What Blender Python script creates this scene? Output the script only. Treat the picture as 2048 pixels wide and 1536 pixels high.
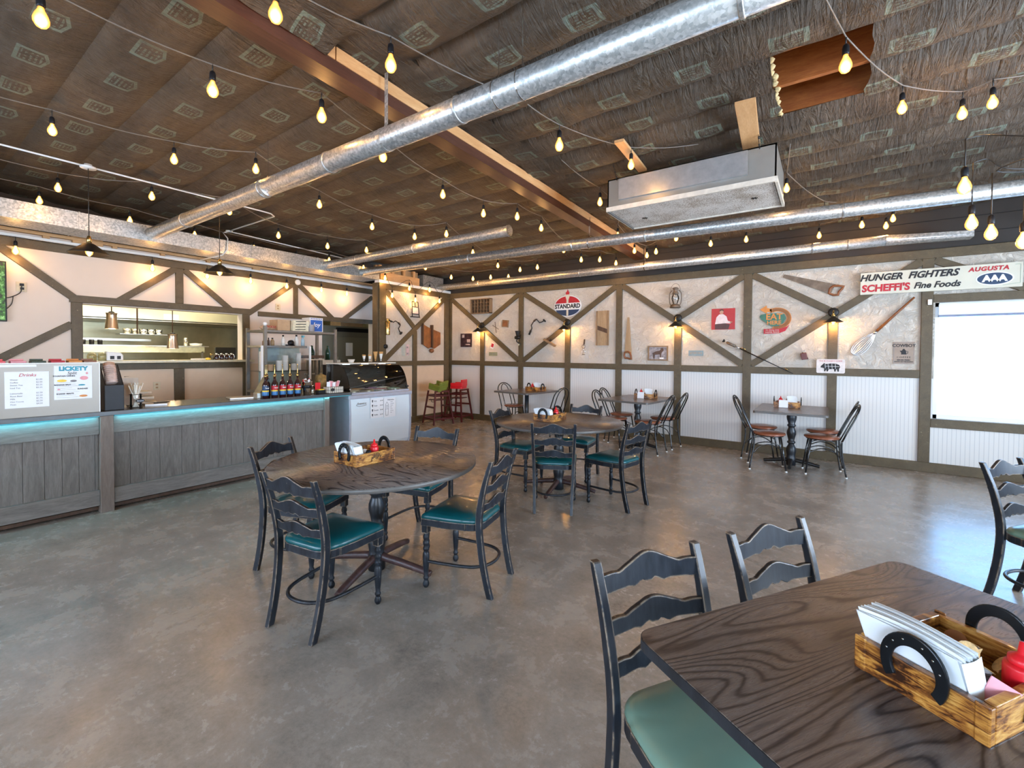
import bpy, bmesh, math, random
from mathutils import Vector, Matrix, noise
random.seed(7)
PI = math.pi
R = math.radians
SC = bpy.context.scene
COL = SC.collection
for o in list(bpy.data.objects): bpy.data.objects.remove(o)

# ------------------------------------------------------------ camera, world, exposure
cam = bpy.data.cameras.new('camera'); camo = bpy.data.objects.new('camera', cam); COL.objects.link(camo)
cam.sensor_fit = 'HORIZONTAL'; cam.sensor_width = 36.0
cam.lens = 36.0 * 899.0 / 2048.0
cam.shift_y = -44.0 / 2048.0
cam.clip_start = 0.05; cam.clip_end = 200
camo.matrix_world = (Matrix.Translation((0, 0, 1.52)) @ Matrix.Rotation(R(34.86), 4, 'Z') @
                     Matrix.Rotation(R(90 - 1.18), 4, 'X') @ Matrix.Rotation(R(0.42), 4, 'Z'))
SC.camera = camo
SC.view_settings.view_transform = 'Standard'
try: SC.view_settings.look = 'None'
except Exception: pass
SC.view_settings.exposure = 0.28
SC.view_settings.gamma = 1.0
SC.view_settings.use_curve_mapping = False
W = bpy.data.worlds.new('world'); SC.world = W; W.use_nodes = True
bg = W.node_tree.nodes['Background']
bg.inputs['Color'].default_value = (0.24, 0.54, 1.0, 1); bg.inputs['Strength'].default_value = 7.5

def area_light(name, loc, rot, sx, sy, power, col=(1, 1, 1), portal=False, spread=180):
    l = bpy.data.lights.new(name, 'AREA'); l.shape = 'RECTANGLE'; l.size = sx; l.size_y = sy
    l.energy = power; l.color = col; l.spread = R(spread)
    if portal: l.cycles.is_portal = True
    o = bpy.data.objects.new(name, l); o.location = loc; o.rotation_euler = rot; COL.objects.link(o)
    return o
# portal in the back window; lamps added at unseen right and front windows
DAY = (0.84, 0.92, 1.0)
area_light('added_window_light', (2.7, 8.02, 1.45), (R(-90), 0, 0), 3.0, 1.5, 1, portal=True)
area_light('added_window_light', (4.55, 3.4, 1.55), (R(114), 0, R(90)), 4.4, 1.7, 430, DAY)  # added lamp at the unseen right window, tilted up to light the ceiling
area_light('added_window_light', (2.0, -2.68, 1.55), (R(-90), 0, R(180)), 3.8, 1.7, 170, DAY)  # added lamp at the unseen front window behind the camera
area_light('added_window_light', (-3.6, -2.68, 1.55), (R(-90), 0, R(180)), 4.6, 1.7, 115, (1.0, 0.93, 0.84))  # warm lamp added at the unseen front window on the left

# ------------------------------------------------------------ mesh builder
class G:
    def __init__(s): s.v = []; s.f = []; s.sm = []
    def add(s, vs, fs, smooth=False):
        n = len(s.v); s.v += [tuple(p) for p in vs]
        for f in fs: s.f.append(tuple(i + n for i in f)); s.sm.append(smooth)
        return s
    def box(s, c, d, rz=0.0, M=None):
        x, y, z = d[0] / 2, d[1] / 2, d[2] / 2
        vs = [Vector((a * x, b * y, e * z)) for a in (-1, 1) for b in (-1, 1) for e in (-1, 1)]
        m = Matrix.Translation(c) @ Matrix.Rotation(rz, 4, 'Z')
        if M is not None: m = Matrix.Translation(c) @ M
        return s.add([m @ p for p in vs], [(0, 1, 3, 2), (4, 6, 7, 5), (0, 4, 5, 1), (2, 3, 7, 6), (0, 2, 6, 4), (1, 5, 7, 3)])
    def bb(s, a, b):
        return s.box([(a[i] + b[i]) / 2 for i in range(3)], [abs(b[i] - a[i]) for i in range(3)])
    def prism(s, pts, y0, y1, ax='y', smooth=False):
        # pts 2d outline; ax = extrusion axis
        n = len(pts)
        def P(a, b, t): return (a, t, b) if ax == 'y' else ((a, b, t) if ax == 'z' else (t, a, b))
        vs = [P(a, b, y0) for a, b in pts] + [P(a, b, y1) for a, b in pts]
        s.add(vs, [tuple(range(n)), tuple(range(2 * n - 1, n - 1, -1))])
        k = len(s.v) - 2 * n
        for i in range(n):
            j = (i + 1) % n
            s.f.append((k + i, k + n + i, k + n + j, k + j)); s.sm.append(smooth)
        return s
    def tube(s, path, r, n=10, closed=False, caps=True, sq=None):
        P = [Vector(p) for p in path]; m = len(P)
        rs = r if isinstance(r, (list, tuple)) else [r] * m
        if sq: rs = [1.0] * m
        up = Vector((0, 0, 1)); prev = None; rings = []
        for i in range(m):
            if closed: t = P[(i + 1) % m] - P[i - 1]
            else: t = P[min(i + 1, m - 1)] - P[max(i - 1, 0)]
            t.normalize()
            if prev is None:
                a = up if abs(t.dot(up)) < 0.95 else Vector((1, 0, 0))
                u = (a - t * a.dot(t)).normalized()
            else:
                u = prev - t * prev.dot(t)
                if u.length < 1e-6: u = t.orthogonal()
                u.normalize()
            prev = u; w = t.cross(u)
            if sq:
                rings.append([P[i] + u * (a * sq[0] / 2) + w * (b * sq[1] / 2) for a, b in ((1, 1), (1, -1), (-1, -1), (-1, 1))])
            else:
                rings.append([P[i] + (u * math.cos(2 * PI * k / n) + w * math.sin(2 * PI * k / n)) * rs[i] for k in range(n)])
        if sq: n = 4
        vs = [p for rr in rings for p in rr]; fs = []
        for i in range(m if closed else m - 1):
            j = (i + 1) % m
            for k in range(n):
                l = (k + 1) % n
                fs.append((i * n + k, i * n + l, j * n + l, j * n + k))
        s.add(vs, fs, not sq)
        if caps and not closed:
            b = len(s.v) - len(vs)
            s.f.append(tuple(b + k for k in range(n - 1, -1, -1))); s.sm.append(False)
            s.f.append(tuple(b + (m - 1) * n + k for k in range(n))); s.sm.append(False)
        return s
    def lathe(s, prof, c=(0, 0, 0), n=20, caps=True, M=None):
        # prof [(r, z)]
        M = Matrix.Translation(c) @ (M if M is not None else Matrix.Identity(4))
        vs = [M @ Vector((r * math.cos(2 * PI * k / n), r * math.sin(2 * PI * k / n), z)) for r, z in prof for k in range(n)]
        fs = []
        for i in range(len(prof) - 1):
            for k in range(n):
                l = (k + 1) % n
                fs.append((i * n + k, i * n + l, (i + 1) * n + l, (i + 1) * n + k))
        s.add(vs, fs, True)
        if caps:
            b = len(s.v) - len(vs); m = len(prof)
            if prof[0][0] > 1e-4: s.f.append(tuple(b + k for k in range(n - 1, -1, -1))); s.sm.append(False)
            if prof[-1][0] > 1e-4: s.f.append(tuple(b + (m - 1) * n + k for k in range(n))); s.sm.append(False)
        return s
    def beam(s, a, b, w, t, nrm=(0, -1, 0)):
        # board from a to b, width w in the plane, thickness t along nrm
        a = Vector(a); b = Vector(b); d = (b - a); L = d.length; d.normalize(); nn = Vector(nrm).normalized(); q = d.cross(nn)
        vs = [p + q * (e * w / 2) + nn * (g * t / 2) for p in (a, b) for e in (-1, 1) for g in (-1, 1)]
        return s.add(vs, [(0, 1, 3, 2), (4, 6, 7, 5), (0, 4, 5, 1), (2, 3, 7, 6), (0, 2, 6, 4), (1, 5, 7, 3)])
    def grid(s, fn, nu, nv, smooth=True):
        vs = [fn(i / nu, j / nv) for i in range(nu + 1) for j in range(nv + 1)]
        fs = [(i * (nv + 1) + j, (i + 1) * (nv + 1) + j, (i + 1) * (nv + 1) + j + 1, i * (nv + 1) + j + 1) for i in range(nu) for j in range(nv)]
        return s.add(vs, fs, smooth)
    def xf(s, M):
        s.v = [tuple(M @ Vector(p)) for p in s.v]; return s
    def mesh(s, name):
        me = bpy.data.meshes.new(name); me.from_pydata(s.v, [], s.f)
        me.polygons.foreach_set('use_smooth', s.sm)
        bm = bmesh.new(); bm.from_mesh(me); bmesh.ops.recalc_face_normals(bm, faces=bm.faces); bm.to_mesh(me); bm.free()
        me.update(); return me

def build(g, name, mat, parent=None, bevel=0.0, world=False, seg=2):
    if world and parent is not None:
        Mi = (Matrix.Translation(parent.location) @ parent.rotation_euler.to_matrix().to_4x4()).inverted()
        g.xf(Mi)
    me = g.mesh(name); me.materials.append(mat)
    o = bpy.data.objects.new(name, me); COL.objects.link(o)
    if parent is not None: o.parent = parent
    if bevel:
        b = o.modifiers.new('bevel', 'BEVEL'); b.width = bevel; b.segments = seg; b.limit_method = 'ANGLE'; b.angle_limit = R(40)
        b.harden_normals = False
    return o
def thing(name, label, cat, loc=(0, 0, 0), rz=0.0, group=None):
    o = bpy.data.objects.new(name, None); COL.objects.link(o); o.empty_display_size = 0.1
    o.location = loc; o.rotation_euler = (0, 0, rz); o['label'] = label; o['category'] = cat
    if group: o['group'] = group
    return o
def tag(o, label, cat, group=None, kind=None):
    o['label'] = label; o['category'] = cat
    if group: o['group'] = group
    if kind: o['kind'] = kind
    return o
def solo(g, name, mat, label, cat, loc, rz=0.0, bevel=0.0, group=None):
    o = build(g, name, mat, None, bevel); o.location = loc; o.rotation_euler = (0, 0, rz)
    return tag(o, label, cat, group)
def struct(g, name, mat, bevel=0.0, parent=None):
    o = build(g, name, mat, parent, bevel)
    if parent is None: o['kind'] = 'structure'
    return o
def dup(root, label, loc, rz, group=None):
    r = root.copy(); COL.objects.link(r); r.location = loc; r.rotation_euler = (0, 0, rz); r['label'] = label
    if group: r['group'] = group
    for ch in list(root.children):
        c = ch.copy(); COL.objects.link(c); c.parent = r
        for h in list(ch.children):
            d = h.copy(); COL.objects.link(d); d.parent = c
            for q in list(h.children):
                e = q.copy(); COL.objects.link(e); e.parent = d
    return r
def text(s, size, mat, parent, loc, rot=(R(90), 0, 0), name='lettering', ext=0.0012, shear=0.0, align='CENTER', sx=1.0, off=0.0, space=1.0):
    c = bpy.data.curves.new('t', 'FONT'); c.body = s; c.size = size; c.extrude = ext; c.shear = shear
    c.align_x = align; c.align_y = 'CENTER'; c.offset = off; c.space_character = space; c.resolution_u = 3
    t = bpy.data.objects.new('t', c); COL.objects.link(t)
    bpy.context.view_layer.update()
    me = bpy.data.meshes.new_from_object(t.evaluated_get(bpy.context.evaluated_depsgraph_get()))
    bpy.data.objects.remove(t)
    me.transform(Matrix.Translation(loc) @ Matrix.Rotation(rot[2], 4, 'Z') @ Matrix.Rotation(rot[1], 4, 'Y') @ Matrix.Rotation(rot[0], 4, 'X') @ Matrix.Diagonal((sx, 1, 1, 1)))
    me.materials.clear(); me.materials.append(mat)
    o = bpy.data.objects.new(name, me); COL.objects.link(o); o.parent = parent
    return o
def arc(cx, cy, r, a0, a1, n, rx=None):
    rx = rx or r
    return [(cx + rx * math.cos(R(a0 + (a1 - a0) * i / n)), cy + r * math.sin(R(a0 + (a1 - a0) * i / n))) for i in range(n + 1)]
def rrect(w, h, r, n=4):
    p = []
    for cx, cy, a in ((w / 2 - r, h / 2 - r, 0), (-w / 2 + r, h / 2 - r, 90), (-w / 2 + r, -h / 2 + r, 180), (w / 2 - r, -h / 2 + r, 270)):
        p += arc(cx, cy, r, a, a + 90, n)
    return p
def smooth_path(pts, n=6):
    P = [Vector(p) for p in pts]; out = []
    for i in range(len(P) - 1):
        p0 = P[max(i - 1, 0)]; p1 = P[i]; p2 = P[i + 1]; p3 = P[min(i + 2, len(P) - 1)]
        for k in range(n):
            t = k / n
            out.append(0.5 * ((2 * p1) + (-p0 + p2) * t + (2 * p0 - 5 * p1 + 4 * p2 - p3) * t * t + (-p0 + 3 * p1 - 3 * p2 + p3) * t ** 3))
    out.append(P[-1]); return out

# ------------------------------------------------------------ materials
class N:
    def __init__(s, name):
        s.m = bpy.data.materials.new(name); s.m.use_nodes = True; s.t = s.m.node_tree
        s.b = s.t.nodes['Principled BSDF']; s.tc = None
    def n(s, typ, **k):
        x = s.t.nodes.new(typ)
        for a, b in k.items(): setattr(x, a, b)
        return x
    def l(s, a, b): s.t.links.new(a, b)
    def obj(s, scale=(1, 1, 1), rot=(0, 0, 0), src='Object'):
        if s.tc is None: s.tc = s.n('ShaderNodeTexCoord')
        mp = s.n('ShaderNodeMapping'); mp.inputs['Scale'].default_value = scale; mp.inputs['Rotation'].default_value = rot
        s.l(s.tc.outputs[src], mp.inputs['Vector']); return mp.outputs[0]
    def noise(s, vec, scale, detail=4, rough=0.55, dist=0.0):
        x = s.n('ShaderNodeTexNoise'); x.inputs['Scale'].default_value = scale; x.inputs['Detail'].default_value = detail
        x.inputs['Roughness'].default_value = rough; x.inputs['Distortion'].default_value = dist
        s.l(vec, x.inputs['Vector']); return x.outputs['Fac']
    def ramp(s, fac, stops, interp='LINEAR'):
        x = s.n('ShaderNodeValToRGB'); x.color_ramp.interpolation = interp; e = x.color_ramp.elements
        while len(e) < len(stops): e.new(0.5)
        for i, (p, c) in enumerate(stops):
            e[i].position = p; e[i].color = (c, c, c, 1) if isinstance(c, (int, float)) else (c[0], c[1], c[2], 1)
        s.l(fac, x.inputs['Fac']); return x.outputs['Color']
    def mix(s, fac, a, b, mode='MIX'):
        x = s.n('ShaderNodeMix', data_type='RGBA', blend_type=mode)
        for sock, v in ((x.inputs[0], fac), (x.inputs[6], a), (x.inputs[7], b)):
            if hasattr(v, 'links') or hasattr(v, 'is_linked'): s.l(v, sock)
            elif isinstance(v, (int, float)): sock.default_value = v if sock == x.inputs[0] else (v, v, v, 1)
            else: sock.default_value = (v[0], v[1], v[2], 1)
        return x.outputs[2]
    def math(s, op, a, b=None, c=None):
        x = s.n('ShaderNodeMath', operation=op)
        for i, v in enumerate((a, b, c)):
            if v is None: continue
            if isinstance(v, (int, float)): x.inputs[i].default_value = v
            else: s.l(v, x.inputs[i])
        return x.outputs[0]
    def bump(s, h, strength=0.3, dist=0.01):
        x = s.n('ShaderNodeBump'); x.inputs['Strength'].default_value = strength; x.inputs['Distance'].default_value = dist
        s.l(h, x.inputs['Height']); s.l(x.outputs[0], s.b.inputs['Normal']); return x
    def col(s, c):
        i = s.b.inputs['Base Color']
        if hasattr(c, 'is_linked'): s.l(c, i)
        else: i.default_value = (c[0], c[1], c[2], 1)
    def rough(s, r):
        i = s.b.inputs['Roughness']
        if hasattr(r, 'is_linked'): s.l(r, i)
        else: i.default_value = r
    def metal(s, m): s.b.inputs['Metallic'].default_value = m
def simple(name, c, rough=0.5, metal=0.0, var=0.12, scale=18.0, bump=0.0, coat=0.0, spec=None):
    n = N(name); v = n.obj(); f = n.noise(v, scale, 3)
    n.col(n.ramp(f, [(0.3, tuple(max(0, x * (1 - var)) for x in c)), (0.7, tuple(x * (1 + var) for x in c))]))
    n.rough(rough); n.metal(metal)
    if bump: n.bump(f, bump, 0.01)
    if coat: n.b.inputs['Coat Weight'].default_value = coat
    if spec is not None: n.b.inputs['Specular IOR Level'].default_value = spec
    return n.m
def woodm(name, c1, c2, stretch=(1, 12, 12), scale=2.2, rough=0.5, dist=1.2, bump=0.15, speck=None, coat=0.0, fine=0.35):
    n = N(name); v = n.obj(stretch)
    a = n.noise(v, scale, 6, 0.6, dist); b = n.noise(v, scale * 9, 3, 0.6)
    f = n.math('ADD', n.math('MULTIPLY', a, 1 - fine), n.math('MULTIPLY', b, fine))
    c = n.ramp(f, [(0.32, c1), (0.52, tuple((x + y) / 2 for x, y in zip(c1, c2))), (0.68, c2)])
    if speck:
        sp = n.noise(n.obj(), 26, 5, 0.7); c = n.mix(n.ramp(sp, [(speck[1], 0), (speck[1] + 0.05, 1)]), c, speck[0])
    n.col(c); n.rough(rough)
    if bump: n.bump(f, bump, 0.004)
    if coat: n.b.inputs['Coat Weight'].default_value = coat; n.b.inputs['Coat Roughness'].default_value = 0.15
    return n.m
def emis(name, c, st):
    n = N(name); n.b.inputs['Base Color'].default_value = (0, 0, 0, 1)
    n.b.inputs['Emission Color'].default_value = (c[0], c[1], c[2], 1); n.b.inputs['Emission Strength'].default_value = st
    return n.m
def glassy(name, c=(1, 1, 1), alpha=0.12, rough=0.03):
    n = N(name); t = n.n('ShaderNodeBsdfTransparent'); g = n.n('ShaderNodeBsdfGlossy'); g.inputs['Roughness'].default_value = rough
    t.inputs[0].default_value = (c[0], c[1], c[2], 1)
    fr = n.n('ShaderNodeFresnel'); fr.inputs[0].default_value = 1.5
    mx = n.n('ShaderNodeMixShader'); ad = n.math('MAXIMUM', n.math('MULTIPLY', fr.outputs[0], 1.0), alpha)
    n.l(ad, mx.inputs[0]); n.l(t.outputs[0], mx.inputs[1]); n.l(g.outputs[0], mx.inputs[2])
    n.l(mx.outputs[0], n.t.nodes['Material Output'].inputs['Surface']); return n.m

M = {}
def m_floor():
    n = N('polished concrete'); v = n.obj()
    a = n.noise(v, 0.8, 5, 0.6, 0.2); b = n.noise(v, 3.6, 10, 0.74, 0.3); c = n.noise(n.obj((1, 1, 1)), 38, 6, 0.8)
    f = n.math('ADD', n.math('MULTIPLY', a, 0.30), n.math('ADD', n.math('MULTIPLY', b, 0.45), n.math('MULTIPLY', c, 0.25)))
    cl = n.ramp(f, [(0.38, (0.150, 0.131, 0.108)), (0.47, (0.250, 0.222, 0.186)), (0.55, (0.325, 0.292, 0.248)), (0.64, (0.43, 0.39, 0.335))])
    w = n.noise(n.obj((1.6, 3.4, 1), (0, 0, 0.5)), 4.0, 9, 0.8, 0.8)
    cl = n.mix(n.ramp(w, [(0.50, 0), (0.80, 0.35)]), cl, (0.37, 0.34, 0.30))
    n.col(cl); n.rough(n.ramp(b, [(0.35, 0.19), (0.65, 0.32)]))
    n.bump(f, 0.10, 0.01); n.b.inputs['Specular IOR Level'].default_value = 0.6
    return n.m
M['floor'] = m_floor()
def m_ceil():
    n = N('kraft insulation paper'); sep = n.n('ShaderNodeSeparateXYZ'); n.l(n.obj(), sep.inputs[0]); X, Y, Z = sep.outputs
    by = n.math('DIVIDE', n.math('SUBTRACT', Y, 2.21), 0.443); k = n.math('FLOOR', by); fy = n.math('SUBTRACT', n.math('SUBTRACT', by, k), 0.5)
    wn = n.n('ShaderNodeTexWhiteNoise', noise_dimensions='1D'); n.l(k, wn.inputs['W'])
    bx = n.math('ADD', n.math('DIVIDE', X, 0.575), wn.outputs['Value']); j = n.math('FLOOR', bx); fx = n.math('SUBTRACT', n.math('SUBTRACT', bx, j), 0.5)
    ax = n.math('ABSOLUTE', fx); ay = n.math('ABSOLUTE', fy)
    # house-shaped stamp with a frame and a few lines of print
    pk = n.math('MAXIMUM', n.math('SUBTRACT', 0.06, n.math('MULTIPLY', ax, 0.35)), 0.0)
    dx = n.math('DIVIDE', ax, 0.19); dy = n.math('DIVIDE', n.math('SUBTRACT', ay, n.math('MULTIPLY', pk, n.math('GREATER_THAN', fy, 0))), 0.165)
    d = n.math('MAXIMUM', dx, dy)
    outer = n.math('LESS_THAN', d, 1.0); inner = n.math('LESS_THAN', d, 0.72)
    ring = n.math('SUBTRACT', outer, inner)
    ln = n.math('GREATER_THAN', n.math('SINE', n.math('MULTIPLY', fy, 110)), 0.1)
    tx = n.math('GREATER_THAN', n.noise(n.obj((60, 25, 1)), 1.0, 1), 0.47)
    txt = n.math('MULTIPLY', n.math('MULTIPLY', ln, tx), n.math('LESS_THAN', d, 0.62))
    fade = n.ramp(n.noise(n.obj(), 9, 4, 0.7), [(0.30, 0.15), (0.52, 1.0)])
    mk = n.math('MULTIPLY', n.math('MAXIMUM', ring, n.math('MULTIPLY', txt, 0.8)), fade)
    base = n.ramp(n.noise(n.obj((1, 3, 1)), 3, 6, 0.65), [(0.3, (0.046, 0.032, 0.020)), (0.7, (0.105, 0.079, 0.055))])
    n.col(n.mix(mk, base, (0.145, 0.175, 0.135)))
    n.rough(0.62); n.b.inputs['Specular IOR Level'].default_value = 0.35
    wr = n.math('ADD', n.noise(n.obj((7, 1.3, 1)), 2.2, 5, 0.65, 1.6), n.math('MULTIPLY', n.noise(n.obj((1, 1, 1), (0, 0, 0.6)), 6, 4, 0.6, 2.0), 0.5))
    n.bump(wr, 1.0, 0.04)
    return n.m
M['ceiling'] = m_ceil()
def m_stucco():
    n = N('cream stucco'); v = n.obj()
    a = n.noise(v, 9, 6, 0.7, 1.6); b = n.noise(v, 2.0, 3)
    n.col(n.ramp(b, [(0.3, (0.62, 0.57, 0.49)), (0.7, (0.70, 0.655, 0.58))])); n.rough(0.72)
    n.bump(n.ramp(a, [(0.38, 0), (0.62, 1)]), 0.9, 0.015); return n.m
M['stucco'] = m_stucco()
def m_bead(axis):
    n = N('white beadboard'); sep = n.n('ShaderNodeSeparateXYZ'); n.l(n.obj(), sep.inputs[0])
    t = n.math('FRACT', n.math('MULTIPLY', sep.outputs[axis], 1 / 0.042))
    gr = n.math('LESS_THAN', t, 0.14)
    n.col(n.mix(gr, (0.68, 0.67, 0.64), (0.52, 0.52, 0.51))); n.rough(0.42)
    n.bump(n.math('SUBTRACT', 1.0, gr), 0.3, 0.003); return n.m
M['bead_x'] = m_bead(0); M['bead_y'] = m_bead(1)
M['panel'] = simple('tan wall panel', (0.66, 0.52, 0.37), 0.45, var=0.05, scale=4)
M['trim'] = woodm('olive brown timber trim', (0.066, 0.046, 0.020), (0.120, 0.088, 0.042), (3, 3, 3), 3, 0.5, 0.6, 0.2, speck=((0.32, 0.26, 0.13), 0.66))
M['black_wood'] = woodm('worn black painted wood', (0.006, 0.008, 0.011), (0.022, 0.026, 0.032), (6, 6, 1.5), 4, 0.36, 0.4, 0.08, speck=((0.34, 0.26, 0.18), 0.72), coat=0.1)
def m_worn():
    n = N('worn black paint with rubbed edges'); v = n.obj()
    bv = n.n('ShaderNodeBevel', samples=4); bv.inputs['Radius'].default_value = 0.007
    ge = n.n('ShaderNodeNewGeometry'); dp = n.n('ShaderNodeVectorMath', operation='DOT_PRODUCT')
    n.l(bv.outputs[0], dp.inputs[0]); n.l(ge.outputs['Normal'], dp.inputs[1])
    e = n.ramp(dp.outputs['Value'], [(0.90, 1), (0.985, 0)])
    f = n.ramp(n.noise(v, 16, 5, 0.7), [(0.40, 0), (0.54, 1)])
    sp = n.ramp(n.noise(n.obj(), 55, 4, 0.7), [(0.70, 0), (0.73, 1)])
    wear = n.math('MAXIMUM', n.math('MULTIPLY', e, f), n.math('MULTIPLY', sp, 0.7))
    b = n.ramp(n.noise(n.obj((8, 8, 2)), 5, 4), [(0.3, (0.006, 0.008, 0.012)), (0.7, (0.020, 0.024, 0.031))])
    n.col(n.mix(wear, b, (0.50, 0.37, 0.25))); n.rough(0.33); n.b.inputs['Specular IOR Level'].default_value = 0.28
    n.bump(n.noise(n.obj((8, 8, 2)), 12, 3), 0.08, 0.003)
    return n.m
M['worn'] = m_worn()
M['teal'] = simple('teal vinyl', (0.003, 0.075, 0.085), 0.28, var=0.15, scale=5, coat=0.15)
M['brownvinyl'] = simple('brown vinyl', (0.23, 0.075, 0.038), 0.25, var=0.15, scale=6)
M['tubeblack'] = simple('black enamel tube', (0.010, 0.011, 0.013), 0.22, var=0.1, coat=0.3)
M['glide'] = simple('white nylon glide', (0.75, 0.75, 0.72), 0.4)
def m_table():
    n = N('dark oak laminate'); v = n.obj((1, 1, 1))
    w = n.n('ShaderNodeTexNoise'); w.inputs['Scale'].default_value = 1.0; w.inputs['Detail'].default_value = 1.0; w.inputs['Distortion'].default_value = 0.5
    n.l(n.obj((1.0, 5.5, 1)), w.inputs['Vector'])
    r = n.math('FRACT', n.math('MULTIPLY', n.math('ADD', w.outputs['Fac'], n.math('MULTIPLY', n.noise(n.obj((9, 60, 1)), 1.0, 3), 0.02)), 22))
    tri = n.math('ABSOLUTE', n.math('SUBTRACT', n.math('MULTIPLY', r, 2), 1))
    fine = n.noise(n.obj((9, 170, 6)), 1.6, 4, 0.7)
    f = n.math('ADD', n.math('MULTIPLY', n.ramp(tri, [(0.0, 0.0), (0.35, 0.75), (1.0, 1.0)]), 0.42), n.math('MULTIPLY', fine, 0.58))
    n.col(n.ramp(f, [(0.30, (0.020, 0.016, 0.017)), (0.5, (0.060, 0.047, 0.043)), (0.72, (0.150, 0.118, 0.100))]))
    n.rough(n.ramp(f, [(0.2, 0.36), (0.8, 0.26)])); n.bump(f, 0.10, 0.002)
    return n.m
M['table'] = m_table()
M['table_edge'] = simple('grey brown table edge', (0.11, 0.10, 0.09), 0.4)
M['galv'] = None
def m_galv():
    n = N('galvanised steel'); vo = n.n('ShaderNodeTexVoronoi'); vo.inputs['Scale'].default_value = 60; n.l(n.obj((1, 1, 1)), vo.inputs['Vector'])
    sep = n.n('ShaderNodeSeparateColor'); n.l(vo.outputs['Color'], sep.inputs[0])
    g = n.noise(n.obj(), 60, 4, 0.7)
    f = n.math('ADD', n.math('MULTIPLY', sep.outputs[0], 0.5), n.math('MULTIPLY', g, 0.5))
    n.col(n.ramp(f, [(0.25, (0.33, 0.34, 0.33)), (0.75, (0.66, 0.66, 0.64))])); n.metal(0.7)
    n.rough(n.ramp(f, [(0.2, 0.42), (0.8, 0.30)])); n.bump(f, 0.08, 0.003); return n.m
M['galv'] = m_galv()
M['steel'] = simple('stainless steel', (0.62, 0.60, 0.52), 0.30, 0.9, var=0.12, scale=3)
M['chrome'] = simple('chrome', (0.75, 0.75, 0.75), 0.15, 1.0, var=0.03)
M['whitepaint'] = simple('white enamel', (0.78, 0.80, 0.80), 0.35, var=0.03, scale=3)
M['freezer'] = simple('freezer white', (0.70, 0.79, 0.84), 0.3, var=0.02, scale=2)
M['freezer_trim'] = simple('freezer grey trim', (0.40, 0.41, 0.47), 0.35, var=0.05)
def m_rust():
    n = N('speckled white metal panel'); f = n.noise(n.obj(), 90, 3, 0.6); g = n.noise(n.obj(), 3, 5, 0.7)
    n.col(n.mix(n.ramp(n.math('ADD', n.math('MULTIPLY', f, 0.6), n.math('MULTIPLY', g, 0.4)), [(0.49, 0), (0.56, 1)]), (0.72, 0.68, 0.62), (0.30, 0.23, 0.16))); n.rough(0.5)
    return n.m
M['rust'] = m_rust()
M['redsteel'] = woodm('red brown primed steel', (0.050, 0.019, 0.011), (0.110, 0.045, 0.027), (4, 0.5, 4), 3, 0.45, 0.8, 0.2)
M['newwood'] = woodm('raw fir lumber', (0.52, 0.27, 0.10), (0.72, 0.45, 0.22), (6, 0.8, 6), 3, 0.6, 0.8, 0.1)
M['orangewood'] = woodm('orange stained plywood', (0.22, 0.058, 0.012), (0.42, 0.15, 0.035), (1, 6, 6), 3, 0.5, 2.0, 0.1)
M['darkdeck'] = simple('dark roof deck', (0.035, 0.022, 0.015), 0.8)
M['insul'] = simple('yellow fibre insulation', (0.50, 0.40, 0.20), 0.9, var=0.4, scale=40, bump=0.8)
M['counterwood'] = woodm('grey weathered counter boards', (0.100, 0.090, 0.078), (0.205, 0.190, 0.170), (9, 9, 1.2), 2.0, 0.6, 1.6, 0.25)
M['counterwood_h'] = woodm('grey weathered rail boards', (0.110, 0.103, 0.092), (0.225, 0.212, 0.190), (9, 1.2, 9), 2.0, 0.6, 1.6, 0.25)
M['counterpost'] = woodm('brown grey post', (0.125, 0.098, 0.078), (0.205, 0.168, 0.140), (9, 9, 1.2), 2, 0.6, 1.2, 0.2)
M['countertop'] = simple('dark countertop', (0.05, 0.047, 0.045), 0.22, var=0.3, scale=30)
M['ledteal'] = emis('teal led strip', (0.05, 0.50, 0.70), 1.0)
M['black'] = simple('black plastic', (0.010, 0.010, 0.012), 0.4, spec=0.25)
M['blackmetal'] = simple('black metal', (0.014, 0.013, 0.013), 0.45, 0.3)
M['darkwall'] = simple('black painted block', (0.026, 0.022, 0.019), 0.7, var=0.2, scale=3)
M['cord'] = simple('cord black', (0.02, 0.018, 0.016), 0.5)
M['cordlight'] = simple('cord worn grey', (0.16, 0.14, 0.12), 0.5)
M['brass'] = simple('brass', (0.62, 0.42, 0.16), 0.25, 1.0, var=0.15)
M['copper'] = simple('brushed copper nickel', (0.55, 0.43, 0.33), 0.28, 0.95, var=0.08)
M['paper'] = simple('white paper', (0.80, 0.82, 0.84), 0.7, var=0.02)
M['napkin'] = simple('white napkin', (0.80, 0.84, 0.85), 0.85, var=0.03)
M['red'] = simple('red plastic', (0.68, 0.012, 0.02), 0.3, var=0.05)
M['green'] = simple('green plastic', (0.20, 0.24, 0.035), 0.45, var=0.08)
M['darkred'] = woodm('dark red stained wood', (0.060, 0.006, 0.006), (0.120, 0.014, 0.012), (6, 6, 1), 3, 0.35, 0.5, 0.05)
M['ink'] = simple('black ink', (0.012, 0.012, 0.014), 0.6)
M['inkred'] = simple('red ink', (0.45, 0.008, 0.02), 0.5)
M['inkblue'] = simple('navy ink', (0.012, 0.040, 0.10), 0.5)
M['inkteal'] = simple('teal ink', (0.05, 0.32, 0.42), 0.6)
M['inkgrey'] = simple('grey ink', (0.22, 0.22, 0.23), 0.6)
M['pink'] = simple('pink print', (0.75, 0.32, 0.35), 0.6)
M['orange'] = simple('orange print', (0.62, 0.23, 0.04), 0.5)
M['yellow'] = simple('yellow print', (0.80, 0.55, 0.05), 0.5)
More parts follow.
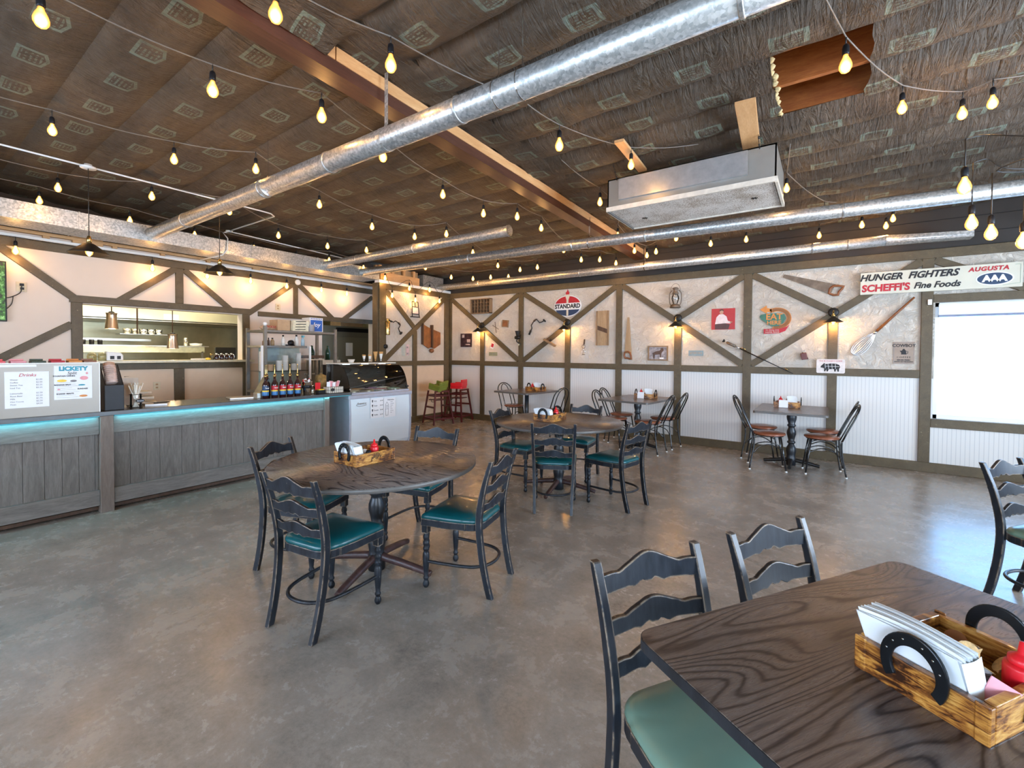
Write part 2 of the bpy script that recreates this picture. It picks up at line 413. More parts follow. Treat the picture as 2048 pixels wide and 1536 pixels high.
M['signcream'] = simple('cream sign paint', (0.62, 0.60, 0.49), 0.4, var=0.04, scale=5)
M['oldwood'] = woodm('old brown board', (0.17, 0.10, 0.05), (0.33, 0.22, 0.12), (8, 8, 1), 3, 0.6, 1.0, 0.2)
M['darkwood'] = woodm('dark walnut', (0.045, 0.022, 0.012), (0.12, 0.06, 0.03), (8, 8, 1), 3, 0.5, 1.0, 0.15)
M['tanwood'] = woodm('light worn wood', (0.30, 0.19, 0.09), (0.50, 0.35, 0.20), (8, 8, 1.0), 3, 0.6, 1.0, 0.15)
M['leather'] = simple('brown cowhide leather', (0.22, 0.075, 0.022), 0.45, var=0.3, scale=9, bump=0.3)
def m_burnt():
    n = N('torched pine'); a = n.noise(n.obj((2.2, 2.2, 16)), 4.5, 5, 0.6, 1.8); b = n.noise(n.obj(), 13, 4, 0.6, 0.8)
    f = n.math('ADD', n.math('MULTIPLY', a, 0.55), n.math('MULTIPLY', b, 0.45))
    n.col(n.ramp(f, [(0.42, (0.030, 0.010, 0.004)), (0.475, (0.19, 0.062, 0.012)), (0.54, (0.42, 0.18, 0.032)), (0.64, (0.66, 0.37, 0.10))])); n.rough(0.32)
    n.b.inputs['Coat Weight'].default_value = 0.3; n.bump(a, 0.12, 0.003); return n.m
M['burnt'] = m_burnt()
M['horseshoe'] = simple('black horseshoe steel', (0.02, 0.023, 0.026), 0.25, 0.6, var=0.2)
M['sawsteel'] = simple('rusty saw steel', (0.17, 0.13, 0.095), 0.5, 0.5, var=0.35, scale=12)
M['bulbglass'] = None
def m_bulb():
    n = N('amber lit bulb glass'); lw = n.n('ShaderNodeLayerWeight'); lw.inputs[0].default_value = 0.35
    f = n.ramp(lw.outputs['Facing'], [(0.0, (1.0, 0.80, 0.40)), (0.3, (1.0, 0.52, 0.10)), (0.9, (0.80, 0.26, 0.02))])
    st = n.ramp(lw.outputs['Facing'], [(0.0, 1.0), (0.4, 0.35), (1.0, 0.16)])
    n.l(f, n.b.inputs['Emission Color']); n.l(n.math('MULTIPLY', st, 4.2), n.b.inputs['Emission Strength'])
    n.col((0.4, 0.2, 0.05)); n.rough(0.1); return n.m
M['bulbglass'] = m_bulb()
M['glass'] = glassy('clear glass', alpha=0.06)
M['winglass'] = glassy('window glass', alpha=0.03)
M['showglass'] = glassy('curved display glass', (0.86, 0.9, 0.88), alpha=0.09)
M['cardboard'] = simple('cardboard', (0.50, 0.34, 0.20), 0.8, var=0.08)
M['ground'] = simple('pale outdoor pavement', (0.62, 0.62, 0.60), 0.9)
M['boxblue'] = simple('blue box print', (0.02, 0.12, 0.50), 0.5)
M['cup'] = simple('white foam cup', (0.78, 0.76, 0.70), 0.6, var=0.03)
M['syrup'] = simple('dark syrup bottle', (0.025, 0.008, 0.010), 0.12, coat=0.3)
M['cone'] = simple('waffle cone', (0.55, 0.30, 0.10), 0.7, var=0.2, scale=60)
M['screen'] = simple('dark screen', (0.01, 0.011, 0.013), 0.12)
M['greenphoto'] = None
def m_foliage():
    n = N('foliage picture on screen'); f = n.noise(n.obj(), 22, 6, 0.75)
    c = n.ramp(f, [(0.42, (0.005, 0.015, 0.004)), (0.55, (0.05, 0.22, 0.02)), (0.68, (0.45, 0.75, 0.30))])
    n.col((0.01, 0.01, 0.01)); n.l(c, n.b.inputs['Emission Color']); n.b.inputs['Emission Strength'].default_value = 1.0; return n.m
M['greenphoto'] = m_foliage()
CEIL = lambda x, y: 3.66 + 0.02 * x - 0.026 * y
# ============================================================ SETTING
XL, XR, YF, YB = -8.12, 4.6, -2.75, 7.93
g = G().bb((-11.6, YF - 0.2, -0.12), (XR + 0.2, YB + 0.2, 0.0)); struct(g, 'floor', M['floor'])
g = G().bb((-40, 8.13, -0.5), (60, 60, -0.3)); o = struct(g, 'floor_outside', M['ground'])
# ---- ceiling: insulation bays sagging between the joists
SEAM = [2.21 + 0.443 * k for k in range(-11, 14)]
HX0, HX1 = -0.34, 0.22
def bay(g, y0, y1, x0, x1, nx, ny=7, ragged=None):
    def fn(a, b):
        y = y0 + (y1 - y0) * b
        xa, xb = x0, x1
        if ragged == 'r': xb = x1 + 0.035 * noise.noise((y * 9, 3.1, 0)) 
        if ragged == 'l': xa = x0 + 0.05 * noise.noise((y * 9, 7.7, 0))
        x = xa + (xb - xa) * a
        s = math.sin(PI * b)
        side = 1.0 if x > -2.7 else 0.42
        side *= 1.0 if (x > -2.15 or x < -2.7) else (0.25 + 0.75 * (x + 2.7) / 0.55)
        sag = side * (0.092 + 0.025 * noise.noise((x * 0.9, y0 * 3, 0)))
        w = noise.noise((x * 5.0, y * 2.0 + y0, 1.3)) * 0.016 + noise.noise((x * 13, y * 5, 4.2)) * 0.007
        return (x, y, CEIL(x, y) - sag * (s ** 0.6 if s > 0 else 0) - w * side * min(1, 3 * s))
    g.grid(fn, nx, ny)
g = G()
for y0, y1 in zip(SEAM[:-1], SEAM[1:]):
    if abs(y0 - 3.539) < 0.02 or abs(y0 - 3.982) < 0.02:
        bay(g, y0, y1, -8.5, HX0, 110, ragged='r'); bay(g, y0, y1, HX1, XR + 0.1, 60, ragged='l')
    else: bay(g, y0, y1, -8.5, XR + 0.1, 170)
ce = struct(g, 'ceiling', M['ceiling'])
g = G()
for k in range(8):
    pass
g.grid(lambda a, b: (-8.6 + 13.4 * a, -2.9 + 11.1 * b, CEIL(-8.6 + 13.4 * a, -2.9 + 11.1 * b) + 0.25), 2, 2, False)
build(g, 'roof_deck', M['darkdeck'], ce)
for y in (3.539, 3.982, 4.425):
    z = CEIL(0, y) + 0.004
    build(G().bb((HX0 - 0.25, y + 0.002, z), (HX1 + 0.2, y + 0.042, z + 0.24)), 'joist', M['orangewood'], ce)
g = G()
for i in range(14):
    y = 3.56 + 0.86 * i / 13 + random.uniform(-.01, .01)
    g.lathe([(0.001, -0.02), (0.022, -0.012), (0.03, 0.005), (0.018, 0.02), (0.001, 0.026)], (HX0 - 0.01 + random.uniform(-0.015, 0.012), y, CEIL(0, y) - 0.005 + random.uniform(-.01, .02)), 7)
build(g, 'torn_insulation_edge', M['insul'], ce)
# ---- walls
def wallbox(g, x0, x1, y0, y1, z0, z1): g.bb((x0, y0, z0), (x1, y1, z1))
WX0, WX1, WZ0, WZ1 = 1.16, 4.05, 0.70, 2.21
g = G(); wallbox(g, -7.4, WX0, YB, YB + 0.18, 1.22, 2.88); wallbox(g, WX0, WX1, YB, YB + 0.18, WZ1, 2.88); wallbox(g, WX1, XR, YB, YB + 0.18, 1.22, 2.88)
wb = struct(g, 'wall_back', M['stucco'])
g = G(); wallbox(g, -7.4, WX0, YB, YB + 0.18, 0, 1.22); wallbox(g, WX0, WX1, YB, YB + 0.18, 0, WZ0); wallbox(g, WX1, XR, YB, YB + 0.18, 0, 1.22)
build(g, 'wainscot', M['bead_x'], wb)
g = G(); wallbox(g, -8.4, XR, YB, YB + 0.18, 2.88, 3.75); build(g, 'block_wall', M['darkwall'], wb)
g = G()
for z in (3.07, 3.27, 3.47): g.bb((-8.2, YB - 0.004, z), (XR, YB + 0.01, z + 0.006))
build(g, 'mortar_joints', M['black'], wb)
# right wall and front wall, behind and beside the camera, with windows
g = G(); wallbox(g, XR, XR + 0.18, YF, YB, 0, 0.7); wallbox(g, XR, XR + 0.18, YF, YB, 2.4, 3.75); wallbox(g, XR, XR + 0.18, YF, 1.2, 0.7, 2.4); wallbox(g, XR, XR + 0.18, 6.8, YB, 0.7, 2.4)
struct(g, 'wall_right', M['stucco'])
g = G(); wallbox(g, -8.3, XR, YF - 0.18, YF, 0, 0.7); wallbox(g, -8.3, XR, YF - 0.18, YF, 2.4, 3.75)
for a, b in ((-8.3, -6.0), (-1.2, 0.0), (4.0, XR)): wallbox(g, a, b, YF - 0.18, YF, 0.7, 2.4)
struct(g, 'wall_front', M['stucco'])
def window(nm, p0, p1, ax, mull=3):
    # frame + glass; p0,p1 opposite corners in plane
    g = G(); t = 0.05
    (x0, y0, z0), (x1, y1, z1) = p0, p1
    fr = []
    if ax == 'x':
        for z in (z0, z1 - t): g.bb((x0, y0, z), (x1, y1, z + t))
        for i in range(mull + 1):
            x = x0 + (x1 - x0 - t) * i / mull; g.bb((x, y0, z0), (x + t, y1, z1))
    else:
        for z in (z0, z1 - t): g.bb((x0, y0, z), (x1, y1, z + t))
        for i in range(mull + 1):
            y = y0 + (y1 - y0 - t) * i / mull; g.bb((x0, y, z0), (x1, y + t, z1))
    o = struct(g, nm, M['whitepaint'])
    g = G()
    if ax == 'x': g.bb((x0 + .01, (y0 + y1) / 2 - 0.003, z0 + .01), (x1 - .01, (y0 + y1) / 2 + 0.003, z1 - .01))
    else: g.bb(((x0 + x1) / 2 - 0.003, y0 + .01, z0 + .01), ((x0 + x1) / 2 + 0.003, y1 - .01, z1 - .01))
    build(g, 'glass_pane', M['winglass'], o); return o
w1 = window('window_1', (WX0, YB + 0.08, WZ0), (WX1, YB + 0.13, WZ1), 'x', 1)
window('window_2', (XR + 0.08, 1.2, 0.7), (XR + 0.13, 6.8, 2.4), 'y', 3)
window('window_3', (0.0, YF - 0.13, 0.7), (4.0, YF - 0.08, 2.4), 'x', 2)
window('window_4', (-6.0, YF - 0.13, 0.7), (-1.2, YF - 0.08, 2.4), 'x', 3)
t = thing('roller_blind', 'white roller blind wound up at the top of the bright window', 'blind', (2.6, YB + 0.05, 2.16))
build(G().bb((-1.40, -0.02, -0.11), (1.40, 0.015, 0.03)), 'blind_cloth', M['whitepaint'], t)
build(G().bb((-1.40, -0.025, -0.135), (1.40, 0.02, -0.112)), 'bottom_rail', simple('grey blue rail', (0.20, 0.24, 0.36), 0.5), t)

TR = [0]
def trim(a, b, w, nrm, t=0.04, mat='trim'):
    TR[0] += 1
    o = struct(G().beam(a, b, w, t, nrm), 'trim_%d' % TR[0], M[mat], bevel=0.004); return o
YT = YB - 0.012
def tb(x0, z0, x1, z1, w=0.11, d=0.0): trim((x0, YT - d, z0), (x1, YT - d, z1), w, (0, -1, 0))
# back wall timber
tb(-7.37, 2.842, XR, 2.842, 0.116, 0.003)
tb(-7.3, 1.278, 1.02, 1.278, 0.104)
tb(-7.3, 0.063, XR, 0.063, 0.125, 0.002)
PX = [-7.315, -6.325, -5.285, -4.175, -3.12, -2.065, -1.01, 0.085, 1.08]
for i, x in enumerate(PX):
    tb(x, 0.126, x, 2.784 if i % 2 == 0 else 2.10, 0.115, 0.001)
cz = 2.12
A = PX
dg = [(A[0] + .06, 2.76, A[2] - .06, 1.36), (A[2] - .06, 2.76, A[1] + .03, cz + .03), (A[4] - .06, 2.76, A[2] + .06, 1.36), (A[2] + .06, 2.76, A[3] - .03, cz + .03),
      (A[4] + .06, 2.76, A[6] - .06, 1.36), (A[6] - .06, 2.76, A[5] + .03, cz + .03), (A[8] - .06, 2.76, A[6] + .06, 1.36), (A[6] + .06, 2.76, A[7] - .03, cz + .03)]
for i, (a, b, c, d) in enumerate(dg): tb(a, b, c, d, 0.098, -0.002 if i % 2 else 0.0)
tb(1.14, 2.76, 2.02, 2.30, 0.095)
tb(1.138, 2.262, XR, 2.262, 0.10)
tb(1.138, 0.645, XR, 0.645, 0.11)
tb(2.07, 0.126, 2.07, 0.59, 0.11); tb(3.1, 0.126, 3.1, 0.59, 0.11)
tb(4.1, 0.70, 4.1, 2.21, 0.11)
# section wall beside the corner (faces +X)
XS = -7.33
g = G(); wallbox(g, -7.47, XS, 5.86, YB, 1.22, 2.93); ws = struct(g, 'wall_corner', M['stucco'])
g = G(); wallbox(g, -7.47, XS, 5.86, YB, 0, 1.22); build(g, 'wainscot', M['panel'], ws)
def ts(y0, z0, y1, z1, w=0.11, d=0.0): trim((XS + 0.012 + d, y0, z0), (XS + 0.012 + d, y1, z1), w, (1, 0, 0))
ts(5.84, 2.842, YB, 2.842, 0.116, 0.003); ts(6.0, 1.278, 7.78, 1.278, 0.104); ts(5.95, 0.063, 7.84, 0.063, 0.125, 0.002)
ts(5.93, 0.0, 5.93, 2.784, 0.17, 0.002); ts(7.80, 0.126, 7.80, 2.784, 0.15, 0.001); ts(6.80, 0.126, 6.80, 1.98, 0.115, 0.001)
ts(5.99, 1.36, 7.72, 2.76, 0.10); ts(6.02, 2.76, 6.77, 2.06, 0.10, -0.002)
trim((-7.40, 5.835, 0.0), (-7.40, 5.835, 2.9), 0.155, (0, -1, 0), 0.04)
g = G().bb((-7.42, 5.83, 2.90), (-7.28, 7.9, 2.955)); struct(g, 'trim_60', M['whitepaint'])
t = thing('stud_framing', 'raw fir framing with studs above the corner wall section', 'framing', (-7.4, 6.4, 2.955))
build(G().bb((-7.36, 5.9, 2.965), (-7.33, 6.95, 3.13)), 'board', M['newwood'], t, world=True)
for y in (5.9, 6.22, 6.52, 6.8): build(G().bb((-7.42, y, 2.955), (-7.365, y + 0.06, 3.27)), 'stud', M['newwood'], t, world=True)
build(G().bb((-7.50, 5.86, 2.955), (-7.44, 7.0, 3.27)), 'backing', M['tanwood'], t, world=True)
solo(G().bb((-0.25, -0.32, -0.14), (0.25, 0.32, 0.14)), 'duct_end_box', M['galv'], 'square galvanised duct box in the corner where the back wall pipe starts', 'duct', (-7.62, 7.42, 3.10))
# ---- kitchen wall
XK = XL
g = G()
wallbox(g, -8.3, XK, YF, 1.60, 0, 2.95); wallbox(g, -8.3, XK, 1.60, 3.65, 2.13, 2.95); wallbox(g, -8.3, XK, 3.65, 5.12, 1.30, 2.95); wallbox(g, -8.3, XK, 5.12, 6.35, 2.13, 2.95); wallbox(g, -8.3, XK, 6.35, YB, 0, 2.95)
cream = simple('smooth cream wall', (0.72, 0.64, 0.56), 0.6, var=0.03, scale=3)
wk = struct(g, 'wall_left', cream)
g = G(); wallbox(g, -8.5, -8.31, YF - 0.2, YB + 0.2, 2.9, 3.75); build(g, 'upper_wall', M['darkdeck'], wk)
g = G(); wallbox(g, -8.3, XK, 1.60, 5.12, 0, 1.30); build(g, 'lower_panel', M['panel'], wk)
def tk(y0, z0, y1, z1, w=0.10, d=0.0, t=0.04): trim((XK + 0.012 + d, y0, z0), (XK + 0.012 + d, y1, z1), w, (1, 0, 0), t)
tk(YF, 2.818, 6.9, 2.818, 0.105, 0.003)
tk(1.52, 2.187, 3.78, 2.187, 0.095, 0.002); tk(3.90, 2.165, 6.9, 2.165, 0.085, 0.002)
tk(1.59, 0.0, 1.59, 2.14, 0.11, 0.001); tk(3.70, 0.0, 3.70, 2.14, 0.11, 0.001)
tk(1.65, 1.285, 3.65, 1.285, 0.09, 0.001); tk(2.73, 0.0, 2.73, 1.24, 0.13)
tk(0.90, 2.76, 1.56, 2.20, 0.09); tk(1.54, 1.85, 0.85, 1.36, 0.09); tk(2.02, 2.20, 2.70, 2.76, 0.085); tk(2.74, 2.235, 2.74, 2.765, 0.10, -0.001); tk(2.80, 2.76, 3.46, 2.20, 0.085, -0.002)
tk(3.74, 2.16, 4.53, 2.76, 0.085); tk(4.575, 2.207, 4.575, 2.765, 0.085, -0.001); tk(4.64, 2.76, 5.35, 2.17, 0.085, -0.002); tk(5.58, 2.17, 6.3, 2.70, 0.085)
g = G().bb((-8.34, 1.60, 1.335), (-8.0, 3.79, 1.37)); struct(g, 'trim_61', simple('cream sill laminate', (0.66, 0.60, 0.42), 0.3), bevel=0.004)
g = G().bb((-8.10, YF, 2.872), (-8.02, 6.9, 2.905)); struct(g, 'trim_62', M['whitepaint'])
g = G().bb((-8.15, YF, 2.945), (-8.05, 6.9, 2.985)); struct(g, 'trim_63', M['newwood'])
t = thing('lumber_blocking', 'raw lumber blocks nailed above the kitchen wall beam', 'lumber', (-8.1, 2.0, 2.905))
for y, w in ((0.75, 0.05), (1.28, 0.06), (1.55, 0.30), (1.95, 0.05), (2.5, 0.05), (3.1, 0.05), (3.8, 0.12), (4.6, 0.05)):
    build(G().bb((-8.14, y, 2.906), (-8.06, y + w, 3.04 if w > 0.2 else 2.944)), 'block', M['newwood'], t, world=True)
build(G().bb((-8.30, YF, 2.95), (-8.16, 5.8, 3.27)), 'back_board', M['darkdeck'], t, world=True)
# kitchen room behind the pass-through
kst = simple('yellowish stainless lining', (0.50, 0.47, 0.30), 0.35, 0.55, var=0.25, scale=2.2)
g = G(); wallbox(g, -11.4, -11.2, -1, YB, 0, 3.0); wallbox(g, -11.4, -8.3, -1.2, -1.0, 0, 3.0); wallbox(g, -11.4, -8.3, 7.7, 7.9, 0, 3.0)
struct(g, 'wall_kitchen', kst)
g = G().bb((-11.4, -1.2, 2.95), (-8.3, YB, 3.0)); struct(g, 'ceiling_kitchen', M['whitepaint'])
t = thing('ceiling_light', 'fluorescent ceiling light panel inside the kitchen', 'light', (-9.0, 2.3, 2.94))
build(G().box((0, 0, -0.02), (0.3, 1.2, 0.04)), 'light_diffuser', emis('kitchen tube light', (1.0, 0.93, 0.70), 5), t)
l = bpy.data.lights.new('kitchen_light', 'AREA'); l.shape = 'RECTANGLE'; l.size = 0.6; l.size_y = 3.2; l.energy = 75; l.color = (1.0, 0.90, 0.66)
l.energy = 48
lo = bpy.data.objects.new('kitchen_light', l); lo.location = (-8.95, 2.6, 2.88); COL.objects.link(lo)
# ---- ducts and pipes
def pipe(nm, a, b, r, lab, seams, open_end=False, rot=None):
    a = Vector(a); b = Vector(b); L = (b - a).length; t = thing(nm, lab, 'pipe', a)
    d = (b - a).normalized()
    if open_end:
        g = G().tube([(0, 0, 0), d * L], r, 28, caps=False); g.tube([(0, 0, 0), d * L], r - 0.004, 28, caps=False)
        g.tube([d * (L - 0.02), d * L], r + 0.006, 28, caps=False)
    else: g = G().tube([(0, 0, 0), d * L], r, 28)
    build(g, 'pipe_body', M['galv'], t)
    for s in seams: build(G().tube([d * (s - 0.012), d * (s - 0.006), d * s, d * (s + 0.006), d * (s + 0.012)], [r + .001, r + 0.006, r + .002, r + 0.006, r + .001], 28), 'pipe_collar', M['galv'], t)
    return t
def strap(x, y, z, r, mat='galv'): pass
PA = pipe('duct_pipe', (-7.27, 2.165, 3.045), (1.6, 2.165, 3.058), 0.079, 'large galvanised duct pipe running overhead from the left wall past the beam', (1.1, 2.9, 3.95, 5.35, 6.95))
PBp = pipe('duct_pipe', (-7.27, 4.66, 3.045), (-3.30, 4.66, 3.062), 0.066, 'short galvanised duct pipe with an open end under the dark ceiling', (0.9, 2.25), True)
PC = pipe('duct_pipe', (-7.27, 5.42, 3.035), (4.3, 5.80, 2.955), 0.069, 'long galvanised duct pipe passing behind the hanging heater unit', (2.6, 4.4, 5.4, 7.4, 9.2))
PD = pipe('duct_pipe', (-7.37, 7.60, 3.01), (0.62, 7.60, 3.015), 0.068, 'galvanised duct pipe running tight along the top of the back wall', (1.2, 3.6, 5.9, 7.2, 7.6))
g = G(); n = 24
ring = [(0.62, 7.60 + 0.07 * math.cos(2 * PI * k / n), 3.015 + 0.07 * math.sin(2 * PI * k / n)) for k in range(n)]
def sqp(k):
    a = 2 * PI * k / n; c, s_ = math.cos(a), math.sin(a); m = max(abs(c), abs(s_)); return (1.42, 7.60 + 0.10 * c / m, 2.975 + 0.035 * s_ / m)
r2 = [sqp(k) for k in range(n)]
g.add([Vector(p) - Vector((-7.37, 7.6, 3.01)) for p in ring + r2], [(k, (k + 1) % n, n + (k + 1) % n, n + k) for k in range(n)], False)
build(g, 'register_boot', M['galv'], PD)
# hanger straps of the pipes
def hang(t, p, top, r, w=0.02, both=False):
    p = Vector(p) - t.location; g = G()
    pts = [(p.x, p.y + r * math.cos(R(a)) * 1.03, p.z + r * math.sin(R(a)) * 1.03) for a in range(100, 440, 20)]
    pts = pts + [(p.x, p.y + 0.01, p.z + r + 0.02)]
    g.tube([(p.x, p.y, p.z + top)] + [(p.x, p.y - 0.0, p.z + r + 0.03)] + pts, 1, sq=(w, 0.003))
    build(g, 'hanger_strap', M['chrome'] if w < 0.03 else M['galv'], t)
hang(PA, (-2.63, 2.165, 3.052), 0.50, 0.079, 0.034); hang(PA, (-1.62, 2.165, 3.053), 0.50, 0.079, 0.006); hang(PA, (-1.45, 2.165, 3.053), 0.50, 0.079, 0.006); hang(PA, (-4.3, 2.165, 3.05), 0.45, 0.079, 0.006)
hang(PBp, (-4.6, 4.66, 3.055), 0.42, 0.066, 0.006); hang(PC, (-2.63, 5.575, 3.0), 0.35, 0.069, 0.018); hang(PC, (-4.9, 5.50, 3.02), 0.35, 0.069, 0.006); hang(PC, (-0.7, 5.64, 2.99), 0.5, 0.069, 0.004); hang(PD, (-2.55, 7.6, 3.013), 0.36, 0.068, 0.018)
t = thing('air_duct', 'rectangular galvanised air duct running along the left wall under the ceiling', 'duct', (-7.5, 2.0, 3.04))
build(G().bb((-7.78, YF, 2.945), (-7.27, 5.82, 3.145)), 'duct_body', M['galv'], t, world=True)
for y in (1.45, 3.4, 4.5): build(G().bb((-7.785, y, 2.94), (-7.262, y + 0.012, 3.15)), 'duct_seam', M['galv'], t, world=True)
# ceiling beam
t = thing('ceiling_beam', 'long red brown steel beam crossing the ceiling with a raw lumber plate on top', 'beam', (-2.765, 2.5, 3.3))
def slope_box(x0, x1, zo0, zo1, y0=YF, y1=YB):
    g = G(); vs = [(x, y, 3.20 - 0.026 * (y - 7.9) + z) for y in (y0, y1) for x in (x0, x1) for z in (zo0, zo1)]
    return g.add(vs, [(0, 1, 3, 2), (4, 6, 7, 5), (0, 4, 5, 1), (2, 3, 7, 6), (0, 2, 6, 4), (1, 5, 7, 3)])
build(slope_box(-2.84, -2.69, 0.0, 0.085), 'steel_side', M['redsteel'], t, world=True)
build(slope_box(-2.80, -2.685, 0.086, 0.175, 1.8), 'lumber_plate', M['newwood'], t, world=True)
build(slope_box(-2.80, -2.685, 0.086, 0.175, YF, 1.79), 'lumber_plate', M['newwood'], t, world=True)
g = G()
def flap(a, b):
    y = YF + (YB - YF) * a
    wv = noise.noise((y * 2.2, 1, 3)) * 0.05
    low = 0.07 if y < 1.75 else 0.185
    x = -2.675 + (0.30 + wv) * (b ** 1.4) + 0.02 * noise.noise((y * 8, b * 4, 0))
    z0 = 3.20 - 0.026 * (y - 7.9) + low + 0.02 * noise.noise((y * 6, 5, 0)); z1 = CEIL(x, y) - 0.03
    return (x, y, z0 + (z1 - z0) * b)
g.grid(flap, 160, 5); build(g, 'paper_flap', M['ceiling'], ce)
# heater / fluorescent style unit hanging from the joists
t = thing('hanging_heater', 'grey sheet metal ceiling unit with speckled white underside, hung by chains', 'heater', (-1.13, 4.85, 3.0))
g = G(); x0, x1, y0, y1, z0, z1 = -1.90, -0.37, 4.46, 5.24, 3.0, 3.33
g.bb((x0, y0, z0 + 0.04), (x1, y0 + 0.012, z1)); g.bb((x0, y1 - 0.012, z0 + 0.02), (x1, y1, z1)); g.bb((x0, y0, z0), (x0 + 0.012, y1, z1)); g.bb((x1 - 0.012, y0, z0), (x1, y1, z1)); g.bb((x0, y0, z1 - 0.012), (x1, y1, z1))
greyp = simple('grey painted sheet metal', (0.30, 0.29, 0.26), 0.40, 0.5, var=0.10, scale=4)
build(g, 'housing', greyp, t, world=True)
build(G().bb((x0 + .13, y0 - 0.03, 3.10), (x1 - 0.22, y0 - 0.002, 3.31)), 'front_plate', simple('light grey plate', (0.42, 0.42, 0.41), 0.35, 0.6, var=0.1), t, world=True)
build(G().bb((x0 + .02, y0 + .02, z0 + .01), (x1 - .02, y1 - .02, z0 + .03)), 'bottom_panel', M['rust'], t, world=True)
g = G(); g.bb((x0 - .01, y0 - .012, z0), (x1 + .01, y0 + .012, z0 + .045)); g.bb((x0 - .01, y1 - .012, z0), (x1 + .01, y1 + .012, z0 + .02)); g.bb((x1 - .01, y0, z0 - .005), (x1 + .012, y1, z0 + .03)); g.bb((x0 - .012, y0, z0), (x0 + .01, y1, z0 + .03))
build(g, 'rim', simple('cream enamel rim', (0.66, 0.60, 0.50), 0.4), t, world=True)
for x, y in ((-1.65, 4.9), (-0.58, 4.85)):
    g = G(); 
    for a in range(6): g.beam((x, y, z0 + .006), (x + 0.03 * math.cos(a * PI / 3), y + 0.03 * math.sin(a * PI / 3), z0 + .006), 0.006, 0.004, (0, 0, -1))
    build(g, 'vent_knockout', M['black'], t, world=True)
build(G().bb((-1.35, 4.75, z1), (-0.75, 5.1, 3.5)), 'duct_collar', M['galv'], t, world=True)
for x, y, yy in ((-0.50, 4.47, 4.25), (-1.80, 4.47, 4.3)):
    g = G()
    for i in range(9):
        a = Vector((x, y, z1 - 0.03)).lerp(Vector((x, yy, 3.5)), i / 9); b = Vector((x, y, z1 - 0.03)).lerp(Vector((x, yy, 3.5)), (i + 0.8) / 9)
        g.tube([a, b], 0.004 + 0.003 * (i % 2), 5)
    build(g, 'chain', M['blackmetal'], t, world=True)
solo(G().box((0, 0, 0), (0.14, 0.92, 0.025)), 'lumber_plank', M['newwood'], 'raw wood plank under the joists right of the hanging unit', 'plank', (-0.556, 4.22, 3.405), R(4), 0.002)
solo(G().box((0, 0, 0), (0.085, 0.75, 0.025)), 'lumber_plank', M['newwood'], 'narrow raw wood plank under the joists left of the hanging unit', 'plank', (-1.55, 4.20, 3.40), R(3), 0.002)
# conduits
g = G().tube([(-6.12, YF + .1, 3.36), (-6.12, 3.0, 3.36), (-6.13, 3.12, 3.36), (-6.2, 3.2, 3.355), (-7.3, 3.17, 3.335), (-7.42, 3.17, 3.33)], 0.009, 8)
t = thing('electrical_conduit', 'thin white conduit running along the ceiling above the counter', 'conduit', (-6.12, 1.5, 3.36)); build(g, 'conduit_tube', M['whitepaint'], t, world=True)
build(G().lathe([(0.001, -0.012), (0.045, -0.01), (0.048, 0.01), (0.001, 0.016)], (-7.46, 3.17, 3.33), 14), 'junction_box', M['whitepaint'], t, world=True)
build(G().tube([(-7.46, 3.17, 3.33), (-7.46, 5.5, 3.26)], 0.008, 8), 'conduit_branch', M['whitepaint'], t, world=True)
build(G().tube([(-7.46, 3.17, 3.33), (-7.5, 3.1, 3.30), (-7.25, 3.06, 3.17), (-7.24, 3.05, 3.0), (-7.28, 3.0, 2.92), (-7.9, 2.95, 2.91)], 0.008, 8), 'conduit_drop', M['whitepaint'], t, world=True)
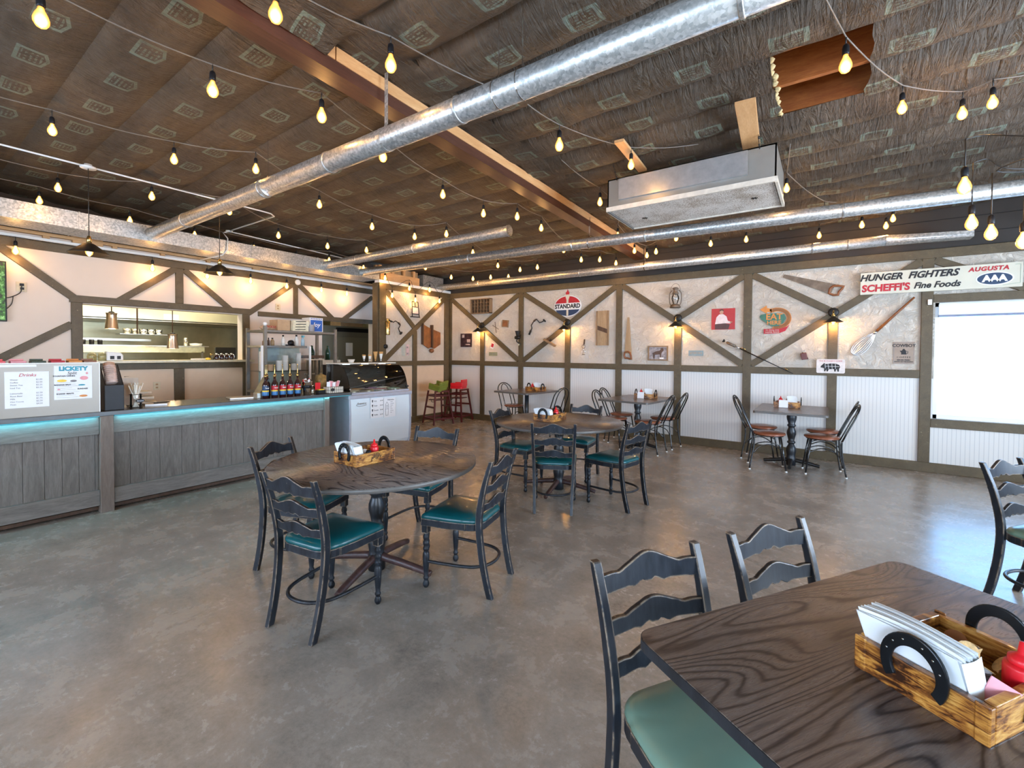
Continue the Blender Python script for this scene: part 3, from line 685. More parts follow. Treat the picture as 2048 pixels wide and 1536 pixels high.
# ============================================================ FURNITURE
def ladder_chair(label):
    t = thing('ladder_back_chair', label, 'chair')
    # curved back posts: foot kicks back, waist forward, top leans back
    prof = [(0.0, -0.265), (0.12, -0.235), (0.28, -0.208), (0.44, -0.195), (0.56, -0.203), (0.70, -0.232), (0.80, -0.262), (0.862, -0.284)]
    def yb(z):
        for (z0, y0), (z1, y1) in zip(prof[:-1], prof[1:]):
            if z0 <= z <= z1: return y0 + (y1 - y0) * (z - z0) / (z1 - z0)
        return prof[-1][1]
    path = smooth_path([(0, y, z) for z, y in prof], 4)
    for s in (-1, 1):
        g = G(); pts = []
        n = len(path); vs = []
        for i, p in enumerate(path):
            z = p.z; x = s * (0.172 + 0.030 * (z / 0.86)); w = 0.030; d = 0.040 if z < 0.6 else 0.040 - 0.014 * (z - 0.6) / 0.26
            vs += [(x - w / 2, p.y - d / 2, z), (x + w / 2, p.y - d / 2, z), (x + w / 2, p.y + d / 2, z), (x - w / 2, p.y + d / 2, z)]
        fs = [(0, 1, 2, 3), (4 * n - 1, 4 * n - 2, 4 * n - 3, 4 * n - 4)]
        for i in range(n - 1):
            for k in range(4): fs.append((4 * i + k, 4 * i + (k + 1) % 4, 4 * i + 4 + (k + 1) % 4, 4 * i + 4 + k))
        g.add(vs, fs); build(g, 'back_post', M['worn'], t, bevel=0.004)
    for zc, h, amp in ((0.792, 0.060, 0.040), (0.672, 0.052, 0.030), (0.555, 0.050, 0.026)):
        g = G(); n = 32; top = []; bot = []
        W2 = 0.172 + 0.030 * (zc / 0.86) - 0.006
        for i in range(n + 1):
            u = -1 + 2 * i / n
            c = math.exp(-(u / 0.38) ** 2); sh = -0.006 * math.exp(-((abs(u) - 0.62) / 0.10) ** 2)
            top.append((u, zc + h / 2 + amp * c + sh)); bot.append((u, zc - h / 2 + amp * 0.35 * c - 0.010 * math.exp(-((abs(u) - 0.30) / 0.10) ** 2) + (-0.009 if abs(u) < 0.12 else 0) * 1.0))
        vs = []
        for (u, zt), (_, zb) in zip(top, bot):
            for z in (zb, zt):
                y = yb(zc) - 0.022 * (1 - u * u) + 0.2 * (zc - z) * 0.5
                vs += [(u * W2, y - 0.009, z), (u * W2, y + 0.009, z)]
        fs = [(0, 1, 3, 2)]
        for i in range(n):
            a = 4 * i; b = a + 4
            fs += [(a, b, b + 1, a + 1), (a + 2, a + 3, b + 3, b + 2), (a, a + 2, b + 2, b), (a + 1, b + 1, b + 3, a + 3)]
        a = 4 * n; fs.append((a, a + 2, a + 3, a + 1))
        g.add(vs, fs); build(g, 'slat', M['worn'], t, bevel=0.003)
    # seat frame: trapezoid with rounded back corners
    def seat_outline(e):
        p = [(0.222 + e, 0.205 + e), (-0.222 - e, 0.205 + e)]
        p += [(-0.212 - e, 0.0), (-0.198 - e, -0.10)]
        for k in range(7):
            a = R(180 + 90 * k / 6); p.append((-0.095 + (0.098 + e) * math.cos(a), -0.105 + (0.098 + e) * math.sin(a)))
        for k in range(7):
            a = R(270 + 90 * k / 6); p.append((0.095 + (0.098 + e) * math.cos(a), -0.105 + (0.098 + e) * math.sin(a)))
        p += [(0.198 + e, -0.10), (0.212 + e, 0.0)]
        return p
    build(G().prism(seat_outline(0.0), 0.405, 0.452, 'z'), 'seat_frame', M['worn'], t, bevel=0.004)
    o0 = seat_outline(-0.004); cx = (0, 0.05); vs = []; m = len(o0)
    # resample outline densely
    dense = []
    for i in range(m):
        a, b = o0[i], o0[(i + 1) % m]; L = math.hypot(b[0] - a[0], b[1] - a[1]); k = max(1, int(L / 0.03))
        for q in range(k): dense.append((a[0] + (b[0] - a[0]) * q / k, a[1] + (b[1] - a[1]) * q / k))
    m = len(dense)
    rings = [(1.0, 0.450), (1.015, 0.462), (0.985, 0.476), (0.90, 0.487), (0.70, 0.496), (0.4, 0.500)]
    for sc, z in rings:
        for x, y in dense: vs.append((cx[0] + (x - cx[0]) * sc, cx[1] + (y - cx[1]) * sc, z))
    vs.append((0, 0.05, 0.501)); fs = []
    for r in range(len(rings) - 1):
        for k in range(m): fs.append((r * m + k, r * m + (k + 1) % m, (r + 1) * m + (k + 1) % m, (r + 1) * m + k))
    b = (len(rings) - 1) * m
    for k in range(m): fs.append((b + k, b + (k + 1) % m, len(vs) - 1))
    fs.append(tuple(range(m - 1, -1, -1)))
    g = G(); g.add(vs, fs, True); build(g, 'seat_cushion', M['teal'], t)
    lp = [(0.001, 0), (0.012, 0.0), (0.019, 0.012), (0.021, 0.025), (0.014, 0.043), (0.012, 0.050), (0.018, 0.058), (0.018, 0.066), (0.013, 0.075), (0.017, 0.11), (0.0205, 0.16), (0.022, 0.20), (0.019, 0.225), (0.013, 0.235),
          (0.020, 0.245), (0.020, 0.258), (0.014, 0.268), (0.020, 0.282), (0.020, 0.296), (0.014, 0.306), (0.020, 0.320), (0.020, 0.334), (0.015, 0.345), (0.021, 0.36)]
    for s in (-1, 1):
        g = G().lathe(lp, (s * 0.197, 0.180, 0), 16); g.bb((s * 0.197 - 0.021, 0.159, 0.358), (s * 0.197 + 0.021, 0.201, 0.428))
        build(g, 'front_leg', M['worn'], t)
    pts = [(-0.197, 0.18, 0.17)]
    pts += [(-0.19, 0.05, 0.17), (-0.165, -0.12, 0.17), (-0.10, -0.205, 0.17), (0, -0.23, 0.17), (0.10, -0.205, 0.17), (0.165, -0.12, 0.17), (0.19, 0.05, 0.17), (0.197, 0.18, 0.17)]
    build(G().tube(smooth_path(pts, 5), 0.0105, 8), 'hoop_stretcher', M['worn'], t)
    return t
LC = [  # x, y, rotation, label, group
    (-2.36, 1.54, 8, 'black ladder back chair with teal seat nearest the camera at the front round table'),
    (-3.04, 1.79, -66, 'black ladder back chair between the front round table and the grey counter'),
    (-1.965, 2.285, 103, 'black ladder back chair with teal seat on the right side of the front round table'),
    (-2.73, 2.59, 193, 'black ladder back chair on the far side of the front round table before the freezer'),
    (-2.20, 3.91, 27, 'black ladder back chair with its back to the camera at the rear round table'),
    (-1.74, 4.35, 78, 'black ladder back chair on the right side of the rear round table'),
    (-2.86, 4.28, -85, 'black ladder back chair on the left side of the rear round table'),
    (-2.48, 4.97, 183, 'black ladder back chair on the far side of the rear round table near the wall'),
    (-0.24, 1.33, -123, 'worn black ladder back chair with sage seat at the big oak table corner'),
    (0.07, 1.85, -120, 'worn black ladder back chair tucked at the far part of the big oak table'),
    (1.16, 3.95, -126, 'black ladder back chair at the right edge of the photo, lit by the window')]
c0 = ladder_chair(LC[0][3]); c0.location = (LC[0][0], LC[0][1], 0); c0.rotation_euler = (0, 0, R(LC[0][2])); c0['group'] = 'ladder back chairs around the tables'
sage = simple('pale sage vinyl', (0.15, 0.25, 0.19), 0.28, var=0.08, scale=5)
for x, y, r, lab in LC[1:]:
    q = dup(c0, lab, (x, y, 0), R(r), 'ladder back chairs around the tables')
    if x > -1.0:
        for ch in q.children:
            if ch.name.startswith('seat_cushion'): ch.material_slots[0].link = 'OBJECT'; ch.material_slots[0].material = sage

PED = [(0.001, 0.0), (0.058, 0.0), (0.058, 0.10), (0.050, 0.12), (0.055, 0.15), (0.062, 0.19), (0.060, 0.23), (0.040, 0.27), (0.034, 0.285), (0.050, 0.30), (0.052, 0.315), (0.036, 0.33), (0.044, 0.37),
       (0.056, 0.42), (0.055, 0.46), (0.040, 0.50), (0.038, 0.515), (0.052, 0.53), (0.052, 0.545), (0.040, 0.56), (0.058, 0.62), (0.062, 0.655), (0.056, 0.69), (0.050, 0.70), (0.050, 0.735)]
def foot_cross(t, z0, reach, mat, rot=0.0, zt=0.09):
    for k in range(4):
        a = rot + k * PI / 2; c, s_ = math.cos(a), math.sin(a)
        pts = smooth_path([(0.04 * c, 0.04 * s_, zt), (0.5 * reach * c, 0.5 * reach * s_, zt * 0.72), (0.85 * reach * c, 0.85 * reach * s_, zt * 0.42), (reach * c, reach * s_, 0.022)], 4)
        n = len(pts); build(G().tube(pts, [0.028 - 0.008 * i / n for i in range(n)], 10), 'foot', mat, t)
footmat = woodm('worn maroon painted foot', (0.03, 0.016, 0.015), (0.10, 0.05, 0.045), (4, 4, 4), 5, 0.4, 0.5, 0.1)
def round_table(x, y, z, r, rot, lab):
    t = thing('round_table', lab, 'table', (x, y, 0), 0, 'round dining tables')
    build(G().lathe([(0.001, z - 0.032), (r - 0.012, z - 0.032), (r, z - 0.029), (r, z - 0.0022), (r - 0.002, z - 0.0016)], n=96, caps=False), 'table_edge', M['table_edge'], t)
    build(G().lathe([(r - 0.001, z - 0.003), (r - 0.001, z), (0.001, z)], n=96, caps=False), 'tabletop', M['table'], t)
    s = (z - 0.03) / 0.735
    build(G().lathe([(a, b * s + 0.0) for a, b in PED], n=28), 'pedestal', M['black_wood'], t)
    build(G().box((0, 0, z - 0.042), (0.36, 0.06, 0.02)).box((0, 0, z - 0.042), (0.06, 0.36, 0.0199)), 'mount_plate', M['blackmetal'], t)
    foot_cross(t, 0, 0.42, footmat, rot); return t
round_table(-2.56, 2.03, 0.765, 0.69, R(18), 'round brown laminate table in front of the counter with four black chairs')
round_table(-2.43, 4.42, 0.765, 0.70, R(10), 'round brown laminate table further back near the wall with four black chairs')
def rect_table(x, y, z, w, d, rz, lab, ped=PED, reach=0.33, r=0.04, foot=True, group='small rectangular tables along the back wall', plain=False):
    t = thing('dining_table', lab, 'table', (x, y, 0), rz, group)
    build(G().prism(rrect(w, d, r, 6), z - 0.03, z - 0.002, 'z'), 'table_edge', M['table_edge'] if not plain else M['black_wood'], t)
    build(G().prism(rrect(w - 0.003, d - 0.003, r, 6), z - 0.0025, z, 'z'), 'tabletop', M['table'], t, bevel=0.0015)
    s = (z - 0.03) / 0.735
    pr = ped if ped else [(0.001, 0), (0.04, 0), (0.04, 0.735)]
    build(G().lathe([(a, b * s) for a, b in pr], n=24), 'pedestal', M['black_wood'], t)
    foot_cross(t, 0, reach, M['blackmetal'], R(45) if not foot else 0.0, 0.07); return t
rect_table(-0.365, 7.30, 0.775, 0.83, 1.13, 0, 'dark rectangular table at the back wall closest to the window')
rect_table(-2.52, 7.25, 0.785, 0.86, 1.12, R(-7), 'dark rectangular table at the back wall, middle one below the lantern')
rect_table(-4.73, 7.30, 0.79, 0.85, 1.0, R(-7), 'reddish dark table at the back wall nearest the high chairs', None)
# big oak table under the camera and the table corner at the right edge
e1 = (0.542, 0.84); e2 = (0.84, -0.542)
cx_, cy_ = -0.42 + 0.60 * e1[0] + 0.38 * e2[0], 1.17 + 0.60 * e1[1] + 0.38 * e2[1]
bt = rect_table(cx_, cy_, 0.765, 1.18, 0.76, R(57.2), 'big rectangular oak laminate table in the foreground holding a condiment box', PED, 0.34, 0.05, group='large rectangular oak tables', plain=True)
px, py = 0.785 + 0.60 * e1[0] + 0.38 * e2[0], 3.15 + 0.60 * e1[1] + 0.38 * e2[1]
rect_table(px, py, 0.765, 1.18, 0.76, R(57.2), 'oak table whose corner shows at the right edge of the photo', PED, 0.34, 0.05, group='large rectangular oak tables', plain=True)

def bistro_chair(label):
    t = thing('bistro_chair', label, 'chair')
    build(G().lathe([(0.001, 0.452), (0.175, 0.452), (0.192, 0.460), (0.195, 0.470), (0.188, 0.482), (0.15, 0.490), (0.08, 0.494), (0.001, 0.495)], n=36), 'seat', M['brownvinyl'], t)
    build(G().lathe([(0.001, 0.440), (0.17, 0.440), (0.178, 0.452), (0.001, 0.452)], n=30), 'seat_pan', M['tubeblack'], t)
    def yy(z): return -0.185 - 0.20 * max(0, z - 0.45) / 0.45
    hw = 0.172
    pts = [(-hw, yy(0.46), 0.45)] + [(-hw, yy(z), z) for z in (0.55, 0.65, 0.735)]
    pts += [(hw * -math.cos(R(a)), yy(0.735 + 0.165 * math.sin(R(a))), 0.735 + 0.165 * math.sin(R(a))) for a in range(12, 180, 12)]
    pts += [(hw, yy(z), z) for z in (0.735, 0.65, 0.55)] + [(hw, yy(0.46), 0.45)]
    build(G().tube(pts, 0.0105, 10), 'back_hoop', M['tubeblack'], t)
    hi = 0.085
    pts = [(-hi, yy(0.46) + .01, 0.452)] + [(-hi, yy(z) + .006, z) for z in (0.55, 0.68, 0.74)]
    pts += [(hi * -math.cos(R(a)), yy(0.74 + 0.135 * math.sin(R(a))), 0.74 + 0.135 * math.sin(R(a))) for a in range(15, 180, 15)]
    pts += [(hi, yy(z) + .006, z) for z in (0.74, 0.68, 0.55)] + [(hi, yy(0.46) + .01, 0.452)]
    build(G().tube(pts, 0.0085, 8), 'inner_hoop', M['tubeblack'], t)
    for s in (-1, 1):
        build(G().tube(smooth_path([(s * hw, -0.187, 0.46), (s * 0.170, -0.190, 0.30), (s * 0.185, -0.235, 0.012)], 4), 0.0105, 9), 'leg', M['tubeblack'], t)
        build(G().tube([(s * 0.125, 0.125, 0.445), (s * 0.165, 0.185, 0.012)], 0.0105, 9), 'leg', M['tubeblack'], t)
    build(G().tube(smooth_path([(0.145, 0.16, 0.27), (0.10, 0.02, 0.33), (0.13, -0.12, 0.30), (0.172, -0.19, 0.22)], 5), 0.007, 7), 'stretcher', M['tubeblack'], t)
    build(G().tube(smooth_path([(-0.145, 0.16, 0.27), (-0.10, 0.02, 0.33), (-0.13, -0.12, 0.30), (-0.172, -0.19, 0.22)], 5), 0.007, 7), 'stretcher', M['tubeblack'], t)
    for x, y in ((0.185, -0.235), (-0.185, -0.235), (0.165, 0.185), (-0.165, 0.185)):
        build(G().lathe([(0.001, 0), (0.015, 0), (0.014, 0.014), (0.001, 0.016)], (x, y, 0), 10), 'glide', M['glide'], t)
    return t
BC = [(-0.60, 6.90, -80, 'black tube bistro chair with round brown seat, front left at the table near the window'),
      (-0.74, 7.48, -94, 'black tube bistro chair, wall side left at the table near the window'),
      (-0.02, 7.02, 98, 'black tube bistro chair with round brown seat, front right at the table near the window'),
      (-0.01, 7.57, 88, 'black tube bistro chair, wall side right at the table near the window'),
      (-2.24, 6.90, 86, 'black tube bistro chair, front right at the middle wall table'),
      (-2.18, 7.48, 84, 'black tube bistro chair, wall side right at the middle wall table'),
      (-2.80, 6.98, -98, 'black tube bistro chair, front left at the middle wall table'),
      (-2.90, 7.52, -95, 'black tube bistro chair, wall side left at the middle wall table'),
      (-5.10, 7.40, -110, 'black tube bistro chair left of the table nearest the high chairs'),
      (-4.16, 7.20, 70, 'black tube bistro chair right of the table nearest the high chairs')]
b0 = bistro_chair(BC[0][3]); b0.location = (BC[0][0], BC[0][1], 0); b0.rotation_euler = (0, 0, R(BC[0][2])); b0['group'] = 'bistro chairs along the back wall'
for x, y, r, lab in BC[1:]: dup(b0, lab, (x, y, 0), R(r), 'bistro chairs along the back wall')

# high chairs with booster seats
def high_chair(label):
    t = thing('high_chair', label, 'high chair'); m = M['darkred']
    for sx in (-1, 1):
        for sy in (-1, 1):
            build(G().tube([(sx * 0.24, sy * 0.23, 0.0), (sx * 0.155, sy * 0.145, 0.70)], 1, sq=(0.026, 0.034)), 'leg', m, t)
        for z in (0.12, 0.36, 0.60):
            k = 1 - z / 0.70; y = 0.145 + 0.085 * k; x = sx * (0.155 + 0.085 * k)
            build(G().bb((x - 0.011, -y, z - 0.018), (x + 0.011, y, z + 0.018)), 'side_rail', m, t)
    for z in (0.12, 0.60):
        k = 1 - z / 0.70; x = 0.155 + 0.085 * k
        for sy in (-1, 1):
            y = sy * (0.145 + 0.085 * k); build(G().bb((-x, y - 0.011, z - 0.018), (x, y + 0.011, z + 0.018)), 'cross_rail', m, t)
    build(G().bb((-0.15, -0.14, 0.50), (0.15, 0.14, 0.515)), 'seat_board', m, t, 0.003)
    build(G().tube([(-0.17, -0.155, 0.69), (0.17, -0.155, 0.69)], 1, sq=(0.03, 0.03)), 'top_rail', m, t)
    build(G().tube(smooth_path([(-0.10, 0.14, 0.52), (-0.04, 0.19, 0.44), (0.06, 0.2, 0.46), (0.1, 0.14, 0.52)], 4), 0.006, 6), 'safety_strap', M['black'], t)
    return t
h0 = high_chair('dark red wooden high chair carrying the green booster seat'); h0.location = (-6.78, 6.98, 0); h0.rotation_euler = (0, 0, R(75)); h0['group'] = 'wooden high chairs in the corner'
dup(h0, 'dark red wooden high chair carrying the red booster seat', (-6.72, 7.56, 0), R(100), 'wooden high chairs in the corner')
def booster(lab, mat, loc, rot):
    t = thing('booster_seat', lab, 'booster seat', loc)
    t.rotation_euler = rot
    g = G().prism(rrect(0.32, 0.30, 0.05, 5), 0.0, 0.05, 'z'); build(g, 'base', mat, t, 0.006)
    out = [(-0.16, -0.15), (0.16, -0.15), (0.16, 0.13), (0.12, 0.13), (0.12, -0.10), (-0.12, -0.10), (-0.12, 0.13), (-0.16, 0.13)]
    build(G().prism(out, 0.05, 0.13, 'z'), 'arm_rail', mat, t, 0.008)
    build(G().prism([(-0.16, -0.15), (0.16, -0.15), (0.15, -0.11), (-0.15, -0.11)], 0.13, 0.20, 'z'), 'back_support', mat, t, 0.008)
booster('green plastic booster seat tipped on a high chair', M['green'], (-6.78, 6.96, 0.735), (R(14), R(-8), R(100)))
booster('red plastic booster seat on the high chair in the corner', M['red'], (-6.72, 7.56, 0.715), (0, 0, R(110)))

# ------------------------------------------------------------ condiment boxes and their contents
def horseshoe(t, y, zc, s):
    # open U, legs down; s = outward direction (-1/+1) in y
    g = G(); n = 28; prof = []
    for i in range(n + 1):
        a = R(-38 + 256 * i / n)
        rx, rz = 0.052, 0.060
        prof.append((a, rx, rz))
    outer = []; inner = []
    for a, rx, rz in prof:
        w = 0.011 + 0.003 * max(0, math.sin(a))
        outer.append(((rx + w) * math.cos(a), zc + (rz + w) * math.sin(a))); inner.append(((rx - w) * math.cos(a), zc + (rz - w) * math.sin(a)))
    vs = []
    for (ox, oz), (ix, iz) in zip(outer, inner):
        vs += [(ox, y, oz), (ox, y + s * 0.009, oz), (ix, y + s * 0.009, iz), (ix, y, iz)]
    fs = [(0, 1, 2, 3), (4 * n + 3, 4 * n + 2, 4 * n + 1, 4 * n)]
    for i in range(n):
        for k in range(4): fs.append((4 * i + k, 4 * i + (k + 1) % 4, 4 * i + 4 + (k + 1) % 4, 4 * i + 4 + k))
    g.add(vs, fs); h = build(g, 'horseshoe_handle', M['horseshoe'], t, 0.0025)
    g = G()
    for a in (20, 45, 70, 110, 135, 160):
        g.lathe([(0.001, 0), (0.0022, 0.0), (0.0022, 0.001), (0.001, 0.001)], (0.052 * math.cos(R(a)), y + s * 0.0095, zc + 0.06 * math.sin(R(a))), 6, M=Matrix.Rotation(R(90), 4, 'X'))
    build(g, 'nail_heads', M['chrome'], h)
def condiment_box(label, w=0.245, L=0.315, h=0.078):
    t = thing('condiment_box', label, 'condiment box'); m = M['burnt']; q = 0.019
    for s in (-1, 1):
        build(G().bb((s * w / 2, -L / 2 + q, 0), (s * (w / 2 - q), L / 2 - q, h)), 'side_board', m, t, 0.0025)
        build(G().bb((-w / 2 + 0.0, s * L / 2, 0.0), (w / 2 - 0.0, s * (L / 2 - q), h - 0.003)), 'end_board', m, t, 0.0025)
        for sx in (-1, 1): build(G().bb((sx * (w / 2 + 0.001), s * (L / 2 + 0.002), 0), (sx * (w / 2 - 0.024), s * (L / 2 - 0.002 - q * 0.1), h + 0.0015)), 'corner_post', m, t, 0.004)
        horseshoe(t, s * (L / 2 + 0.003), 0.075, s)
    build(G().bb((-w / 2 + q, -L / 2 + q, 0.0), (w / 2 - q, L / 2 - q, 0.008)), 'bottom_board', m, t)
    for s in (-1, 1):
        g = G(); 
        for k in range(7):
            a = k * 0.9; g.tube([(s * (w / 2 + 0.0012), -0.04 + 0.012 * k, 0.02 + 0.02 * abs(math.sin(a))), (s * (w / 2 + 0.0012), -0.035 + 0.012 * k, 0.06 - 0.012 * math.cos(a))], 0.0035, 5)
        build(g, 'branded_mark', M['darkwood'], t)
    return t
def napkins(label, loc, rz, w=0.19, lean=0.10, hh=0.115, n=16):
    t = thing('napkin_stack', label, 'napkins', loc, rz)
    g = G()
    for i in range(n):
        y = -0.026 + 0.052 * i / (n - 1); top = hh + 0.006 * math.sin(i * 1.7) + 0.004 * random.random(); dx = 0.003 * random.uniform(-1, 1)
        def fn(a, b, y=y, top=top, dx=dx, i=i):
            x = (-w / 2 + w * a) * (1.0 + 0.06 * b) + dx; z = top * b
            return (x - 0.018 * b, y * (1 + 0.25 * b) - lean * b * 0.25 + 0.006 * math.sin(3 * a + i * 0.1) * b, z + 0.006 * math.sin(PI * a) * b)
        g.grid(fn, 10, 4)
        g.add([fn(a, 1) if k == 0 else (fn(a, 1)[0], fn(a, 1)[1] + 0.0032, fn(a, 1)[2]) for a in [j / 10 for j in range(11)] for k in (0, 1)], [(2 * j, 2 * j + 1, 2 * j + 3, 2 * j + 2) for j in range(10)])
    build(g, 'folded_napkins', M['napkin'], t)
    g = G(); g.grid(lambda a, b: (-w / 2 + w * a - 0.018 * b - 0.0, -0.030 * (1 + .25 * b) - lean * b * 0.25 + 0.007 * math.sin(3 * a) * b, (hh + 0.002) * b), 10, 5); build(g, 'outer_napkin', M['napkin'], t)
    g = G(); g.grid(lambda a, b: (w / 2 * (1 + 0.06 * b) - 0.018 * b + 0.004 * math.sin(PI * a), (-0.028 + 0.056 * a) * (1 + .25 * b) - lean * b * 0.25, (hh - 0.002) * b), 6, 5); build(g, 'fold_edge', M['napkin'], t)
    return t
def ketchup(label, loc, s=1.0):
    t = thing('ketchup_bottle', label, 'bottle', loc, 0, 'red squeeze bottles')
    build(G().lathe([(0.001, 0.0), (0.026 * s, 0.0), (0.029 * s, 0.004), (0.029 * s, 0.085 * s), (0.027 * s, 0.092 * s), (0.001, 0.093 * s)], n=24), 'bottle_body', M['red'], t)
    build(G().lathe([(0.001, 0.093 * s), (0.0215 * s, 0.093 * s), (0.0225 * s, 0.097 * s), (0.0215 * s, 0.107 * s), (0.012 * s, 0.113 * s), (0.0075 * s, 0.117 * s), (0.0045 * s, 0.140 * s), (0.001, 0.141 * s)], n=20), 'nozzle_cap', M['red'], t)
    return t
def shaker(label, loc, capc):
    t = thing('shaker', label, 'shaker', loc, 0, 'salt and pepper shakers')
    build(G().lathe([(0.001, 0), (0.019, 0.0), (0.020, 0.01), (0.017, 0.05), (0.018, 0.058), (0.001, 0.058)], n=16), 'glass_body', M['chrome'], t)
    build(G().lathe([(0.001, 0.058), (0.0195, 0.058), (0.0195, 0.066), (0.015, 0.078), (0.001, 0.082)], n=16), 'lid', capc, t)
    return t
def sugar_pack(label, loc, mat, rot):
    g = G().bb((-0.024, -0.002, -0.032), (0.024, 0.002, 0.032)); o = solo(g, 'sweetener_packets', mat, label, 'packets', loc); o.rotation_euler = rot; return o
def rel(x, y, rz, a, b): c, s = math.cos(rz), math.sin(rz); return (x + c * a - s * b, y + s * a + c * b)
where = ['on the front round table', 'on the rear round table', 'on the big foreground oak table']
spots = [(-2.605, 1.965, R(0), 0.765), (-2.535, 4.40, R(0), 0.765), (0.263, 1.424, R(-35), 0.765)]
cb = condiment_box('scorched pine condiment box with horseshoe ends ' + where[0])
cb.location = (spots[0][0], spots[0][1], spots[0][3]); cb['group'] = 'wooden condiment boxes'
for i, (x, y, rz, z) in enumerate(spots):
    if i: dup(cb, 'scorched pine condiment box with horseshoe ends ' + where[i], (x, y, z), rz, 'wooden condiment boxes')
    p = rel(x, y, rz, -0.008, -0.092); napkins('stack of folded white napkins in the box ' + where[i], (p[0], p[1], z + 0.009), rz, hh=0.118 if i < 2 else 0.125)
    p = rel(x, y, rz, 0.055, 0.035) if i < 2 else rel(x, y, rz, 0.092, 0.028); ketchup('red ketchup squeeze bottle in the box ' + where[i], (p[0], p[1], z + 0.009), 1.0)
    if i < 2:
        for k, (a, b, cn, cm) in enumerate(((0.078, -0.030, 'black', M['black']), (0.035, -0.030, 'white', M['whitepaint']))):
            p = rel(x, y, rz, a, b); shaker('small shaker with %s lid in the box %s' % (cn, where[i]), (p[0], p[1], z + 0.009), cm)
    p = rel(x, y, rz, -0.045, 0.03); sugar_pack('brown and white sweetener packets in the box ' + where[i], (p[0], p[1], z + 0.055), M['cardboard'], (R(25), R(20), rz))
# foreground box extras
x, y, rz, z = spots[2]
for k, (a, b, dz, rx, ry) in enumerate(((-0.030, 0.052, 0.075, 40, 15), (0.010, 0.010, 0.082, 60, -20), (0.045, -0.012, 0.070, 20, 30), (-0.07, 0.02, 0.05, 70, 10), (-0.02, 0.09, 0.055, 30, -30), (0.04, 0.085, 0.05, 50, 20), (0.0, 0.045, 0.04, 10, 10))):
    p = rel(x, y, rz, a, b); pos = ('lying on the packets behind the napkins', 'leaning on the napkin stack', 'beside the ketchup bottle', 'at the left corner of the box', 'by the far board', 'behind the ketchup bottle', 'at the bottom of the pile')[k]
    t = thing('creamer_cup', 'small creamer cup with foil lid ' + pos, 'creamer cup', (p[0], p[1], z + dz), 0, 'creamer cups in the foreground box'); t.rotation_euler = (R(rx), R(ry), rz + k)
    build(G().lathe([(0.001, -0.022), (0.011, -0.022), (0.017, 0.004), (0.001, 0.004)], n=16), 'cup', simple('grey cup plastic', (0.55, 0.53, 0.52), 0.3), t)
    build(G().prism([(0.021 * math.cos(q * PI / 8), 0.021 * math.sin(q * PI / 8)) for q in range(16)] + [(0.03, 0.0)], 0.0042, 0.0055, 'z'), 'foil_lid', M['leather'] if k % 3 == 0 else simple('printed foil lid', (0.62, 0.40, 0.16), 0.4, var=0.4, scale=90), t)
for k, (a, b) in enumerate(((0.080, -0.048), (0.050, -0.030))):
    p = rel(x, y, rz, a, b); t = thing('jelly_cup', ('dark jelly cup nearest the box corner', 'dark jelly cup beside the napkins in the foreground box')[k], 'jelly cup', (p[0], p[1], z + 0.058 + 0.008 * k), rz, 'jelly cups in the foreground box')
    build(G().lathe([(0.001, -0.02), (0.016, -0.02), (0.021, -0.002), (0.001, -0.002)], n=16), 'cup', M['black'], t)
    build(G().lathe([(0.001, -0.002), (0.025, -0.002), (0.025, 0.0), (0.018, 0.004), (0.001, 0.004)], n=16), 'lid', simple('dark film lid', (0.10, 0.07, 0.08), 0.15, 0.5), t)
p = rel(x, y, rz, 0.10, -0.075); sugar_pack('pink and white sweetener packet at the corner of the foreground box', (p[0], p[1], z + 0.06), M['pink'], (R(-20), R(25), rz + 0.6))
# boxes on the back wall tables: turned sideways, with a menu card in front
wall_spots = [(-0.43, 7.50, 0.775, 'on the wall table near the window', R(90)), (-2.43, 7.38, 0.785, 'on the middle wall table', R(90)), (-4.58, 7.38, 0.79, 'on the wall table nearest the high chairs', R(86))]
for i, (x, y, z, wh, rz) in enumerate(wall_spots):
    dup(cb, 'scorched pine condiment box ' + wh, (x, y, z), rz, 'wooden condiment boxes')
    napkins('white napkins standing in the box ' + wh, (x + 0.07, y, z + 0.009), 0, w=0.11, hh=0.14, n=8)
    ketchup('red ketchup squeeze bottle in the box ' + wh, (x - 0.085, y + 0.02, z + 0.009), 1.0)
    if i < 2:
        o = solo(G().bb((-0.055, -0.001, 0), (0.055, 0.001, 0.105)), 'menu_card', M['paper'], 'small white menu card leaning on the box ' + wh, 'card', (x - 0.04, y - 0.145, z + 0.003)); o.rotation_euler = (R(-8), 0, 0)
        for k in range(4): text(('MENU', 'fresh daily', 'soup', 'PIE')[k], 0.016, M['ink'] if k != 0 else M['inkred'], o, (0, -0.002, 0.088 - 0.022 * k), ext=0.0003) if k == 9 else None
    sugar_pack('sweetener packets sticking out of the box ' + wh, (x + 0.0, y + 0.03, z + 0.09), M['cardboard'], (R(10), R(25), 0))
# ============================================================ WALL DECOR
def bw(name, label, cat, x, z, group=None, over=False): return thing(name, label, cat, (x, YB - (0.036 if over else 0.001), z), 0, group)
def sw(name, label, cat, y, z, over=False, group=None): return thing(name, label, cat, (XS + (0.036 if over else 0.001), y, z), R(90), group)
def disc(g, cx, cz, rx, rz, y0, y1, n=40): return g.prism([(cx + rx * math.cos(2 * PI * k / n), cz + rz * math.sin(2 * PI * k / n)) for k in range(n)], y0, y1, 'y')
def ry(a): return Matrix.Rotation(a, 4, 'Y')
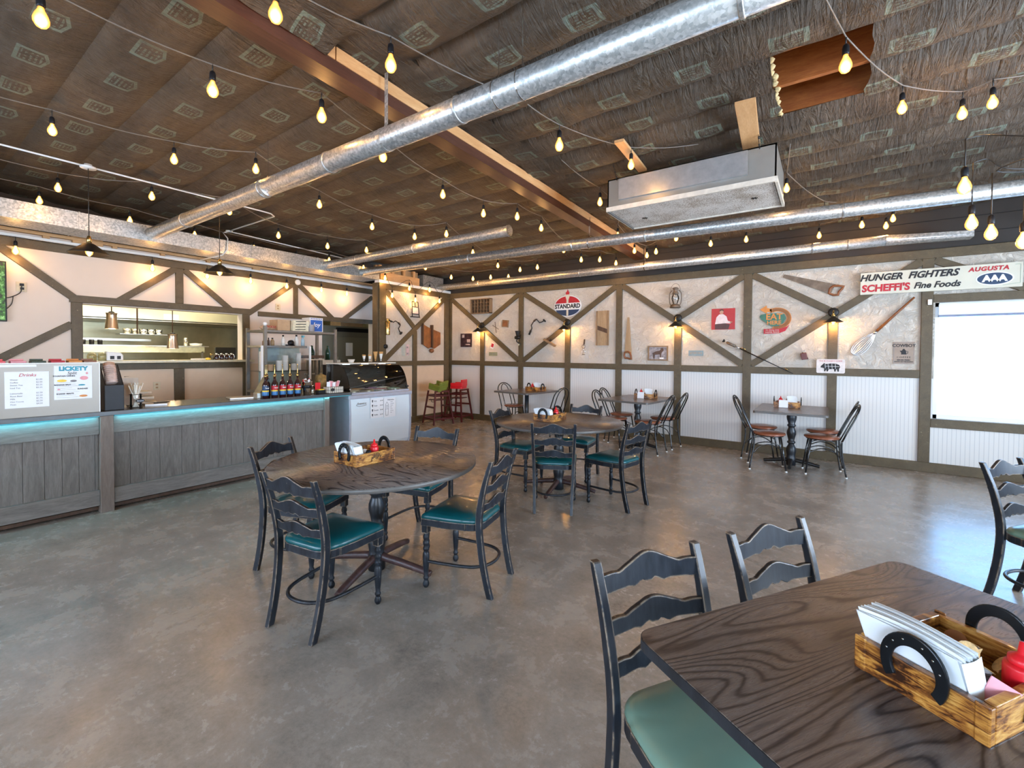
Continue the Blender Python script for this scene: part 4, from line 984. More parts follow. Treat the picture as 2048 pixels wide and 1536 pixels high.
# bottle crate
t = bw('bottle_crate', 'old wooden bottle crate with small compartments high on the wall near the corner', 'crate', -6.34, 2.555)
build(G().bb((-0.28, -0.10, -0.165), (-0.262, 0, 0.165)).bb((0.262, -0.10, -0.165), (0.28, 0, 0.165)).bb((-0.28, -0.10, -0.165), (0.28, 0, -0.15)).bb((-0.28, -0.10, 0.15), (0.28, 0, 0.165)), 'crate_sides', M['oldwood'], t)
build(G().bb((-0.27, -0.008, -0.16), (0.27, 0, 0.16)), 'crate_back', M['darkwood'], t)
g = G()
for i in range(1, 6): g.bb((-0.262 + 0.0875 * i - .003, -0.085, -0.15), (-0.262 + 0.0875 * i + .003, -0.008, 0.15))
for i in range(1, 4): g.bb((-0.262, -0.085, -0.15 + 0.075 * i - .003), (0.262, -0.008, -0.15 + 0.075 * i + .003))
build(g, 'dividers', M['oldwood'], t)
# concert photo
t = bw('photo_print', 'dark photo print of a band on stage, left part of the back wall', 'picture', -6.81, 1.80)
build(G().bb((-0.165, -0.018, -0.155), (0.165, 0, 0.155)), 'canvas', simple('dark photo print', (0.035, 0.015, 0.020), 0.4, var=0.9, scale=14), t)
build(G().bb((0.03, -0.0195, -0.05), (0.13, -0.0182, 0.02)).bb((-0.12, -0.0195, 0.06), (-0.05, -0.0182, 0.13)).bb((-0.01, -0.0195, -0.11), (0.12, -0.0182, -0.085)), 'bright_figures', simple('pale photo highlights', (0.45, 0.38, 0.36), 0.5, var=0.5, scale=30), t)
# small pieces
t = bw('scissors', 'small crossed metal scissors nailed on the stucco', 'scissors', -5.96, 2.075)
build(G().beam((-0.09, -0.006, 0.05), (0.08, -0.006, -0.045), 0.012, 0.005), 'blade', M['sawsteel'], t); build(G().beam((-0.02, -0.012, 0.12), (0.015, -0.012, -0.12), 0.012, 0.005), 'blade', M['sawsteel'], t)
t = bw('cutting_board', 'small tilted square brown wooden board with pale border', 'board', -5.70, 2.15)
build(G().box((0, -0.008, 0), (0.17, 0.014, 0.155), M=ry(R(6))), 'board', M['oldwood'], t); build(G().box((0, -0.017, 0), (0.12, 0.004, 0.11), M=ry(R(6))), 'darker_centre', M['leather'], t)
t = bw('meat_grinder', 'black cast iron grinder mounted on a wall post', 'grinder', -5.31, 1.86, over=True)
build(G().lathe([(0.001, -0.07), (0.03, -0.07), (0.035, -0.02), (0.05, 0.04), (0.06, 0.07), (0.001, 0.07)], (0, -0.07, 0.05), 14), 'hopper', M['blackmetal'], t)
build(G().lathe([(0.001, -0.07), (0.035, -0.06), (0.04, 0.0), (0.03, 0.05), (0.001, 0.06)], (0, -0.07, -0.02), 12, M=ry(R(90))), 'barrel', M['blackmetal'], t)
build(G().tube(smooth_path([(0, -0.07, -0.03), (-0.03, -0.06, -0.10), (0.02, -0.03, -0.14), (0.02, 0, -0.15)]), 0.012, 8), 'clamp_arm', M['blackmetal'], t)
build(G().tube([(0.05, -0.07, -0.02), (0.09, -0.09, 0.03), (0.09, -0.13, 0.05)], 0.009, 8), 'crank', M['blackmetal'], t)
build(G().bb((-0.02, -0.04, -0.19), (0.03, -0.02, -0.15)), 'thumb_screw', M['chrome'], t)
t = bw('playing_card', 'small tilted red and white card below the first wall lamp', 'card', -6.05, 1.67)
build(G().box((0, -0.003, 0), (0.085, 0.004, 0.125), M=ry(R(18))), 'card', M['paper'], t); build(G().box((0, -0.006, 0.01), (0.065, 0.002, 0.08), M=ry(R(18))), 'red_print', M['inkred'], t)
t = bw('metal_tag', 'small greenish metal plate with lettering near the first wall lamp', 'plate', -6.035, 1.49)
build(G().bb((-0.115, -0.004, -0.04), (0.115, 0, 0.04)), 'plate', simple('green patina plate', (0.27, 0.28, 0.15), 0.5), t); text('OK 4821', 0.05, M['inkgrey'], t, (0, -0.005, 0))
def brace(root, s=1.0, m='blackmetal'):
    pts = [(-0.19, -0.02, -0.13), (-0.13, -0.02, -0.03), (-0.15, -0.02, 0.03), (-0.10, -0.02, 0.10), (-0.02, -0.02, 0.16), (0.05, -0.02, 0.08), (0.13, -0.02, 0.10), (0.16, -0.02, 0.13)]
    build(G().tube([Vector(p) * s for p in pts], 0.010, 8), 'crank_rod', M[m], root)
    build(G().tube([Vector(p) * s for p in ((-0.20, -0.02, -0.16), (-0.155, -0.02, -0.075))], 0.019, 10), 'chuck', M[m], root)
    build(G().tube([Vector(p) * s for p in ((-0.085, -0.02, 0.115), (-0.035, -0.02, 0.15))], 0.019, 10), 'grip', M['darkwood'], root)
    build(G().lathe([(0.001, -0.012), (0.038, -0.006), (0.036, 0.008), (0.001, 0.016)], Vector((0.175, -0.03, 0.12)) * s, 12, M=Matrix.Rotation(R(50), 4, 'Y')), 'head_knob', M[m], root)
t = bw('hand_brace', 'black hand brace drill hanging left of the round oil company sign', 'drill', -4.88, 2.06); brace(t)
# round STANDARD sign
t = bw('oil_company_sign', 'oval red white and blue enamel sign with a torch and flame', 'sign', -4.19, 2.45)
g = disc(G(), 0, 0, 0.30, 0.21, -0.012, -0.001); build(g, 'sign_plate', M['whitepaint'], t)
def ell(z0, z1, rx=0.285, rz=0.195, n=14):
    pts = []
    for i in range(n + 1): z = z0 + (z1 - z0) * i / n; pts.append((rx * math.sqrt(max(0, 1 - (z / rz) ** 2)), z))
    return pts + [(-a, b) for a, b in reversed(pts)]
build(G().prism(ell(0.058, 0.194), -0.0145, -0.0125, 'y'), 'red_band', M['inkred'], t); build(G().prism(ell(-0.194, -0.075), -0.0145, -0.0125, 'y'), 'blue_band', M['inkblue'], t)
build(G().prism([(-0.02, -0.19), (0.02, -0.19), (0.022, 0.12), (0.05, 0.20), (0.055, 0.225), (-0.055, 0.225), (-0.05, 0.20), (-0.022, 0.12)], -0.0165, -0.0147, 'y'), 'torch', M['signcream'], t)
build(G().prism([(-0.035, 0.225), (0.035, 0.225), (0.042, 0.26), (0.02, 0.29), (0.0, 0.335), (-0.012, 0.29), (-0.04, 0.265)], -0.0165, -0.0147, 'y'), 'flame', M['inkred'], t)
build(G().bb((-0.285, -0.0185, -0.072), (0.285, -0.0167, 0.055)), 'white_band', M['whitepaint'], t)
text('STANDARD', 0.115, M['ink'], t, (0, -0.019, -0.008), off=0.005, sx=0.92)
# plane
t = bw('hand_plane', 'old wooden hand plane fixed diagonally on a timber brace', 'plane', -4.555, 1.73, over=True)
Mr = ry(R(28))
g = G().box((0, -0.04, 0), (0.30, 0.065, 0.045), M=Mr); build(g, 'plane_body', M['oldwood'], t, 0.005)
g = G(); g.tube([(-0.03, -0.05, 0.03), (-0.05, -0.05, 0.09)], 0.014, 8); build(g, 'handle', M['darkwood'], t)
g = G().beam((0.0, -0.05, 0.02), (0.05, -0.05, 0.06), 0.04, 0.008, (0, -1, 0)); build(g, 'blade_iron', M['blackmetal'], t)
# mandoline board
t = bw('kraut_cutter', 'tall old wooden kraut cutter board with a slanted dark blade', 'board', -3.445, 1.995)
build(G().bb((-0.125, -0.02, -0.325), (0.125, 0, 0.325)), 'board', M['tanwood'], t); build(G().bb((-0.125, -0.032, -0.325), (-0.098, -0.02, 0.325)).bb((0.098, -0.032, -0.325), (0.125, -0.02, 0.325)), 'side_rail', M['oldwood'], t)
build(G().prism([(-0.098, 0.05), (0.098, -0.02), (0.098, -0.10), (-0.098, -0.03)], -0.027, -0.0205, 'y'), 'blade', M['darkwood'], t)
# egg beater
t = bw('egg_beater', 'small vintage hand egg beater with wire whisks', 'beater', -3.83, 1.63)
build(G().tube([(0.02, -0.02, 0.16), (0.01, -0.02, 0.06)], 0.014, 8), 'handle', M['darkwood'], t)
build(G().tube([(0.035 * math.cos(a * PI / 8), -0.02, 0.02 + 0.035 * math.sin(a * PI / 8)) for a in range(16)], 0.004, 6, closed=True), 'gear_wheel', M['sawsteel'], t)
build(G().tube([(-0.035 * math.sin(a * PI / 8) * 1.0, -0.02, -0.07 + 0.055 * math.cos(a * PI / 8)) for a in range(16)], 0.003, 6, closed=True), 'whisk_wire', M['chrome'], t)
build(G().tube([(0.0, -0.02, 0.06), (0, -0.02, -0.13)], 0.004, 6), 'shaft', M['chrome'], t); build(G().bb((-0.03, -0.025, -0.14), (0.03, -0.015, -0.128)), 'foot', M['sawsteel'], t)
# saws
def saw(name, label, x, z, L, w0, w1, rot, over=False, mat='sawsteel', flip=1):
    t = bw(name, label, 'saw', x, z, over=over); Mr = ry(rot)
    n = 60; pts = [(0, w0 * 0.5), (L, w1 * 0.5), (L, -w1 * 0.5)]
    for i in range(n): u = 1 - (i + 0.5) / n; pts.append((L * u, -(w0 + (w1 - w0) * u) * 0.5 - (0.004 if i % 2 else 0)))
    pts.append((0, -w0 * 0.5))
    g = G().prism(pts, -0.014, -0.011, 'y').xf(Mr); build(g, 'saw_blade', M[mat], t)
    out = [(0.03, w0 * 0.55), (-0.05, w0 * 0.62), (-0.11, w0 * 0.45), (-0.10, 0.02), (-0.12, -w0 * 0.35), (-0.13, -w0 * 0.62), (-0.05, -w0 * 0.55), (0.02, -w0 * 0.35), (0.045, 0.0)]
    g = G(); hole = [(-0.035, w0 * 0.3), (-0.075, w0 * 0.22), (-0.075, -w0 * 0.28), (-0.03, -w0 * 0.25)]
    m = len(out)
    g.tube([(a * 0.8, -0.018, b * 0.8) for a, b in out], 0.017, 7, closed=True).xf(Mr); build(g, 'saw_handle', M['leather'], t)
    return t
saw('hand_saw', 'tan hand saw hanging upright beside the kraut cutter', -2.945, 1.52, 0.66, 0.135, 0.035, R(-90), mat='tanwood')
saw('hand_saw', 'long rusty hand saw angled at the top of the wall near the painted sign', 0.075, 2.46, 0.66, 0.15, 0.045, R(180 + 22))
# lantern
t = bw('oil_lantern', 'old metal oil lantern hanging above a wall lamp', 'lantern', -2.10, 2.30)
o = (0, -0.085, 0)
build(G().lathe([(0.001, 0), (0.085, 0.0), (0.088, 0.015), (0.075, 0.05), (0.04, 0.065), (0.001, 0.07)], o, 20), 'fuel_tank', M['sawsteel'], t)
build(G().lathe([(0.035, 0.07), (0.045, 0.10), (0.062, 0.15), (0.058, 0.19), (0.042, 0.225)], o, 20, caps=False), 'glass_globe', M['glass'], t)
build(G().lathe([(0.001, 0.225), (0.048, 0.225), (0.05, 0.25), (0.035, 0.27), (0.035, 0.31), (0.055, 0.325), (0.03, 0.345), (0.001, 0.35)], o, 20), 'chimney_cap', M['sawsteel'], t)
for s in (-1, 1): build(G().tube(smooth_path([(s * 0.07, -0.085, 0.04), (s * 0.095, -0.085, 0.10), (s * 0.095, -0.085, 0.24), (s * 0.05, -0.085, 0.30)]), 0.008, 8), 'side_tube', M['sawsteel'], t)
build(G().tube([(0.08 * math.cos(R(a)), -0.085, 0.29 + 0.12 * math.sin(R(a))) for a in range(0, 181, 15)], 0.003, 6), 'bail_wire', M['sawsteel'], t)
build(G().tube([(0.055 * math.cos(a * PI / 8), -0.085 + 0.055 * math.sin(a * PI / 8), 0.15) for a in range(16)], 0.002, 5, closed=True), 'globe_guard', M['sawsteel'], t)
# framed deer photo
t = bw('framed_photo', 'wood framed photo of a moose left of the lamp post', 'picture', -2.405, 1.53)
w, h = 0.175, 0.13
build(G().bb((-w, -0.02, -h), (w, 0, -h + .022)).bb((-w, -0.02, h - .022), (w, 0, h)).bb((-w, -0.02, -h + .022), (-w + .022, 0, h - .022)).bb((w - .022, -0.02, -h + .022), (w, 0, h - .022)), 'frame', M['oldwood'], t)
build(G().bb((-w + .02, -0.008, -h + .02), (w - .02, 0, h - .02)), 'print', simple('grey brown landscape print', (0.26, 0.24, 0.25), 0.4, var=0.5, scale=18), t)
build(G().prism([(-0.10, 0.0), (-0.03, 0.035), (0.03, 0.045), (0.05, 0.075), (0.035, 0.09), (0.09, 0.09), (0.10, 0.05), (0.08, 0.03), (0.06, -0.005), (0.055, -0.085), (0.04, -0.085), (0.03, -0.02), (-0.05, -0.03), (-0.06, -0.09), (-0.08, -0.09), (-0.085, -0.03)], -0.0105, -0.0085, 'y'), 'moose_figure', M['darkwood'], t)
build(G().bb((0.03, -0.0125, -0.10), (0.10, -0.011, -0.075)), 'caption_slip', M['paper'], t)
t = bw('metal_tag', 'small blue grey licence style plate beside the lamp post', 'plate', -1.775, 1.535)
build(G().bb((-0.118, -0.004, -0.045), (0.118, 0, 0.045)), 'plate', simple('blue grey plate', (0.22, 0.30, 0.32), 0.5), t); text('67 SD 014', 0.045, M['tanwood'], t, (0, -0.005, 0))
# album cover
t = bw('album_cover', 'red record cover with a seated man in a white shirt', 'picture', -1.365, 2.09)
build(G().bb((-0.175, -0.006, -0.17), (0.175, 0, 0.17)), 'cover', simple('red album print', (0.42, 0.02, 0.02), 0.45, var=0.05), t)
skin = simple('printed skin tone', (0.48, 0.26, 0.17), 0.5)
build(G().prism([(-0.12, -0.08), (-0.10, 0.03), (-0.06, 0.075), (0.0, 0.08), (0.05, 0.04), (0.07, -0.03), (0.12, -0.05), (0.11, -0.075), (0.03, -0.07)], -0.0085, -0.0065, 'y'), 'white_shirt', simple('pale pink shirt print', (0.72, 0.62, 0.62), 0.5), t)
build(disc(G(), -0.025, 0.112, 0.028, 0.036, -0.0095, -0.0066, 20), 'face', skin, t)
build(G().prism([(-0.055, 0.115), (-0.05, 0.15), (-0.02, 0.162), (0.008, 0.145), (0.006, 0.125), (-0.02, 0.14), (-0.045, 0.13)], -0.0115, -0.0097, 'y'), 'hair', M['darkwood'], t)
build(G().prism([(-0.12, -0.165), (-0.12, -0.08), (0.03, -0.07), (0.10, -0.09), (0.08, -0.165)], -0.0105, -0.0087, 'y'), 'dark_trousers', simple('dark print', (0.08, 0.03, 0.03), 0.5), t)
build(G().tube([(0.10, -0.009, -0.06), (0.135, -0.009, -0.05)], 0.008, 6), 'hand', skin, t)
# EAT HERE sign
t = bw('diner_sign', 'green oval EAT HERE sign wrapped by an orange striped arrow', 'sign', -0.63, 2.05)
ctr = (0.02, 0.02)
n = 46; outer = []; inner = []
for i in range(n + 1):
    a = R(125 - 235 * i / n); outer.append((ctr[0] + 0.185 * math.cos(a), ctr[1] + 0.165 * math.sin(a))); inner.append((ctr[0] + 0.125 * math.cos(a), ctr[1] + 0.108 * math.sin(a)))
g = G().prism(outer + inner[::-1], -0.012, -0.001, 'y'); build(g, 'arrow_band', M['orange'], t)
g = G()
for i in range(2, n, 1):
    (a, b), (c, d) = outer[i], inner[i]; k = 0.12
    g.beam((c + (a - c) * k, -0.0135, d + (b - d) * k), (a - (a - c) * k, -0.0135, b - (b - d) * k), 0.0065, 0.003)
build(g, 'dark_stripes', M['darkwood'], t)
build(G().prism([(-0.215, 0.165), (-0.12, 0.225), (-0.12, 0.185), (-0.06, 0.172), (-0.05, 0.115), (-0.11, 0.125), (-0.12, 0.10)], -0.012, -0.001, 'y'), 'arrow_head', M['orange'], t)
build(G().prism([(-0.215, 0.05), (-0.20, 0.085), (-0.10, 0.10), (0.06, 0.10), (0.115, 0.08), (0.135, 0.02), (0.10, -0.05), (0.04, -0.095), (-0.05, -0.10), (-0.10, -0.06), (-0.19, 0.01)], -0.018, -0.0125, 'y'), 'green_panel', simple('sage green paint', (0.045, 0.16, 0.11), 0.5), t)
text('EAT', 0.125, M['orange'], t, (-0.02, -0.0195, 0.045), off=0.003); text('HERE', 0.082, M['orange'], t, (-0.02, -0.0195, -0.045), off=0.002)
build(G().prism([(-0.155, -0.21), (-0.155, -0.135), (0.06, -0.135), (0.15, -0.105), (0.185, -0.075), (0.13, -0.17), (0.05, -0.205)], -0.018, -0.0125, 'y'), 'red_banner', M['inkred'], t)
text("It's dining time", 0.030, M['signcream'], t, (-0.04, -0.0195, -0.155)); text('HOME MADE', 0.032, M['signcream'], t, (-0.04, -0.0195, -0.188))
# fishing rod
t = bw('fishing_rod', 'antique black rod hanging diagonally across a wall post', 'rod', -0.87, 1.50, over=True)
a = Vector((-0.48, -0.03, 0.24)); b = Vector((0.48, -0.03, -0.26)); d = (b - a)
build(G().tube([a, a + d * 0.02], [0.028, 0.022], 10), 'pommel', M['blackmetal'], t); build(G().tube([a + d * 0.02, a + d * 0.06], 0.010, 8), 'neck', M['chrome'], t)
build(G().tube([a + d * 0.06, a + d * 0.19], 0.022, 10), 'reel_grip', M['sawsteel'], t); build(G().tube([a + d * 0.19, a + d * 0.25], 0.011, 8), 'ferrule', M['chrome'], t)
build(G().tube([a + d * 0.25, b], [0.010, 0.005], 8), 'rod_shaft', M['blackmetal'], t)
build(G().tube([a + d * 0.27 + Vector((0.012, 0, 0.02)), a + d * 0.33 + Vector((0.012, 0, 0.02))], 0.006, 6), 'line_guide', M['brass'], t); build(G().tube([a + d * 0.9 + Vector((0.0, 0, 0.02)), a + d * 0.93 + Vector((0.0, 0, 0.02))], 0.008, 6), 'tip_guide', M['brass'], t)
# red tool
t = bw('barn_lantern', 'small dark red lantern shaped ornament near the striped arrow sign', 'ornament', -0.255, 1.51)
build(G().box((0, -0.035, -0.01), (0.075, 0.06, 0.10), M=ry(R(-12))), 'body', simple('oxide red metal', (0.12, 0.025, 0.018), 0.4), t, 0.006)
build(G().tube([(-0.02, -0.035, 0.03), (-0.02, -0.035, 0.06), (0.0, -0.035, 0.075), (0.015, -0.035, 0.05)], 0.004, 6), 'wire_loop', M['chrome'], t)
build(G().box((0.04, -0.035, -0.04), (0.02, 0.05, 0.03), M=ry(R(-12))), 'spout', M['blackmetal'], t)
# pig sign
t = bw('butcher_sign', 'small white tin sign with a butcher cut diagram of a pig', 'sign', 0.065, 1.36, over=True)
build(G().prism(rrect(0.335, 0.20, 0.02, 4), -0.004, 0, 'y'), 'plate', simple('off white tin', (0.66, 0.62, 0.60), 0.4), t)
text("THE BUTCHER'S GUIDE", 0.026, M['inkred'], t, (0, -0.005, 0.073))
pig = [(-0.115, 0.0), (-0.09, 0.028), (-0.075, 0.045), (-0.06, 0.03), (0.0, 0.04), (0.06, 0.038), (0.10, 0.022), (0.112, -0.01), (0.10, -0.035), (0.098, -0.075), (0.082, -0.075), (0.075, -0.042), (0.065, -0.045), (0.06, -0.075), (0.045, -0.075), (0.04, -0.04), (-0.02, -0.045), (-0.03, -0.075), (-0.045, -0.075), (-0.05, -0.045), (-0.062, -0.075), (-0.075, -0.075), (-0.075, -0.03), (-0.10, -0.022), (-0.118, -0.02)]
build(G().prism(pig, -0.006, -0.0042, 'y'), 'pig_figure', M['ink'], t)
g = G()
for x0, z0, x1, z1 in ((-0.065, 0.03, -0.06, -0.03), (-0.03, 0.036, -0.02, -0.04), (0.015, 0.036, 0.02, -0.04), (0.055, 0.034, 0.06, -0.036), (-0.06, 0.0, 0.10, -0.005)): g.beam((x0, -0.0065, z0), (x1, -0.0065, z1), 0.004, 0.001)
build(g, 'cut_lines', M['paper'], t)
# giant whisk
t = bw('giant_whisk', 'giant whisk with a long brown wooden handle left of the window', 'whisk', 0.62, 1.90)
a = Vector((0.33, -0.03, 0.39)); b = Vector((-0.05, -0.03, -0.05)); c = Vector((-0.30, -0.03, -0.37)); d = (c - b)
build(G().tube([a, b], [0.012, 0.018], 10), 'handle', M['leather'], t); build(G().tube([b, b + d * 0.12], [0.019, 0.015], 10), 'collar', M['chrome'], t)
pr_ = Vector((d.z, 0, -d.x)).normalized()
for k, w_ in enumerate((0.085, 0.06, 0.035, 0.012)):
    pts = [b + d * (0.08 + 0.92 * (1 - math.cos(q)) / 2) + pr_ * (w_ * 1.15 * math.sin(q) * (0.25 + 0.75 * math.sin(q / 2))) + Vector((0, 0.012 - 0.012 * k * (1 - math.cos(q)) / 2, 0)) for q in [2 * PI * i / 32 for i in range(33)]]
    build(G().tube(pts, 0.0045, 6), 'wire_loop', M['chrome'], t)
# cowboy coffee sign
t = bw('coffee_sign', 'tan coffee tin sign with a black kettle left of the window', 'sign', 0.86, 1.555)
build(G().bb((-0.11, -0.004, -0.148), (0.11, 0, 0.148)), 'plate', simple('tan tin', (0.33, 0.25, 0.19), 0.5, var=0.12, scale=8), t)
g = G()
for x0, z0, x1, z1 in ((-0.10, -0.137, 0.10, -0.137), (-0.10, 0.137, 0.10, 0.137), (-0.10, -0.137, -0.10, 0.137), (0.10, -0.137, 0.10, 0.137)): g.beam((x0, -0.0045, z0), (x1, -0.0045, z1), 0.003, 0.001)
build(g, 'border_line', M['inkgrey'], t)
text('COWBOY', 0.056, M['ink'], t, (0, -0.005, 0.098), off=0.0015, sx=0.92); text('COFFEE', 0.034, M['ink'], t, (0, -0.005, -0.058), space=1.3); text('SERVED FRESH', 0.021, M['ink'], t, (0, -0.005, -0.095), off=.001); text('DOWN ON THE RANCH', 0.017, M['ink'], t, (0, -0.005, -0.118), off=.001)
build(G().prism([(-0.028, -0.02), (0.028, -0.02), (0.022, 0.03), (0.012, 0.045), (0.006, 0.055), (-0.006, 0.055), (-0.012, 0.045), (-0.020, 0.03), (-0.042, 0.032), (-0.034, 0.018), (-0.024, 0.0)], -0.006, -0.0042, 'y'), 'kettle_figure', M['ink'], t)
build(G().tube([(0.024, -0.005, 0.025), (0.042, -0.005, 0.02), (0.04, -0.005, -0.005), (0.027, -0.005, -0.012)], 0.003, 5), 'kettle_handle', M['ink'], t)
# long painted sign
t = thing('painted_sign', 'long cream hand painted sign with black and red lettering above the bright window', 'sign', (1.14, YB - 0.06, 2.50))
build(G().bb((-0.76, -0.03, -0.148), (0.765, 0.0, 0.148)), 'sign_board', M['signcream'], t, 0.003)
text('HUNGER  FIGHTERS', 0.118, M['ink'], t, (-0.28, -0.032, 0.072), shear=0.32, off=0.0045, sx=0.92)
text("SCHEFFI'S", 0.128, M['inkred'], t, (-0.495, -0.032, -0.072), off=0.0055, shear=0.06, sx=0.92)
text('Fine Foods', 0.108, M['ink'], t, (0.01, -0.032, -0.068), shear=0.30, off=0.0035, sx=0.92)
text('AUGUSTA', 0.070, M['inkred'], t, (0.475, -0.032, 0.088), shear=0.2, off=0.003, space=1.12)
build(disc(G(), 0.53, -0.035, 0.165, 0.082, -0.0325, -0.0305), 'badge_rim', M['whitepaint'], t); build(disc(G(), 0.53, -0.035, 0.150, 0.070, -0.0345, -0.0327), 'badge_oval', M['inkblue'], t)
text('AAA', 0.105, M['whitepaint'], t, (0.53, -0.036, -0.036), off=0.006, sx=0.98)
g = G()
for x0, z0, x1, z1 in ((0.70, 0.12, 0.745, 0.12), (0.745, 0.12, 0.745, -0.10), (0.60, -0.12, 0.745, -0.10)): g.beam((x0, -0.0312, z0), (x1, -0.0312, z1), 0.006, 0.001)
build(g, 'border_line', simple('sage line', (0.35, 0.42, 0.33), 0.5), t)
solo(G().bb((-0.02, -0.02, -0.035), (0.02, 0, 0.035)), 'door_sensor', M['whitepaint'], 'small white sensor on the timber post beside the window', 'sensor', (1.10, YB - 0.036, 2.215), 0, 0.003)
# wall lamps
def wall_lamp(label, x, z=2.13, dx=-0.05):
    t = bw('wall_lamp', label, 'lamp', x, z, 'black cone wall lamps', over=True)
    build(G().lathe([(0.001, 0), (0.065, 0.0), (0.065, 0.022), (0.05, 0.032), (0.001, 0.034)], n=24, M=Matrix.Rotation(R(90), 4, 'X')), 'wall_plate', M['blackmetal'], t)
    build(G().tube(smooth_path([(0, -0.03, 0), (0, -0.12, 0.01), (0, -0.15, -0.02), (0, -0.15, -0.05)]), 0.010, 8), 'arm', M['brass'], t)
    build(G().lathe([(0.022, -0.04), (0.022, -0.075)], (0, -0.15, 0), 14), 'socket', M['brass'], t)
    build(G().lathe([(0.024, -0.072), (0.035, -0.085), (0.115, -0.150), (0.118, -0.152), (0.112, -0.150), (0.032, -0.088), (0.020, -0.078)], (0, -0.15, 0), 32, caps=False), 'cone_shade', M['blackmetal'], t)
    build(G().lathe([(0.001, -0.088), (0.014, -0.09), (0.026, -0.115), (0.030, -0.14), (0.024, -0.165), (0.010, -0.178), (0.001, -0.180)], (0, -0.15, 0), 18), 'bulb', M['bulbglass'], t)
    l = bpy.data.lights.new('lamp_light', 'POINT'); l.energy = 9; l.color = (1.0, 0.50, 0.14); l.shadow_soft_size = 0.03
    lo = bpy.data.objects.new('lamp_light', l); lo.location = (0, -0.11, -0.19); COL.objects.link(lo); lo.parent = t
for x, s in ((-6.325, 'nearest the corner'), (-4.175, 'right below the oval oil company sign'), (-2.065, 'below the oil lantern'), (0.085, 'above the pig sign')): wall_lamp('black cone wall lamp with brass arm, lit, ' + s, x)
# ---- corner wall pieces
t = sw('fire_extinguisher', 'antique brass pump fire extinguisher on the corner wall', 'extinguisher', 6.03, 2.02)
build(G().lathe([(0.001, -0.16), (0.045, -0.16), (0.048, -0.15), (0.048, 0.11), (0.040, 0.125), (0.012, 0.13), (0.012, 0.16), (0.001, 0.16)], (0, -0.055, 0), 20), 'cylinder', M['brass'], t)
build(G().bb((-0.05, -0.065, 0.155), (0.05, -0.045, 0.17)), 'pump_handle', M['brass'], t)
t = sw('hand_brace', 'black hand brace drill beside the brass extinguisher', 'drill', 6.27, 2.03); brace(t, 0.85)
for o in list(t.children): o.rotation_euler = (0, R(75), 0)
t = sw('wall_thermometer', 'small round black gauge low on the corner wall', 'gauge', 5.995, 1.63, over=True)
build(G().lathe([(0.001, 0), (0.045, 0.0), (0.045, 0.02), (0.03, 0.028), (0.001, 0.028)], n=24, M=Matrix.Rotation(R(90), 4, 'X')), 'gauge_body', M['blackmetal'], t)
t = sw('wall_rack', 'black metal framed rack holding white cloths high on the corner wall', 'rack', 6.78, 2.43)
g = G()
for p, q in (((-0.10, 0.17), (-0.09, -0.15)), ((0.07, 0.17), (0.11, -0.15)), ((-0.10, 0.17), (0.07, 0.17)), ((-0.095, 0.06), (0.085, 0.06)), ((-0.015, 0.17), (-0.01, 0.06)), ((-0.11, -0.15), (0.13, -0.155)), ((-0.095, -0.09), (0.105, -0.09))): g.tube([(p[0], -0.06, p[1]), (q[0], -0.06, q[1])], 0.009, 6)
build(g, 'frame', M['blackmetal'], t); build(G().bb((-0.075, -0.055, -0.10), (0.08, -0.02, 0.05)), 'folded_cloth', simple('pinkish cloth', (0.70, 0.60, 0.58), 0.8), t); build(G().bb((-0.10, -0.07, -0.16), (0.12, 0, -0.145)), 'base_shelf', M['blackmetal'], t)
t = sw('cowhide_board', 'brown cowhide covered wooden double panel hanging by the corner', 'panel', 7.28, 1.84)
for s in (-1, 1):
    pts = [(0.0, 0.20), (s * 0.27, 0.30 if s < 0 else 0.13), (s * 0.27, -0.14), (s * 0.08, -0.24), (0.0, -0.20)]
    build(G().prism(pts, -0.05 - 0.01 * s, -0.012, 'y'), 'hide_panel', M['leather'], t)
build(G().bb((-0.015, -0.09, -0.22), (0.015, -0.012, 0.29)), 'centre_spine', M['darkwood'], t); build(G().bb((-0.285, -0.075, -0.15), (-0.262, -0.012, 0.31)), 'side_spine', M['darkwood'], t)
build(G().lathe([(0.001, -0.05), (0.045, -0.03), (0.055, 0.0), (0.045, 0.04), (0.001, 0.05)], (0.0, -0.05, -0.29), 12), 'knob', M['leather'], t)
t = sw('wall_notice', 'pair of narrow printed strips in plastic on the corner wall', 'notice', 6.55, 1.57)
build(G().bb((-0.10, -0.004, -0.13), (-0.012, 0, 0.12)), 'grey_strip', simple('grey green strip', (0.42, 0.45, 0.40), 0.4), t); build(G().bb((0.02, -0.004, -0.12), (0.10, 0, 0.11)), 'pink_strip', simple('pink strip', (0.58, 0.42, 0.42), 0.4), t); build(G().bb((0.035, -0.0055, 0.03), (0.07, -0.0042, 0.07)).bb((0.035, -0.0055, -0.10), (0.08, -0.0042, -0.07)), 'dark_print', M['inkgrey'], t)
